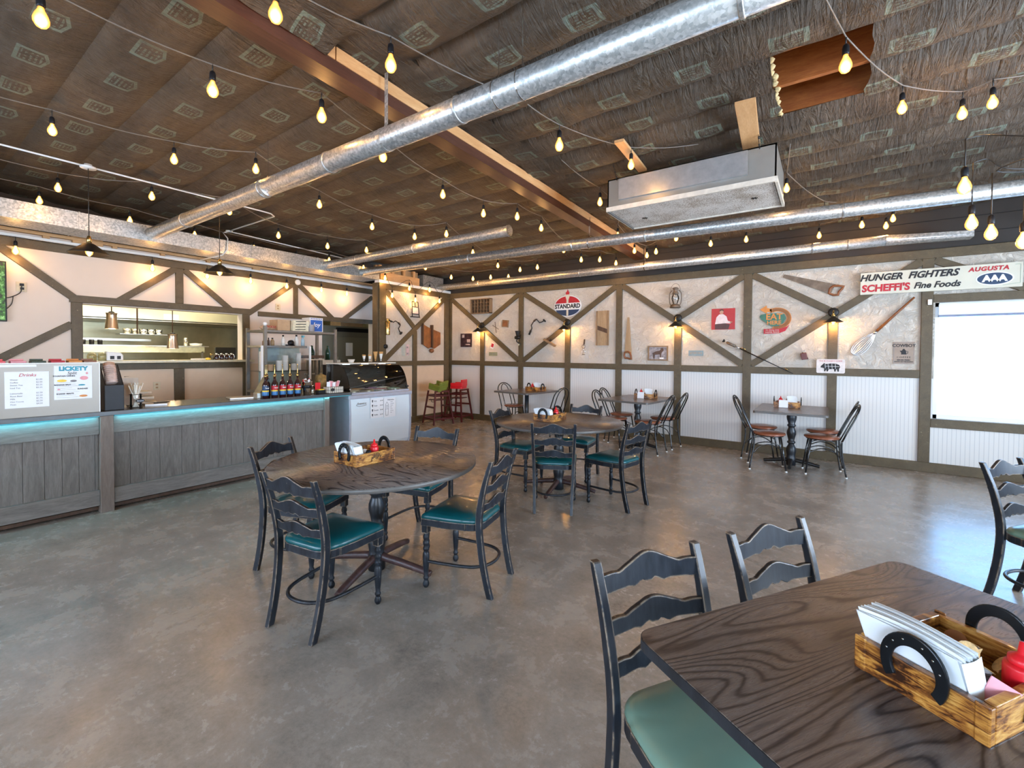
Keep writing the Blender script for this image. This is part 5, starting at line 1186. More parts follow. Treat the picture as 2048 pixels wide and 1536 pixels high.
# ---- kitchen wall pieces
t = thing('wall_tv', 'flat screen television at the far left edge showing green foliage', 'television', (XK + 0.02, 0.55, 2.21), R(90))
build(G().bb((-0.42, -0.03, -0.36), (0.42, 0, 0.36)), 'tv_body', M['black'], t, 0.004); build(G().bb((-0.405, -0.033, -0.345), (0.405, -0.0305, 0.345)), 'tv_screen', M['greenphoto'], t)
t = thing('power_outlet', 'ivory power outlet with two black plugs on the left wall', 'outlet', (XK + 0.001, 1.095, 2.285), R(90), 'ivory wall outlets')
ivory = simple('ivory plastic', (0.62, 0.55, 0.38), 0.4)
build(G().bb((-0.045, -0.008, -0.06), (0.045, 0, 0.06)), 'cover_plate', ivory, t, 0.002); build(G().bb((-0.015, -0.035, 0.01), (0.02, -0.008, 0.04)).bb((-0.01, -0.035, -0.035), (0.02, -0.008, -0.008)), 'plug', M['black'], t)
build(G().tube(smooth_path([(0.0, -0.03, 0.02), (-0.01, -0.03, -0.07), (-0.08, -0.02, -0.13), (-0.13, -0.015, -0.15)]), 0.005, 6), 'power_cord', M['cord'], t); build(G().tube(smooth_path([(-0.07, -0.02, -0.12), (-0.085, -0.02, -0.22), (-0.14, -0.02, -0.30), (-0.17, -0.02, -0.34)]), 0.004, 6), 'power_cord', M['cord'], t)
for y, z, w in ((4.25, 2.31, 'high beside the brace above the shelf'), (2.45, 0.99, 'low behind the counter')):
    t = thing('power_outlet', 'ivory power outlet without plugs, ' + w, 'outlet', (XK + 0.001, y, z), R(90), 'ivory wall outlets')
    build(G().bb((-0.045, -0.008, -0.06), (0.045, 0, 0.06)), 'cover_plate', ivory, t, 0.002); build(G().bb((-0.015, -0.010, 0.01), (0.015, -0.008, 0.035)).bb((-0.015, -0.010, -0.035), (0.015, -0.008, -0.01)), 'socket_face', M['tanwood'], t)
solo(G().lathe([(0.001, 0), (0.05, 0), (0.05, 0.02), (0.03, 0.028), (0.001, 0.028)], n=24, M=Matrix.Rotation(R(90), 4, 'X')), 'smoke_detector', M['whitepaint'], 'round white detector on the beam above the shelf', 'detector', (XK + 0.036, 4.60, 2.80), R(90))
# ============================================================ COUNTER AND WHAT STANDS ON IT
CX = -5.50; CT = 0.945
t = thing('service_counter', 'long grey weathered board counter with dark top and teal strip light', 'counter', (CX, 1.5, 0))
YC0, YC1 = -1.6, 3.86
build(G().bb((-6.12, YC0, CT - 0.03), (CX + 0.015, YC1 + 0.06, CT)), 'countertop', M['countertop'], t, 0.004, world=True)
build(G().bb((CX + 0.0, YC0, CT - 0.040), (CX + 0.018, YC1 + 0.055, CT - 0.0005)), 'top_edge', simple('blue grey counter edge', (0.075, 0.085, 0.09), 0.3), t, 0.003, world=True)
build(G().bb((-6.10, YC0, 0.02), (-6.06, YC1, CT - 0.03)), 'rear_panel', M['counterwood'], t, world=True)
def rail(y0, y1):
    build(G().bb((CX - 0.045, y0, 0.735), (CX - 0.012, y1, 0.895)), 'top_rail', M['counterwood_h'], t, 0.004, world=True)
    build(G().bb((CX - 0.045, y0, 0.07), (CX - 0.010, y1, 0.215)), 'bottom_rail', M['counterwood_h'], t, 0.004, world=True)
rail(YC0, 1.225); rail(1.325, 3.50)
y = YC0; k = 0; random.seed(11)
while y < 3.50:
    w = random.choice((0.11, 0.13, 0.16, 0.19)); y1 = min(y + w, 3.50)
    if not (y < 1.325 and y1 > 1.225):
        build(G().bb((CX - 0.065 - 0.004 * (k % 2), y + 0.001, 0.20), (CX - 0.046, y1 - 0.001, 0.75)), 'board', M['counterwood'], t, 0.002, world=True); y = y1
    else:
        if y < 1.22: build(G().bb((CX - 0.065, y + 0.001, 0.20), (CX - 0.046, 1.224, 0.75)), 'board', M['counterwood'], t, 0.002, world=True)
        y = 1.326
    k += 1
for y0 in (1.226, 3.50):
    build(G().bb((CX - 0.085, y0, 0.0), (CX + 0.008, y0 + (0.098 if y0 < 2 else 0.07), 0.905)), 'post', M['counterpost'], t, 0.004, world=True)
build(G().bb((-6.06, 3.55, 0.02), (CX - 0.03, 3.57, CT - 0.035)), 'end_panel', M['counterwood'], t, world=True)
build(G().bb((CX - 0.008, YC0, CT - 0.046), (CX + 0.008, 1.222, CT - 0.0405)), 'strip_light', M['ledteal'], t, world=True)
build(G().bb((CX - 0.008, 1.33, CT - 0.046), (CX + 0.008, 3.9, CT - 0.0405)), 'strip_light', M['ledteal'], t, world=True)
for yy_, L_ in ((-0.2, 2.8), (2.6, 2.5)):
    l = bpy.data.lights.new('strip_glow', 'AREA'); l.shape = 'RECTANGLE'; l.size = 0.012; l.size_y = L_; l.energy = 1.6 * L_; l.color = (0.08, 0.62, 0.80)
    lo = bpy.data.objects.new('strip_glow', l); lo.location = (CX + 0.012, yy_, CT - 0.048); lo.rotation_euler = (0, R(12), 0); COL.objects.link(lo)
build(G().bb((-6.06, YC0, 0.02), (CX - 0.07, YC1 - .3, 0.05)), 'plinth_shelf', M['darkwood'], t, world=True)
# menu screen at the left
X0 = CX - 0.055
t = thing('menu_partition', 'grey sheet partition with taped drink menus standing on the counter', 'partition', (X0, 0.9, CT), R(90))
build(G().bb((-1.5, -0.008, 0.0), (0.335, 0.008, 0.455)), 'sheet', simple('greige sheet', (0.27, 0.24, 0.20), 0.35, 0.2, var=0.06, scale=3), t)
build(G().bb((0.335, -0.010, 0.0), (0.341, 0.010, 0.455)).bb((-1.5, -0.010, 0.452), (0.341, 0.010, 0.458)), 'edge_channel', M['whitepaint'], t)
def sheet(y0, y1, z0, z1, label_parts):
    build(G().bb((y0, -0.0105, z0), (y1, -0.0085, z1)), 'taped_sheet', M['paper'], t)
Y = lambda y: y - 0.9
sheet(Y(0.645), Y(0.905), 1.025 - CT, 1.330 - CT, 0); sheet(Y(0.935), Y(1.185), 1.075 - CT, 1.375 - CT, 0); sheet(Y(-0.1), Y(0.83), 1.370 - CT, 1.39 - CT, 0)
text('Drinks', 0.038, M['inkred'], t, (Y(0.775), -0.0115, 1.30 - CT), shear=0.3, ext=0.0004)
for k, (a, b) in enumerate((('Water', '$1.00'), ('Coffee', '$2.00'), ('Sweet Tea', '$2.25'), ('Iced Tea', '$2.25'), ('', ''), ('Lemonade', '$2.50'), ('Root Beer', '$2.50'), ('Milk', '$1.75'), ('Hot Cocoa', '$2.50'), ('Float', '$4.50'))):
    if a: text(a, 0.017, M['inkgrey'], t, (Y(0.675), -0.0115, 1.262 - 0.023 * k - CT), align='LEFT', ext=0.0003); text(b, 0.017, M['inkgrey'], t, (Y(0.845), -0.0115, 1.262 - 0.023 * k - CT), ext=0.0003)
text('LICKETY', 0.050, M['inkteal'], t, (Y(1.06), -0.0115, 1.347 - CT), off=0.003, ext=0.0004, sx=0.98); text('Split', 0.036, M['ink'], t, (Y(1.05), -0.0115, 1.308 - CT), shear=0.2, ext=0.0004)
for k, (s, yy_, zz) in enumerate((('FOUNTAIN DRINKS', 1.00, 1.283), ('BANANA SPLIT', 0.99, 1.205), ('SUNDAES', 1.12, 1.165), ('SHAKES  MALTS', 1.005, 1.125))):
    text(s, 0.016, M['ink'], t, (Y(yy_), -0.0115, zz - CT), ext=0.0004, off=.0005)
for k, (yy_, zz, m_, a, b) in enumerate(((0.985, 1.242, 'yellow', .032, .012), (1.06, 1.238, 'inkgrey', .022, .010), (1.13, 1.262, 'pink', .028, .018), (1.115, 1.20, 'inkteal', .024, .007), (0.965, 1.165, 'pink', .009, .007), (1.125, 1.10, 'orange', .028, .010), (1.15, 1.305, 'pink', .008, .01))):
    build(disc(G(), Y(yy_), zz - CT, a, b, -0.0122, -0.0107, 16), 'drawn_picture', M[m_], t)
g = G()
for k in range(9): g.bb((Y(0.95), -0.0115, 1.225 - 0.0165 * k - CT), (Y(0.95 + 0.10 + 0.05 * ((k * 7) % 3) / 2), -0.0107, 1.2265 - 0.0165 * k - CT))
build(g, 'fine_print', M['inkgrey'], t)
# candy boxes peeking over the partition: standing on a shelf behind
t2 = thing('display_riser', 'low wooden riser behind the menu partition', 'riser', (-5.72, 0.5, CT), R(90))
build(G().bb((-0.9, -0.10, 0.40), (0.72, 0.10, 0.418)), 'shelf_board', M['oldwood'], t2); build(G().bb((-0.9, -0.10, 0), (-0.88, 0.10, 0.40)).bb((0.70, -0.10, 0), (0.72, 0.10, 0.40)), 'side_board', M['oldwood'], t2)
cands = [('red', 0.62), ('pink', 0.74), ('black', 0.86), ('inkred', 0.98), ('orange', 1.095), ('leather', 1.195)]
for i, (m_, yy_) in enumerate(cands):
    nm = ('bright red', 'pink and white', 'dark green', 'deep red', 'orange', 'brown')[i]
    o = thing('candy_box', nm + ' candy box lid showing above the menu partition', 'candy box', (-5.70, yy_, CT + 0.419), R(90), 'candy boxes above the menu partition')
    mm = M[m_] if m_ != 'black' else simple('dark green box', (0.03, 0.05, 0.025), 0.5)
    build(G().bb((-0.045, -0.06, 0), (0.045, 0.06, 0.055)).bb((-0.042, 0.05, 0.055), (0.042, 0.06, 0.070)), 'carton', mm, o, 0.003); build(G().bb((-0.025, -0.062, 0.022), (0.03, -0.060, 0.035)), 'pale_lettering', M['paper'], o)
# cup dispenser
t = thing('cup_dispenser', 'black stand-up dispenser holding a leaning stack of paper cups', 'dispenser', (-5.62, 1.345, CT), R(90))
build(G().bb((-0.07, -0.06, 0), (0.075, 0.16, 0.24)), 'front_block', M['black'], t, 0.004); build(G().prism([(-0.055, 0.24), (0.16, 0.24), (0.16, 0.43), (0.12, 0.43)], -0.065, -0.058, 'x'), 'side_cheek', M['black'], t); build(G().prism([(-0.055, 0.24), (0.16, 0.24), (0.16, 0.43), (0.12, 0.43)], 0.066, 0.073, 'x'), 'side_cheek', M['black'], t)
cs = thing('cup_stack', 'stack of printed paper cups lying in the black dispenser', 'cups', (-5.62, 1.345, CT + 0.27), R(90))
g = G()
Ml = Matrix.Rotation(R(-24), 4, 'X')
prof = [(0.036, 0.0)]
for k in range(9): prof += [(0.046, 0.02 * k + 0.01), (0.049, 0.02 * k + 0.012), (0.049, 0.02 * k + 0.017), (0.045, 0.02 * k + 0.020)]
prof += [(0.044, 0.21), (0.001, 0.21)]
g.lathe(prof, (0.0, 0.015, -0.02), 20, M=Ml); build(g, 'nested_cups', simple('printed paper cup', (0.66, 0.50, 0.44), 0.6, var=0.35, scale=16), cs)
# straws
t = thing('straw_jar', 'glass jar of white straws in a wire holder with a black oval tag', 'straw jar', (-5.66, 1.535, CT))
build(G().lathe([(0.001, 0.0), (0.045, 0.0), (0.048, 0.01), (0.046, 0.12), (0.044, 0.135)], n=24, caps=False), 'jar', M['glass'], t)
g = G()
for r_, z in ((0.052, 0.005), (0.052, 0.13)): g.tube([(r_ * math.cos(a * PI / 12), r_ * math.sin(a * PI / 12), z) for a in range(24)], 0.0022, 6, closed=True)
for a in range(4): g.tube([(0.052 * math.cos(a * PI / 2 + .4), 0.052 * math.sin(a * PI / 2 + .4), 0.005), (0.052 * math.cos(a * PI / 2 + .4), 0.052 * math.sin(a * PI / 2 + .4), 0.13)], 0.0022, 6)
build(g, 'wire_holder', M['blackmetal'], t)
g = disc(G(), 0.0, 0.068, 0.036, 0.019, -0.003, 0.0, 24); g.xf(Matrix.Translation((0.052, 0.02, 0)) @ Matrix.Rotation(R(90), 4, 'Z')); tg = build(g, 'name_tag', M['ink'], t)
text('Straws', 0.020, M['paper'], t, (0.0560, 0.02, 0.068), rot=(R(90), 0, R(90)), name='tag_lettering', ext=0.0005, shear=0.25)
random.seed(5); k = 0
ws = simple('paper wrapped straw', (0.74, 0.72, 0.64), 0.6)
sroot = thing('drinking_straws', 'bunch of paper wrapped straws fanned out in the straw jar', 'straws', (-5.66, 1.535, CT + 0.003))
for i in range(26):
    a = random.uniform(0, 2 * PI); r_ = 0.036 * math.sqrt(random.random()); 
    p0 = Vector((-r_ * math.cos(a) * 0.7, -r_ * math.sin(a) * 0.7, 0.0)); p1 = Vector((r_ * math.cos(a) * 1.7, r_ * math.sin(a) * 1.7, 0.235 + random.uniform(-.02, .015)))
    build(G().tube([p0, p1], 0.0048, 7), 'straw', ws, sroot)
# papers, tray behind
t = thing('letter_tray', 'stacked beige letter trays behind the straws', 'tray', (-5.95, 1.66, CT), R(80))
for k in range(3): build(G().bb((-0.12, -0.08, 0.005 + 0.055 * k), (0.12 - 0.02 * k, 0.08, 0.03 + 0.055 * k)), 'tray', simple('beige tray', (0.52, 0.42, 0.30), 0.5), t, 0.003)
build(G().bb((-0.09, -0.075, 0.145), (-0.03, -0.06, 0.20)), 'stapler', M['black'], t)
solo(G().box((0, 0, 0.155), (0.19, 0.012, 0.27), M=Matrix.Rotation(R(-6), 4, 'X')).lathe([(0.001, 0), (0.018, 0), (0.018, 0.008), (0.001, 0.008)], (0.0, 0.0, 0.300), 10), 'clipboard', simple('pale clipboard', (0.56, 0.46, 0.36), 0.5), 'pale clipboard standing behind the straw jar', 'clipboard', (-5.80, 1.50, CT - 0.0), R(85))
t = thing('notepad', 'white notepad with a black pen lying beside the straw jar', 'notepad', (-5.72, 1.72, CT), R(75)); build(G().bb((-0.09, -0.05, 0), (0.09, 0.05, 0.018)), 'pad', M['paper'], t); build(G().tube([(-0.02, -0.03, 0.026), (0.11, 0.03, 0.026)], 0.006, 6), 'pen', M['black'], t)
# laptop style register
t = thing('register_screen', 'open silver and black point of sale screen seen from behind', 'screen', (-5.82, 2.62, CT), R(78))
build(G().bb((-0.16, -0.10, 0), (0.13, 0.12, 0.014)), 'base', simple('silver plastic', (0.45, 0.42, 0.38), 0.3, 0.6), t, 0.003)
build(G().prism([(0.13, 0.012), (0.145, 0.012), (0.265, 0.235), (0.25, 0.24)], -0.13, 0.14, 'y'), 'tilted_screen', M['black'], t, 0.002)
solo(G().bb((-0.05, -0.05, 0), (0.05, 0.05, 0.065)), 'napkin_holder', M['steel'], 'small steel napkin box beside the register screen', 'box', (-5.66, 2.735, CT), R(90), 0.004)
# syrup bottles
caps = [('inkblue', 'blue'), ('inkred', 'red'), ('inkred', 'red'), ('inkred', 'red'), ('inkred', 'red')]
def syrup(loc, lab, colm, front):
    t = thing('syrup_bottle', lab, 'syrup bottle', loc, R(90), 'flavoured syrup bottles')
    build(G().lathe([(0.001, 0), (0.034, 0.0), (0.037, 0.005), (0.037, 0.155), (0.034, 0.175), (0.018, 0.205), (0.0145, 0.22), (0.0145, 0.255), (0.001, 0.255)], n=20), 'bottle', M['syrup'], t)
    if front:
        build(G().lathe([(0.0376, 0.095), (0.0379, 0.096), (0.0379, 0.148), (0.0376, 0.149)], n=20, caps=False), 'upper_label', M[colm], t)
        build(G().lathe([(0.0376, 0.078), (0.0382, 0.079), (0.0382, 0.094), (0.0376, 0.095)], n=20, caps=False), 'gold_band', M['yellow'], t)
        build(G().lathe([(0.0376, 0.032), (0.0379, 0.033), (0.0379, 0.077), (0.0376, 0.078)], n=20, caps=False), 'lower_label', simple('blue label', (0.03, 0.16, 0.38), 0.4), t)
        text('Torani', 0.021, M['paper'], t, (0, -0.0386, 0.123), ext=0.0004, shear=0.3, sx=0.8, off=.0006)
    build(G().lathe([(0.001, 0.255), (0.016, 0.255), (0.016, 0.275), (0.007, 0.282), (0.007, 0.30), (0.004, 0.315), (0.004, 0.395), (0.0065, 0.40), (0.001, 0.41)], n=14), 'gold_pump', M['brass'], t)
    return t
ys = [2.765, 2.875, 2.975, 3.07, 3.17]; pn = ['leftmost', 'second from the left', 'middle', 'second from the right', 'rightmost']
for i, y in enumerate(ys): syrup((-5.575, y, CT), 'front row syrup bottle with %s label and gold pump, %s' % (caps[i][1], pn[i]), caps[i][0], True)
for i in range(4): syrup((-5.68, 2.835 + 0.098 * i, CT), 'back row syrup bottle with gold pump, ' + ['leftmost', 'second from left', 'third from left', 'rightmost'][i] + ' of the row', 'inkred', False)
# bucket with sweets, jar, basket
t = thing('metal_bucket', 'shiny metal bucket with a black band on the counter', 'bucket', (-5.60, 3.31, CT))
build(G().lathe([(0.001, 0), (0.048, 0.0), (0.052, 0.01), (0.068, 0.17), (0.072, 0.175), (0.066, 0.17), (0.05, 0.03), (0.001, 0.03)], n=28), 'pail', M['chrome'], t); build(G().lathe([(0.0605, 0.09), (0.063, 0.092), (0.066, 0.128), (0.0645, 0.13)], n=28, caps=False), 'black_band', M['black'], t)
random.seed(3)
for i in range(14):
    a = random.uniform(0, 2 * PI); r_ = random.uniform(0, 0.05)
    o = solo(G().box((0, 0, 0), (0.032, 0.022, 0.012)), 'wrapped_candy', M[('red', 'paper', 'paper', 'ink', 'leather')[i % 5]], 'wrapped candy heaped in the metal bucket', 'candy', (-5.60 + r_ * math.cos(a), 3.31 + r_ * math.sin(a), CT + 0.175 + 0.03 * random.random() + (0.012 if r_ < .02 else 0)), 0, 0.004, 'wrapped candies in the bucket'); o.rotation_euler = (a, r_ * 30, a * 2)
t = thing('glass_jar', 'small glass jar with a metal lid beside the bucket', 'jar', (-5.70, 3.44, CT)); build(G().lathe([(0.001, 0), (0.035, 0), (0.037, 0.01), (0.037, 0.09), (0.030, 0.10)], n=18, caps=False), 'jar_body', M['glass'], t); build(G().lathe([(0.001, 0.10), (0.033, 0.10), (0.033, 0.115), (0.001, 0.115)], n=18), 'lid', M['chrome'], t); build(G().lathe([(0.001, 0.005), (0.032, 0.005), (0.032, 0.06), (0.001, 0.06)], n=16), 'contents', simple('beige powder', (0.5, 0.42, 0.3), 0.8), t)
t = thing('tip_box', 'small black box with yellow coins and a white badge card', 'box', (-5.62, 3.52, CT), R(90)); build(G().bb((-0.05, -0.04, 0), (0.05, 0.04, 0.05)), 'box', M['black'], t, 0.003); build(G().bb((-0.04, -0.03, 0.05), (0.04, 0.03, 0.062)), 'coins', M['yellow'], t); build(G().bb((-0.055, 0.035, 0.05), (0.02, 0.042, 0.15)), 'upright_card', M['red'], t)
t = thing('wire_basket', 'black wire basket lined with checked paper on the counter end', 'basket', (-5.60, 3.70, CT), R(90))
g = G()
for z in (0.004, 0.045, 0.09): g.tube([(a, b, z) for a, b in rrect(0.23, 0.15, 0.02, 3)], 0.0022, 5, closed=True)
for i in range(9): g.tube([(-0.115 + 0.0287 * i, -0.075, 0.004), (-0.115 + 0.0287 * i, -0.075, 0.09)], 0.0018, 5); g.tube([(-0.115 + 0.0287 * i, 0.075, 0.004), (-0.115 + 0.0287 * i, 0.075, 0.09)], 0.0018, 5)
build(g, 'wire_frame', M['blackmetal'], t); build(G().bb((-0.108, -0.068, 0.004), (0.108, 0.068, 0.085)), 'paper_liner', simple('cream liner', (0.66, 0.62, 0.52), 0.8), t)
build(disc(G(), -0.06, 0.05, 0.028, 0.022, -0.078, -0.0765, 18), 'round_badge', M['ink'], t)
for i in range(9):
    o = solo(G().bb((-0.022, -0.003, -0.045), (0.022, 0.003, 0.045)), 'sugar_packet', M['pink'] if i % 2 else M['paper'], 'sugar packet standing in the wire basket', 'packet', (-5.60 + 0.012 * math.sin(i * 2), 3.625 + 0.019 * i, CT + 0.112 + 0.012 * math.sin(i)), R(90), group='sugar packets in the wire basket'); o.rotation_euler = (R(12), R(8 * math.sin(i)), R(60 + 6 * i))
# ---- ice cream freezer
fx = -5.60; fy0, fy1 = 3.95, 5.13
t = thing('ice_cream_freezer', 'white ice cream display freezer with curved glass at the counter end', 'freezer', (fx - 0.3, 4.54, 0))
def fprism(pts, y0, y1): return G().prism(pts, y0, y1, 'y')
prof = [(-0.66, 0.06), (-0.05, 0.06), (-0.02, 0.12), (-0.002, 0.35), (0.0, 0.6), (-0.01, 0.83), (-0.66, 0.83)]
P_ = [(a + fx, b) for a, b in prof]
build(G().prism(P_, fy0 + 0.03, fy1 - 0.03, 'y'), 'body', M['freezer'], t, 0.01, world=True)
P2 = [(fx - 0.67, 0.04), (fx - 0.04, 0.04), (fx - 0.008, 0.12), (fx + 0.01, 0.35), (fx + 0.012, 0.6), (fx + 0.002, 0.83), (fx - 0.67, 0.83)]
build(G().prism(P2, fy0, fy0 + 0.03, 'y'), 'side_trim', M['freezer_trim'], t, 0.006, world=True); build(G().prism(P2, fy1 - 0.03, fy1, 'y'), 'side_trim', M['freezer_trim'], t, 0.006, world=True)
build(G().bb((fx - 0.68, fy0 - 0.01, 0.828), (fx + 0.012, fy1 + 0.01, 0.885)), 'top_rim', M['freezer_trim'], t, 0.012, world=True)
build(G().bb((fx - 0.62, fy0 + 0.06, 0.885), (fx - 0.06, fy1 - 0.06, 0.90)), 'well_floor', simple('pale lilac tray', (0.52, 0.53, 0.60), 0.35), t, world=True)
build(G().bb((fx - 0.64, fy0 + 0.02, 0.885), (fx - 0.60, fy1 - 0.02, 0.93)).bb((fx - 0.08, fy0 + 0.02, 0.885), (fx - 0.03, fy1 - 0.02, 0.915)), 'inner_ledge', M['freezer_trim'], t, world=True)
gl = [(fx - 0.03, 0.915), (fx - 0.055, 1.02), (fx - 0.10, 1.15), (fx - 0.17, 1.25), (fx - 0.26, 1.31), (fx - 0.36, 1.335)]
build(G().grid(lambda a, b: (lambda q: (q[0], fy0 + 0.04 + (fy1 - fy0 - 0.08) * b, q[2]))(smooth_path([(x, 0, z) for x, z in gl], 4)[int(round(a * 20))]), 20, 1), 'curved_front_glass', M['showglass'], t, world=True)
for y in (fy0 + 0.045, fy1 - 0.045):
    sp = smooth_path([(x, 0, z) for x, z in gl], 4); pts = [(p.x, p.z) for p in sp] + [(fx - 0.60, 1.335), (fx - 0.62, 0.90)]
    build(G().prism(pts, y - 0.003, y + 0.003, 'y'), 'side_glass', M['showglass'], t, world=True)
build(G().bb((fx - 0.62, fy0 + 0.03, 1.330), (fx - 0.34, fy1 - 0.03, 1.345)), 'top_shelf', simple('white top shelf', (0.70, 0.68, 0.60), 0.3), t, 0.003, world=True)
build(G().bb((fx - 0.62, fy0 + 0.04, 0.93), (fx - 0.60, fy1 - 0.04, 1.33)), 'rear_doors', simple('smoked glass', (0.06, 0.055, 0.05), 0.15, 0.2), t, world=True)
for k in range(3): build(G().bb((fx - 0.45, fy0 + 0.2 + 0.34 * k, 1.322), (fx - 0.40, fy0 + 0.30 + 0.34 * k, 1.329)), 'led_lamp', emis('freezer led', (0.75, 0.88, 1.0), 9), t, world=True)
g = G()
for y, z in ((4.25, 0.99), (4.5, 1.0), (4.85, 1.03), (5.05, 0.96), (4.2, 1.2), (4.55, 1.2), (4.98, 1.2)):
    x = fx - 0.035 if z < 1.1 else fx - 0.13
    g.bb((x, y, z - 0.012), (x + 0.012, y + 0.05, z + 0.012))
build(g, 'flavour_tag', M['black'], t, world=True)
for y in (fy0 + 0.05, fy1 - 0.05): build(G().lathe([(0.001, 0), (0.012, 0), (0.012, 0.02), (0.001, 0.02)], (fx - 0.05, y, 0.97), 10, M=ry(R(90))), 'glass_clip', M['chrome'], t, world=True)
g = G()
for y in (fy0 + 0.1, fy1 - 0.12):
    for x in (fx - 0.58, fx - 0.10): g.lathe([(0.001, -0.022), (0.022, -0.018), (0.022, 0.018), (0.001, 0.022)], (x, y, 0.022), 12, M=ry(R(90)))
build(g, 'caster', M['black'], t, world=True)
for k in range(8):
    nm = ('vanilla', 'chocolate', 'strawberry', 'mint', 'cherry', 'caramel', 'berry', 'cream')[k]; r_, c_ = divmod(k, 4)
    cc = ((0.70, 0.62, 0.45), (0.10, 0.04, 0.02), (0.62, 0.25, 0.26), (0.30, 0.52, 0.38), (0.35, 0.04, 0.06), (0.42, 0.22, 0.08), (0.25, 0.10, 0.30), (0.70, 0.67, 0.60))[k]
    o = thing('ice_cream_tub', '%s coloured tub in the %s row of the freezer, %s from the counter' % (nm, 'front' if r_ == 0 else 'rear', ('first', 'second', 'third', 'fourth')[c_]), 'ice cream tub', (fx - 0.20 - 0.25 * r_, fy0 + 0.20 + 0.26 * c_, 0.9005), 0, 'ice cream tubs in the freezer')
    build(G().lathe([(0.001, 0), (0.10, 0), (0.108, 0.03), (0.001, 0.03)], n=20), 'tub', M['steel'], o); build(G().lathe([(0.103, 0.0302), (0.07, 0.038), (0.001, 0.042)], n=20, caps=False), 'ice_cream', simple(nm + ' ice cream', cc, 0.7), o)
# papers on the freezer front
Xf = fx + 0.004
for (y0, y1, z0, z1, lab) in ((4.315, 4.555, 0.515, 0.815, 'cone'), (4.565, 4.795, 0.500, 0.800, 'shake')):
    t3 = thing('price_sheet', ('white taped price list with four cones on the freezer front' if lab == 'cone' else 'white taped milkshake sheet with a drawn cup on the freezer front'), 'notice', (Xf + 0.002, (y0 + y1) / 2, (z0 + z1) / 2), R(90), 'notices on the freezer')
    w = (y1 - y0) / 2; h = (z1 - z0) / 2; build(G().bb((-w, -0.003, -h), (w, -0.001, h)), 'sheet', M['paper'], t3)
    if lab == 'cone':
        for k in range(4):
            z = h - 0.045 - 0.07 * k; text(('Kids', 'Single', 'Double', 'Waffle')[k], 0.028, M['ink'], t3, (-0.055, -0.0035, z), align='LEFT', ext=0.0004); text(('$2.00', '$3.00', '$4.00', '$5.00')[k], 0.024, M['ink'], t3, (0.085, -0.0035, z), ext=0.0004)
            build(G().prism([(-0.083, z - 0.024), (-0.073, z), (-0.093, z)], -0.0045, -0.0031, 'y'), 'cone_symbol', M['ink'], t3); build(disc(G(), -0.083, z + 0.010, 0.011, 0.012, -0.0045, -0.0031, 14), 'scoop_symbol', M['ink'], t3)
    else:
        text('Milkshakes', 0.030, M['ink'], t3, (0.02, -0.0035, h - 0.03), ext=0.0004)
        for k in range(7): text(('Vanilla', 'Chocolate', 'Cherry', 'Mint', 'Peach', 'Caramel', 'Malt')[k], 0.017, M['inkgrey'], t3, (0.012, -0.0035, h - 0.062 - 0.028 * k), align='LEFT', ext=0.0003)
        g = G(); 
        for p, q in (((-0.085, 0.02), (-0.075, -0.12)), ((-0.075, -0.12), (-0.035, -0.12)), ((-0.035, -0.12), (-0.025, 0.02)), ((-0.09, 0.02), (-0.02, 0.02)), ((-0.088, 0.035), (-0.022, 0.035)), ((-0.085, 0.035), (-0.07, 0.07)), ((-0.07, 0.07), (-0.055, 0.09)), ((-0.055, 0.09), (-0.04, 0.07)), ((-0.04, 0.07), (-0.025, 0.035)), ((-0.08, -0.02), (-0.03, -0.02))): g.beam((p[0], -0.0037, p[1]), (q[0], -0.0037, q[1]), 0.0035, 0.0012)
        build(g, 'drawn_cup', M['ink'], t3); text('ICE', 0.016, M['ink'], t3, (-0.055, -0.0035, 0.0), ext=0.0004)
t = bpy.data.objects['ice_cream_freezer']
lg = text('Avantco', 0.05, M['inkgrey'], t, (0.304, -0.38, 0.755), rot=(R(90), 0, R(90)), shear=0.3, ext=0.0006)
build(G().tube(smooth_path([(0.304, -0.47, 0.735), (0.304, -0.42, 0.715), (0.304, -0.33, 0.722), (0.304, -0.29, 0.73)]), 0.003, 5), 'logo_swoosh', M['inkgrey'], t)
# cones and bowl on top of the freezer
solo(G().lathe([(0.001, 0), (0.035, 0.0), (0.055, 0.05), (0.057, 0.052), (0.052, 0.05), (0.033, 0.006), (0.001, 0.006)], n=24), 'foam_bowl', M['cup'], 'small white bowl on top of the freezer', 'bowl', (fx - 0.48, fy0 + 0.38, 1.346))
t = thing('cone_stand', 'chrome stand for sample cones on top of the freezer', 'cone stand', (fx - 0.50, fy0 + 0.80, 1.346), R(80))
build(G().bb((-0.20, -0.03, 0), (0.20, 0.03, 0.006)), 'base', M['blackmetal'], t)
for k in range(4): build(G().tube([(-0.15 + 0.10 * k, 0, 0.006), (-0.15 + 0.10 * k, 0, 0.045)], 0.004, 6).tube([(-0.15 + 0.10 * k + 0.02 * math.cos(a * PI / 6), 0.02 * math.sin(a * PI / 6), 0.048) for a in range(12)], 0.003, 5, closed=True), 'cone_ring', M['blackmetal'], t)
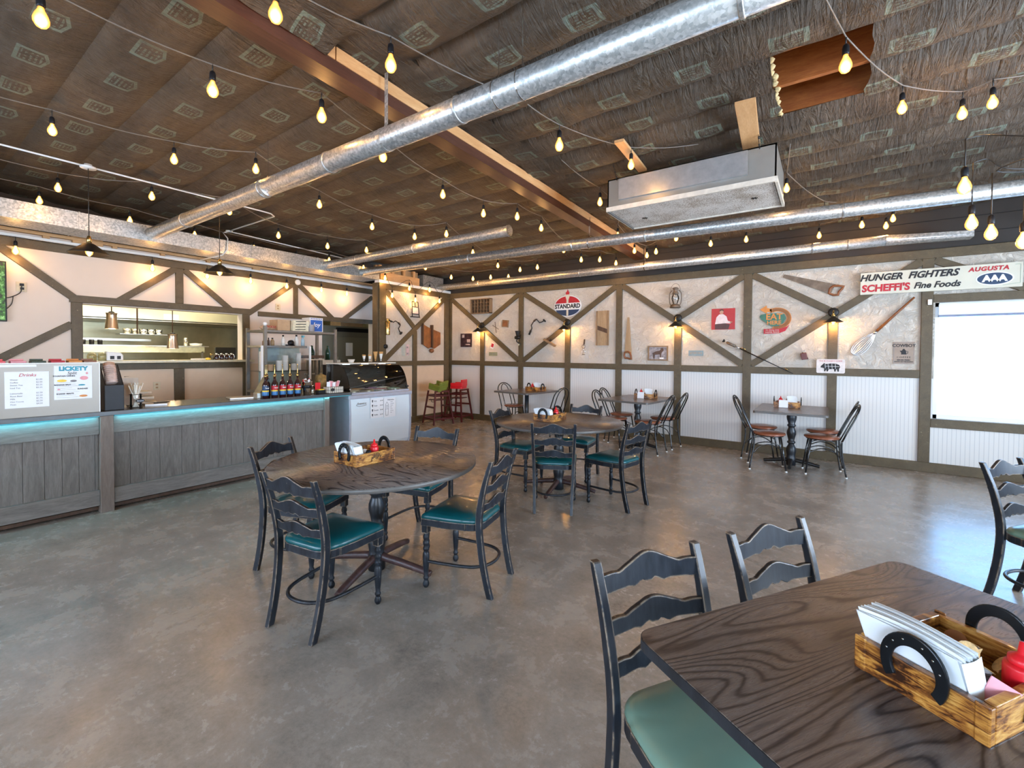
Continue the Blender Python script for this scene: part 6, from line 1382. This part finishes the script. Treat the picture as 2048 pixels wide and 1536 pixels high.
for k in range(4):
    p = rel(fx - 0.50, fy0 + 0.80, R(80), -0.15 + 0.10 * k, 0)
    big = k > 1
    o = thing('sample_cone', ('cake cone in a paper sleeve, farthest left on the stand', 'small wrapped cake cone, second on the stand', 'tall waffle cone, third on the stand', 'tall waffle cone in white sleeve, last on the stand')[k], 'cone', (p[0], p[1], 1.346 + 0.02), 0, 'sample cones on the freezer')
    build(G().lathe([(0.001, 0), (0.008, 0.0), (0.030 if big else 0.026, 0.12 if big else 0.085), (0.036 if big else 0.028, 0.155 if big else 0.10), (0.001, 0.14 if big else 0.09)], n=16), 'cone_body', M['cone'] if k == 2 else M['cup'], o)
    build(G().lathe([(0.0305, 0.12), (0.037, 0.157), (0.033, 0.157)], n=16, caps=False) if big else G().lathe([(0.027, 0.085), (0.030, 0.105), (0.024, 0.105)], n=16, caps=False), 'rim', M['cone'], o)
# ---- steel shelving unit behind the counter
t = thing('shelving_unit', 'grey metal shelving unit behind the syrup bottles', 'shelf', (-7.2, 4.1, 0))
grey = simple('grey steel shelving', (0.22, 0.21, 0.19), 0.4, 0.6)
for x in (-7.0, -7.55):
    for y in (3.47, 4.66): build(G().bb((x - 0.02, y - 0.022, 0), (x + 0.02, y + 0.022, 1.90 if x > -7.2 else 1.88)), 'upright', grey, t, world=True)
for z in (1.845, 1.605, 0.9, 0.35): build(G().bb((-7.56, 3.45, z - 0.035), (-6.985, 4.68 if z > 1.7 or z < 1.2 else 4.14, z)), 'shelf_board', grey, t, 0.003, world=True)
ST = 1.846
def carton(y, x, w, d, h, mat, lab, z=ST, lines=0, group='boxes on the shelving unit'):
    o = thing('carton', lab, 'box', (x, y, z), R(90), group); build(G().bb((-w / 2, -d / 2, 0), (w / 2, d / 2, h)), 'box', mat, o, 0.002)
    if lines:
        g = G()
        for k in range(lines): g.beam((-w * 0.35, -d / 2 - .0008, h * (0.25 + 0.5 * k / max(1, lines - 1))), (w * 0.30, -d / 2 - .0008, h * (0.25 + 0.5 * k / max(1, lines - 1)) + 0.01), 0.012, 0.001)
        build(g, 'scribble', M['ink'], o)
    return o
carton(4.05, -7.12, 0.27, 0.2, 0.085, simple('cream carton', (0.74, 0.70, 0.52), 0.6), 'lower cream carton with black marker scribbles', lines=2); carton(4.06, -7.12, 0.27, 0.2, 0.085, simple('cream carton 2', (0.76, 0.72, 0.54), 0.6), 'upper cream carton with black marker scribbles', ST + 0.086, 2)
carton(3.80, -7.2, 0.20, 0.25, 0.17, M['cardboard'], 'brown cardboard box left of the cream cartons')
o = carton(4.36, -7.2, 0.24, 0.24, 0.24, M['whitepaint'], 'white and blue ice cream cone box on top of the shelves')
build(G().bb((-0.105, -0.1225, 0.01), (0.105, -0.1205, 0.20)), 'blue_panel', M['boxblue'], o); text('Joy', 0.10, M['paper'], o, (0.0, -0.1235, 0.12), shear=0.25, off=.002, ext=0.0006); g = G()
for k in range(7): g.bb((-0.10 + 0.030 * k, -0.1225, 0.212), (-0.085 + 0.030 * k, -0.1205, 0.230))
build(g, 'dash_border', M['boxblue'], o)
solo(G().lathe([(0.001, 0), (0.045, 0), (0.05, 0.11), (0.052, 0.115), (0.001, 0.115)], n=20), 'frosted_cup', simple('frosted plastic', (0.42, 0.40, 0.42), 0.4), 'frosted grey plastic tub in front of the blue box', 'tub', (-7.03, 4.24, ST))
t = thing('bread_bag', 'plastic bag of buns with dark red lettering on the shelf top', 'bag', (-7.2, 3.62, ST), R(90)); build(G().lathe([(0.001, 0.0), (0.05, 0.005), (0.07, 0.04), (0.055, 0.08), (0.001, 0.09)], (0, 0, 0.0), 16, M=Matrix.Diagonal((2.0, 1.1, 0.9, 1))), 'bag_body', simple('pale brown bread bag', (0.48, 0.32, 0.20), 0.3, var=0.25), t); text('NICKLES', 0.05, M['inkred'], t, (0, -0.085, 0.05), shear=.2)
solo(G().lathe([(0.001, -0.032), (0.022, -0.024), (0.032, 0), (0.022, 0.024), (0.001, 0.032)], n=16), 'white_ball', M['whitepaint'], 'round white knob on the left shelf corner post', 'ball', (-7.0, 3.47, 1.932))
S2 = 1.606
items = [(3.50, 'leather', 'small brown bottle, first on the upper shelf', .022, .10), (3.57, 'darkwood', 'dark slim bottle on the upper shelf', .018, .12), (3.63, 'tanwood', 'tan labelled bottle on the upper shelf', .028, .12), (3.80, 'cup', 'cream spray bottle on the upper shelf', .026, .17), (4.02, 'cup', 'tall cream bottle with dark neck on the upper shelf', .03, .18)]
for y, m_, lab, r_, h_ in items:
    t = thing('bottle', lab, 'bottle', (-7.1, y, S2), 0, 'bottles on the upper shelf'); build(G().lathe([(0.001, 0), (r_, 0), (r_, h_ * .6), (r_ * .5, h_ * .78), (r_ * .4, h_ * .85), (0.001, h_ * .85)], n=16), 'body', M[m_], t); build(G().lathe([(0.001, h_ * .85), (r_ * .5, h_ * .85), (r_ * .5, h_), (0.001, h_)], n=12), 'cap', M['black'], t)
t = thing('tape_dispenser', 'round black tape dispenser on the upper shelf', 'dispenser', (-7.05, 3.90, S2)); build(G().lathe([(0.001, -0.02), (0.045, -0.02), (0.045, 0.02), (0.001, 0.02)], (0, 0, 0.046), 20, M=ry(R(90))), 'wheel', M['black'], t); build(G().bb((-0.02, -0.08, 0), (0.02, 0.05, 0.02)), 'base', M['black'], t)
t = thing('spray_bottle', 'pale blue plastic bottle on the upper shelf right side', 'bottle', (-7.05, 4.10, S2)); build(G().lathe([(0.001, 0), (0.028, 0), (0.028, 0.10), (0.014, 0.13), (0.001, 0.14)], n=14), 'body', simple('pale blue bottle', (0.35, 0.48, 0.55), 0.3), t); build(G().bb((-0.02, -0.015, 0.14), (0.03, 0.015, 0.17)), 'trigger', simple('teal trigger', (0.1, 0.35, 0.4), 0.4), t)
# glass display case under the upper shelf with foam cups
t = thing('display_case', 'glass fronted cup cabinet standing on the back shelf', 'cabinet', (-7.05, 3.72, 0.901))
build(G().bb((-6.975, 3.39, 0.901), (-6.955, 3.42, 1.60)).bb((-6.975, 4.16, 0.901), (-6.955, 4.19, 1.60)), 'white_frame', M['whitepaint'], t, world=True); build(G().bb((-6.968, 3.42, 0.901), (-6.962, 4.16, 1.60)), 'glass_door', M['glass'], t, world=True)
build(G().bb((-7.50, 3.40, 1.20), (-6.98, 4.16, 1.21)), 'inner_shelf', M['glass'], t, world=True); build(G().bb((-7.52, 3.62, 0.901), (-7.5, 4.30, 1.60)), 'back_panel', simple('mint back panel', (0.30, 0.36, 0.31), 0.4), t, world=True)
for i, (y, h_, m_) in enumerate(((3.50, 0.30, 'cup'), (3.62, 0.10, 'cardboard'), (3.76, 0.16, 'cup'), (3.86, 0.24, 'cup'), (4.0, 0.11, 'cup'), (4.08, 0.28, 'cup'), (3.58, 0.20, 'boxblue'))):
    z0 = 1.211
    pr = [(0.001, 0), (0.042, 0.0)]
    n_ = int(h_ / 0.02)
    for k in range(n_): pr += [(0.040 + 0.002 * (k % 2), 0.02 * k + .005), (0.044, 0.02 * k + 0.018)]
    pr += [(0.03, h_), (0.001, h_)]
    solo(G().lathe(pr, n=16), 'cup_sleeve', M[m_], ('tall white foam cup stack at the left end', 'short brown cup stack in the cabinet', 'medium white cup stack in the cabinet', 'tall white cup stack near the middle', 'short white cup stack in the cabinet', 'tall white cup stack at the right end', 'blue patterned cup stack in the cabinet')[i], 'cup stack', (-7.15 - (0.14 if m_ == 'boxblue' else 0), y, z0), group='cup stacks in the glass cabinet')
# utensils rail, soda dispenser, pans
t = thing('utensil_rack', 'wall rack with hanging ladles and whisks right of the cup cabinet', 'rack', (-7.35, 4.45, 1.40), R(90)); build(G().bb((-0.2, -0.04, 0.0), (0.2, 0.04, 0.05)), 'box_shelf', M['darkwood'], t); build(G().bb((-0.2, -0.045, -0.035), (0.2, -0.035, -0.015)), 'rail', M['steel'], t)
for k in range(5): build(G().tube([(-0.15 + 0.07 * k, -0.045, -0.03), (-0.15 + 0.07 * k, -0.045, -0.24 - 0.03 * (k % 2))], 0.005, 6).lathe([(0.001, -0.02), (0.022, -0.01), (0.024, 0.01), (0.001, 0.012)], (-0.15 + 0.07 * k, -0.045, -0.27 - 0.03 * (k % 2)), 10), 'ladle', M['steel'], t)
solo(G().lathe([(0.001, 0), (0.075, 0.0), (0.11, 0.10), (0.09, 0.20), (0.001, 0.24)], n=20), 'bread_loaf_bag', simple('clear bag of yellow buns', (0.62, 0.50, 0.22), 0.25, var=0.35), 'yellowish bag of buns behind the freezer', 'bag', (-7.12, 4.47, 0.9005))
t = thing('soda_machine', 'tall grey soda fountain machine behind the freezer', 'machine', (-7.75, 4.85, 0), R(90)); build(G().bb((-0.16, -0.25, 0), (0.24, 0.2, 1.36)), 'cabinet', simple('grey green machine', (0.22, 0.22, 0.18), 0.4, 0.3), t, 0.008); build(G().bb((-0.10, -0.262, 0.95), (0.18, -0.251, 1.28)), 'dispense_bay', M['black'], t); build(G().bb((-0.14, -0.30, 1.28), (0.22, -0.25, 1.36)), 'valve_head', M['steel'], t)
for y, r_ in ((4.68, .05), (5.0, .045)): solo(G().lathe([(0.001, 0), (r_, 0), (r_, 0.15), (r_ * .4, 0.22), (r_ * .4, 0.26), (0.001, 0.27)], n=16), 'green_bottle', simple('dark green glass', (0.015, 0.05, 0.03), 0.15), 'dark green bottle on the soda machine, ' + ('left' if y < 4.8 else 'right'), 'bottle', (-7.75, y, 1.361), group='bottles on the soda machine')
t = thing('refrigerator', 'tall grey stainless refrigerator with a posted sheet in the back doorway', 'refrigerator', (-9.35, 6.35, 0), R(90))
build(G().bb((-0.85, -0.3, 0), (0.80, 0.4, 2.10)), 'cabinet', simple('olive grey steel', (0.25, 0.24, 0.19), 0.35, 0.5, var=0.06, scale=2), t, 0.006); build(G().bb((-0.30, -0.315, 0.1), (0.78, -0.301, 1.85)), 'door', simple('olive grey door', (0.27, 0.26, 0.20), 0.35, 0.45, var=0.06, scale=2), t, 0.004); build(G().bb((-0.30, -0.32, 1.97), (0.78, -0.30, 2.06)), 'black_vent', M['black'], t); build(G().bb((-0.06, -0.3175, 1.42), (0.12, -0.3155, 1.72)), 'posted_sheet', M['paper'], t)
build(G().bb((-0.30, -0.34, 1.0), (-0.27, -0.315, 1.4)), 'handle', M['steel'], t)
solo(G().bb((-0.3, -0.2, 0), (0.3, 0.2, 0.12)), 'cardboard_box', M['cardboard'], 'flat cardboard boxes on top of the grey refrigerator', 'box', (-9.3, 6.5, 2.101), R(90), 0.003)
# ---- kitchen seen through the pass-through
t = thing('exhaust_hood', 'large stainless exhaust hood across the kitchen', 'hood', (-9.9, 2.9, 2.0))
hoodm = simple('bright stainless hood', (0.74, 0.71, 0.52), 0.33, 0.5, var=0.15, scale=1.5)
build(G().bb((-9.85, 0.3, 2.045), (-9.75, 5.2, 2.9)), 'front_face', hoodm, t, world=True); build(G().bb((-11.1, 0.3, 2.03), (-9.75, 5.2, 2.06)), 'lower_lip', M['steel'], t, world=True)
build(G().bb((-9.748, 3.05, 2.07), (-9.744, 3.28, 2.17)), 'posted_note', M['paper'], t, world=True)
t = thing('pass_shelf', 'long stainless double shelf in the kitchen behind the opening', 'shelf', (-9.4, 2.7, 0))
build(G().bb((-9.9, 1.0, 1.585), (-9.35, 3.62, 1.60)), 'upper_board', M['steel'], t, world=True); build(G().bb((-9.38, 1.0, 1.48), (-9.36, 3.55, 1.585)), 'front_panel', simple('pale yellow steel', (0.56, 0.54, 0.34), 0.35, 0.4), t, world=True)
for y in (1.3, 3.50): build(G().bb((-9.40, y, 0), (-9.36, y + 0.03, 1.5)), 'leg', M['steel'], t, world=True)
build(G().bb((-9.95, 1.0, 0.9), (-9.35, 3.6, 0.94)), 'lower_board', M['steel'], t, world=True)
t = thing('cooking_range', 'dark cooking line under the stainless shelf', 'range', (-10.6, 2.6, 0)); build(G().bb((-11.1, 0.8, 0), (-10.2, 3.9, 1.30)), 'range_body', simple('dark range', (0.05, 0.035, 0.02), 0.4, 0.4, var=0.5, scale=3), t, world=True); build(G().bb((-11.15, 0.8, 1.30), (-11.1, 3.9, 1.95)), 'back_splash', kst, t, world=True); build(G().bb((-10.6, 0.8, 1.68), (-10.2, 3.0, 1.72)), 'high_shelf', M['steel'], t, world=True)
for i in range(5):
    y = 2.50 + 0.115 * i
    solo(G().lathe([(0.001, 0.0), (0.050, 0.0), (0.053, 0.09), (0.051, 0.09), (0.047, 0.006), (0.001, 0.006)], n=20).tube([(0.052, 0, 0.075), (0.18, 0, 0.085)], 0.007, 6), 'saucepan', M['steel'] if i < 2 else M['chrome'], 'saucepan on the kitchen rack, number %s from the left' % ('one', 'two', 'three', 'four', 'five')[i], 'pan', (-9.62 - 0.02 * i, y, 1.792), R(180), group='saucepans hanging in the kitchen')
t = thing('pan_rack', 'stainless rack carrying the row of saucepans in the kitchen', 'rack', (-9.62, 2.75, 1.79)); build(G().bb((-9.75, 2.38, 1.782), (-9.5, 3.08, 1.790)), 'rack_plate', M['steel'], t, world=True); build(G().tube([(-9.55, 2.62, 1.79), (-9.55, 2.62, 2.95)], 0.012, 8), 'hanging_rod', M['darkwood'], t, world=True)
def heat_lamp(y, z, lab):
    t = thing('heat_lamp', lab, 'heat lamp', (-8.6, y, z), 0, 'copper heat lamps over the pass-through')
    build(G().lathe([(0.078, 0.0), (0.062, 0.14), (0.060, 0.20), (0.066, 0.225), (0.070, 0.23), (0.064, 0.225), (0.056, 0.20), (0.058, 0.14), (0.074, 0.0)], n=32, caps=False), 'shade', M['copper'], t)
    build(G().lathe([(0.001, 0.222), (0.060, 0.222), (0.060, 0.215), (0.001, 0.215)], n=28), 'cap_plate', M['copper'], t); build(G().lathe([(0.001, 0.222), (0.035, 0.225), (0.035, 0.245), (0.015, 0.255), (0.001, 0.26)], n=18), 'neck', M['black'], t)
    build(G().tube([(0, 0, 0.25), (0, 0, 2.94 - z)], 0.007, 8), 'stem', M['darkwood'], t)
    build(G().lathe([(0.001, 0.02), (0.03, 0.03), (0.04, 0.06), (0.02, 0.11), (0.001, 0.115)], n=16), 'bulb', M['bulbglass'], t)
    l = bpy.data.lights.new('heat_light', 'POINT'); l.energy = 6; l.color = (1.0, 0.75, 0.42); l.shadow_soft_size = 0.03; lo = bpy.data.objects.new('heat_light', l); lo.location = (0, 0, 0.0); COL.objects.link(lo); lo.parent = t
heat_lamp(2.06, 1.83, 'copper heat lamp hung high at the left of the kitchen opening'); heat_lamp(2.81, 1.55, 'copper heat lamp hung low at the middle of the kitchen opening')
# things on the pass sill
SZ = 1.3705
for i, y in enumerate((3.26, 3.335, 3.41, 3.485)):
    t = thing('sauce_pitcher', 'dark syrup pitcher with chrome top on the sill, %s' % ('first from the left', 'second from the left', 'third from the left', 'nearest the shelving')[i], 'pitcher', (-8.14, y, SZ), 0, 'sauce pitchers on the kitchen sill')
    build(G().lathe([(0.001, 0), (0.032, 0.0), (0.036, 0.02), (0.030, 0.07), (0.022, 0.085), (0.001, 0.086)], n=16), 'body', M['syrup'], t); build(G().lathe([(0.001, 0.086), (0.023, 0.086), (0.020, 0.10), (0.001, 0.105)], n=14), 'lid', M['chrome'], t); build(G().tube(smooth_path([(0.025, 0.015, 0.085), (0.05, 0.02, 0.07), (0.05, 0.02, 0.03), (0.032, 0.012, 0.02)]), 0.004, 6), 'handle', M['chrome'], t)
t = thing('peach_bowl', 'white handled spatula with a yellow scoop lying on the sill', 'utensil', (-8.12, 3.05, SZ), R(90)); build(G().tube([(-0.16, 0, 0.012), (0.04, 0, 0.012)], 0.011, 8), 'handle', M['cup'], t); build(G().lathe([(0.001, 0), (0.035, 0.0), (0.035, 0.03), (0.001, 0.035)], (0.08, 0, 0), 16), 'scoop', M['yellow'], t)
t = thing('glass_jar', 'glass jar with brass lid beside the dark pitchers', 'jar', (-8.14, 3.19, SZ)); build(G().lathe([(0.001, 0), (0.03, 0), (0.03, 0.07), (0.02, 0.085)], n=16, caps=False), 'jar_body', M['glass'], t); build(G().lathe([(0.001, 0.085), (0.024, 0.085), (0.024, 0.10), (0.001, 0.10)], n=14), 'lid', M['brass'], t)
t = thing('toaster', 'small white two slot toaster at the left end of the sill', 'toaster', (-8.14, 1.97, SZ), R(90)); build(G().prism([(-0.09, 0), (0.09, 0), (0.09, 0.075), (0.06, 0.115), (-0.09, 0.13)], -0.06, 0.06, 'y'), 'body', M['whitepaint'], t, 0.012); build(G().bb((-0.055, -0.064, 0.02), (-0.01, -0.06, 0.065)).bb((0.02, -0.064, 0.02), (0.06, -0.06, 0.065)), 'dark_panel', M['black'], t)
for y, s in ((1.74, 'left'), (1.85, 'right')): solo(G().lathe([(0.001, 0), (0.045, 0), (0.05, 0.06), (0.04, 0.10), (0.001, 0.11)], n=18), 'preserve_jar', simple('olive preserve jar', (0.36, 0.33, 0.16), 0.15, var=0.3), 'olive coloured preserve jar on the sill, %s one' % s, 'jar', (-8.14, y, SZ), group='preserve jars on the sill')
for i in range(3): solo(G().lathe([(0.001, 0), (0.03, 0), (0.032, 0.08), (0.001, 0.08)], n=14), 'black_mug', M['black'], 'black mug on the kitchen shelf, %s' % ('left', 'middle', 'right')[i], 'mug', (-9.5, 1.93 + 0.10 * i, 1.601), group='black mugs on the kitchen shelf')
solo(G().lathe([(0.001, 0), (0.045, 0), (0.05, 0.13), (0.035, 0.20), (0.001, 0.22)], n=16), 'blender_jar', M['leather'], 'brown canister on the kitchen shelf behind the low heat lamp', 'canister', (-9.55, 3.10, 1.601))
solo(G().lathe([(0.001, 0), (0.035, 0), (0.035, 0.12), (0.02, 0.15), (0.001, 0.15)], n=14), 'measuring_cup', M['steel'], 'grey steel canister at the right of the kitchen shelf', 'canister', (-9.5, 3.30, 1.601))
solo(G().lathe([(0.001, 0), (0.09, 0), (0.10, 0.045), (0.001, 0.05)], n=20), 'white_dish', M['cup'], 'white dish at the right end of the kitchen shelf', 'dish', (-9.5, 3.46, 1.601))
t = thing('kitchen_monitor', 'black order monitor in the kitchen behind the dark pitchers', 'monitor', (-9.0, 3.75, 1.30), R(90)); build(G().bb((-0.17, -0.02, 0.0), (0.17, 0.02, 0.28)), 'screen', M['screen'], t, 0.004); build(G().bb((-0.03, -0.02, -1.3), (0.03, 0.02, 0.0)), 'stand', M['black'], t)
# ============================================================ PENDANTS AND LIGHT STRINGS
def pendant(y, x, ztop, zl, lab):
    t = thing('pendant_lamp', lab, 'lamp', (x, y, ztop), 0, 'black cone pendants over the counter')
    H = zl - ztop
    build(G().lathe([(0.001, 0.02), (0.03, 0.02), (0.03, 0.0), (0.065, -0.005), (0.062, -0.02), (0.001, -0.022)], n=24), 'canopy', M['whitepaint'], t)
    build(G().tube([(0, 0, -0.02), (0, 0, H + 0.13)], 0.004, 6), 'cord', M['cord'], t)
    build(G().lathe([(0.001, H + 0.14), (0.012, H + 0.135), (0.020, H + 0.11), (0.022, H + 0.06), (0.001, H + 0.06)], n=16), 'brass_socket', M['brass'], t)
    build(G().lathe([(0.022, H + 0.065), (0.045, H + 0.055), (0.155, H - 0.035), (0.165, H - 0.045), (0.160, H - 0.043), (0.150, H - 0.040), (0.042, H + 0.050), (0.02, H + 0.06)], n=40, caps=False), 'cone_shade', M['blackmetal'], t)
    build(G().lathe([(0.001, H + 0.055), (0.014, H + 0.05), (0.030, H + 0.015), (0.034, H - 0.015), (0.026, H - 0.045), (0.010, H - 0.062), (0.001, H - 0.065)], n=20), 'bulb', M['bulbglass'], t)
    l = bpy.data.lights.new('pendant_light', 'POINT'); l.energy = 7; l.color = (1.0, 0.55, 0.2); l.shadow_soft_size = 0.03
    lo = bpy.data.objects.new('pendant_light', l); lo.location = (0, 0, H - 0.09); COL.objects.link(lo); lo.parent = t
pendant(1.285, -6.06, 3.345, 2.52, 'black cone pendant lamp at the left over the counter')
pendant(2.47, -6.07, 3.335, 2.50, 'black cone pendant lamp at the right over the counter')
STR = [
 ('running above the counter pendants', [(-7.45, 0.3, 0), (-7.40, 1.15, 1), (-7.42, 1.97, 1), (-7.45, 2.71, 1), (-7.50, 3.55, 1), (-7.48, 4.24, 1), (-7.22, 4.69, 1), (-7.22, 5.41, 1), (-7.0, 5.6, 0)]),
 ('second line from the left wall', [(-6.75, 0.2, 0), (-6.70, 1.18, 1), (-6.16, 1.83, 1), (-5.97, 2.54, 1), (-6.47, 3.40, 1), (-6.40, 4.13, 1), (-6.09, 4.62, 1), (-6.22, 6.05, 1), (-6.43, 6.99, 1), (-6.15, 7.36, 1), (-5.74, 7.44, 1), (-5.4, 7.6, 1)]),
 ('across the middle of the dark ceiling', [(-5.3, 0.1, 0), (-5.10, 0.87, 1), (-4.89, 1.62, 1), (-4.48, 2.14, 1), (-4.84, 3.02, 1), (-5.01, 3.89, 1), (-4.88, 4.53, 1), (-4.41, 4.69, 1), (-4.76, 5.69, 1), (-4.98, 6.67, 1), (-4.83, 7.18, 1), (-4.44, 7.18, 1)]),
 ('closest to the left side of the ceiling beam', [(-3.8, 0.05, 0), (-3.50, 0.56, 1), (-3.43, 1.36, 1), (-3.11, 1.96, 1), (-3.25, 2.64, 1), (-3.44, 3.60, 1), (-3.45, 4.32, 1), (-3.17, 4.64, 1), (-3.16, 5.20, 1), (-3.45, 6.37, 1), (-3.50, 7.10, 1), (-3.23, 7.27, 1), (-3.10, 7.68, 1)]),
 ('crossing to the hanging grey unit', [(-2.45, 0.4, 0), (-2.42, 1.26, 1), (-2.23, 1.87, 1), (-1.97, 2.9, 0), (-1.86, 3.34, 1), (-1.50, 4.05, 1), (-1.0, 4.43, 0)]),
 ('between the beam and the hanging grey unit', [(-2.2, 4.0, 0), (-2.12, 4.76, 1), (-2.15, 5.5, 0), (-2.44, 6.10, 1), (-2.53, 7.03, 1), (-2.46, 7.43, 1), (-2.26, 7.27, 1), (-1.79, 6.68, 1), (-1.44, 7.26, 1), (-0.97, 7.31, 1)]),
 ('right of the hanging grey unit', [(-0.30, 4.9, 0), (-0.36, 5.48, 1), (-0.04, 6.65, 1), (0.16, 6.95, 0), (-0.1, 7.65, 1), (0.36, 7.40, 1), (0.62, 7.62, 1), (0.66, 7.30, 1)]),
 ('nearest the camera on the right under the pale insulation', [(-0.25, 2.1, 0), (0.07, 3.45, 1), (0.42, 4.26, 1), (0.79, 4.60, 1), (0.93, 4.53, 1), (1.35, 4.7, 0)]),
]
BP = [(0.001, 0.0), (0.013, -0.002), (0.016, -0.018), (0.029, -0.045), (0.0355, -0.068), (0.034, -0.086), (0.022, -0.106), (0.008, -0.113), (0.001, -0.114)]
bulb_me = G().lathe(BP, n=18).mesh('bulb'); bulb_me.materials.append(M['bulbglass'])
sock_me = G().lathe([(0.001, 0.062), (0.008, 0.062), (0.017, 0.052), (0.0195, 0.035), (0.0195, 0.004), (0.016, -0.004), (0.001, -0.004)], n=14).mesh('socket'); sock_me.materials.append(M['black'])
bl = bpy.data.lights.new('bulb_light', 'POINT'); bl.energy = 2.8; bl.color = (1.0, 0.50, 0.15); bl.shadow_soft_size = 0.03
def add_bulb(t, p, drop, tiltx=0.0, lit=True, wall=False, sc=1.0):
    # p: centre of the glass in world space
    loc = Vector(p) - t.location
    s = bpy.data.objects.new('socket', sock_me); COL.objects.link(s); s.parent = t; s.location = loc + Vector((0, 0, 0.06)); s.scale = (sc,) * 3
    b = bpy.data.objects.new('bulb', bulb_me); COL.objects.link(b); b.parent = s; b.location = (0, 0, 0)
    lo = bpy.data.objects.new('bulb_light', bl); COL.objects.link(lo); lo.parent = s; lo.location = (0.0, 0, -0.16)
    build(G().tube([loc + Vector((0, 0, 0.12)), loc + Vector((0, 0, 0.06 + drop))], 0.0042, 6), 'drop_cord', M['cord'], t)
for name, pts in STR:
    x0, y0, _ = pts[0]
    t = thing('string_light', 'festoon string with lit amber bulbs, ' + name, 'string lights', (x0, y0, CEIL(x0, y0) - 0.1), 0, 'festoon strings under the ceiling')
    wire = []
    for x, y, on in pts:
        z = CEIL(x, y)
        if on:
            add_bulb(t, (x, y, z - 0.27), 0.11, sc=0.86 if math.hypot(x, y) > 4.2 else 1.0); wire.append((x, y, z - 0.105))
        else: wire.append((x, y, z - 0.06))
    full = []
    for a, b in zip(wire[:-1], wire[1:]):
        a = Vector(a); b = Vector(b); L = (b - a).length
        mid = (a + b) / 2
        for k in range(6):
            u = k / 6; p = a.lerp(b, u); p.z -= 0.03 * math.sin(PI * u) * min(1, L) ; full.append(p - t.location)
    full.append(Vector(wire[-1]) - t.location)
    build(G().tube(full, 0.0045, 6), 'festoon_cord', M['cordlight'], t)
# hanging loops on the far right, low bulbs on long cords
t = thing('string_light', 'festoon string looping low with big bulbs at the right edge', 'string lights', (1.1, 4.6, 3.2), 0, 'festoon strings under the ceiling')
def gp(x, y, z): return Vector((x, y, z)) - t.location
low = [((0.74, 4.19, 2.655), 2.96), ((0.86, 4.63, 2.50), 2.93), ((0.98, 4.72, 2.43), 2.86), ((1.09, 4.50, 2.31), 2.9)]
for (x, y, z), zt in low:
    add_bulb(t, (x, y, z), zt - z - 0.06, sc=1.05)
cw = [(0.74, 4.19, 2.96), (0.85, 4.3, 3.0), (1.1, 4.2, 2.88), (1.5, 4.5, 2.85)]
build(G().tube([gp(*p) for p in smooth_path(cw)], 0.0045, 6), 'festoon_cord', M['cord'], t)
cw = [(0.86, 4.63, 2.93), (0.95, 4.7, 2.96), (1.05, 4.7, 2.87), (1.4, 4.9, 2.86), (1.0, 4.72, 2.87), (1.3, 4.5, 2.92), (1.09, 4.5, 2.9)]
build(G().tube([gp(*p) for p in smooth_path(cw)], 0.0045, 6), 'festoon_cord', M['cord'], t)
build(G().tube([gp(1.5, 4.5, 2.85), gp(1.7, 4.4, 3.45)], 0.004, 6), 'festoon_cord', M['cord'], t)
# string along the kitchen wall and the corner wall
t = thing('string_light', 'festoon string along the top of the left kitchen wall', 'string lights', (-8.0, 2.0, 2.87), 0, 'festoon strings on the walls')
ysl = [(1.035, 2.70), (2.37, 2.70), (3.07, 2.69), (3.72, 2.70), (4.34, 2.69), (5.02, 2.70), (5.58, 2.69)]
for y, z in ysl: add_bulb(t, (-7.98, y, z), 0.10, sc=0.95)
wire = []
for (a, za), (b, zb) in zip([(-0.5, 2.86)] + ysl, ysl + [(5.83, 2.84)]):
    for k in range(4): wire.append(Vector((-7.98, a + (b - a) * k / 4, 2.862 - 0.01 * math.sin(PI * k / 4))) - t.location)
wire.append(Vector((-7.98, 5.80, 2.85)) - t.location)
build(G().tube(wire, 0.005, 6), 'festoon_cord', M['cord'], t)
t = thing('string_light', 'festoon string draped over the corner wall beside the raw framing', 'string lights', (-7.2, 6.0, 2.98), 0, 'festoon strings on the walls')
cb_ = [(-7.22, 5.92, 2.99), (-7.22, 6.10, 2.66), (-7.22, 6.56, 2.86), (-7.22, 6.73, 2.63), (-7.22, 7.15, 2.90), (-7.22, 7.46, 2.68)]
for p in cb_: add_bulb(t, p, 0.12, sc=0.95)
build(G().tube([Vector(p) - t.location for p in smooth_path([(-7.22, 5.9, 3.17), (-7.22, 6.1, 2.84), (-7.22, 6.56, 3.04), (-7.22, 6.73, 2.81), (-7.22, 7.15, 3.08), (-7.22, 7.46, 2.86), (-7.2, 7.7, 3.1)], 5)], 0.0045, 6), 'festoon_cord', M['cord'], t)
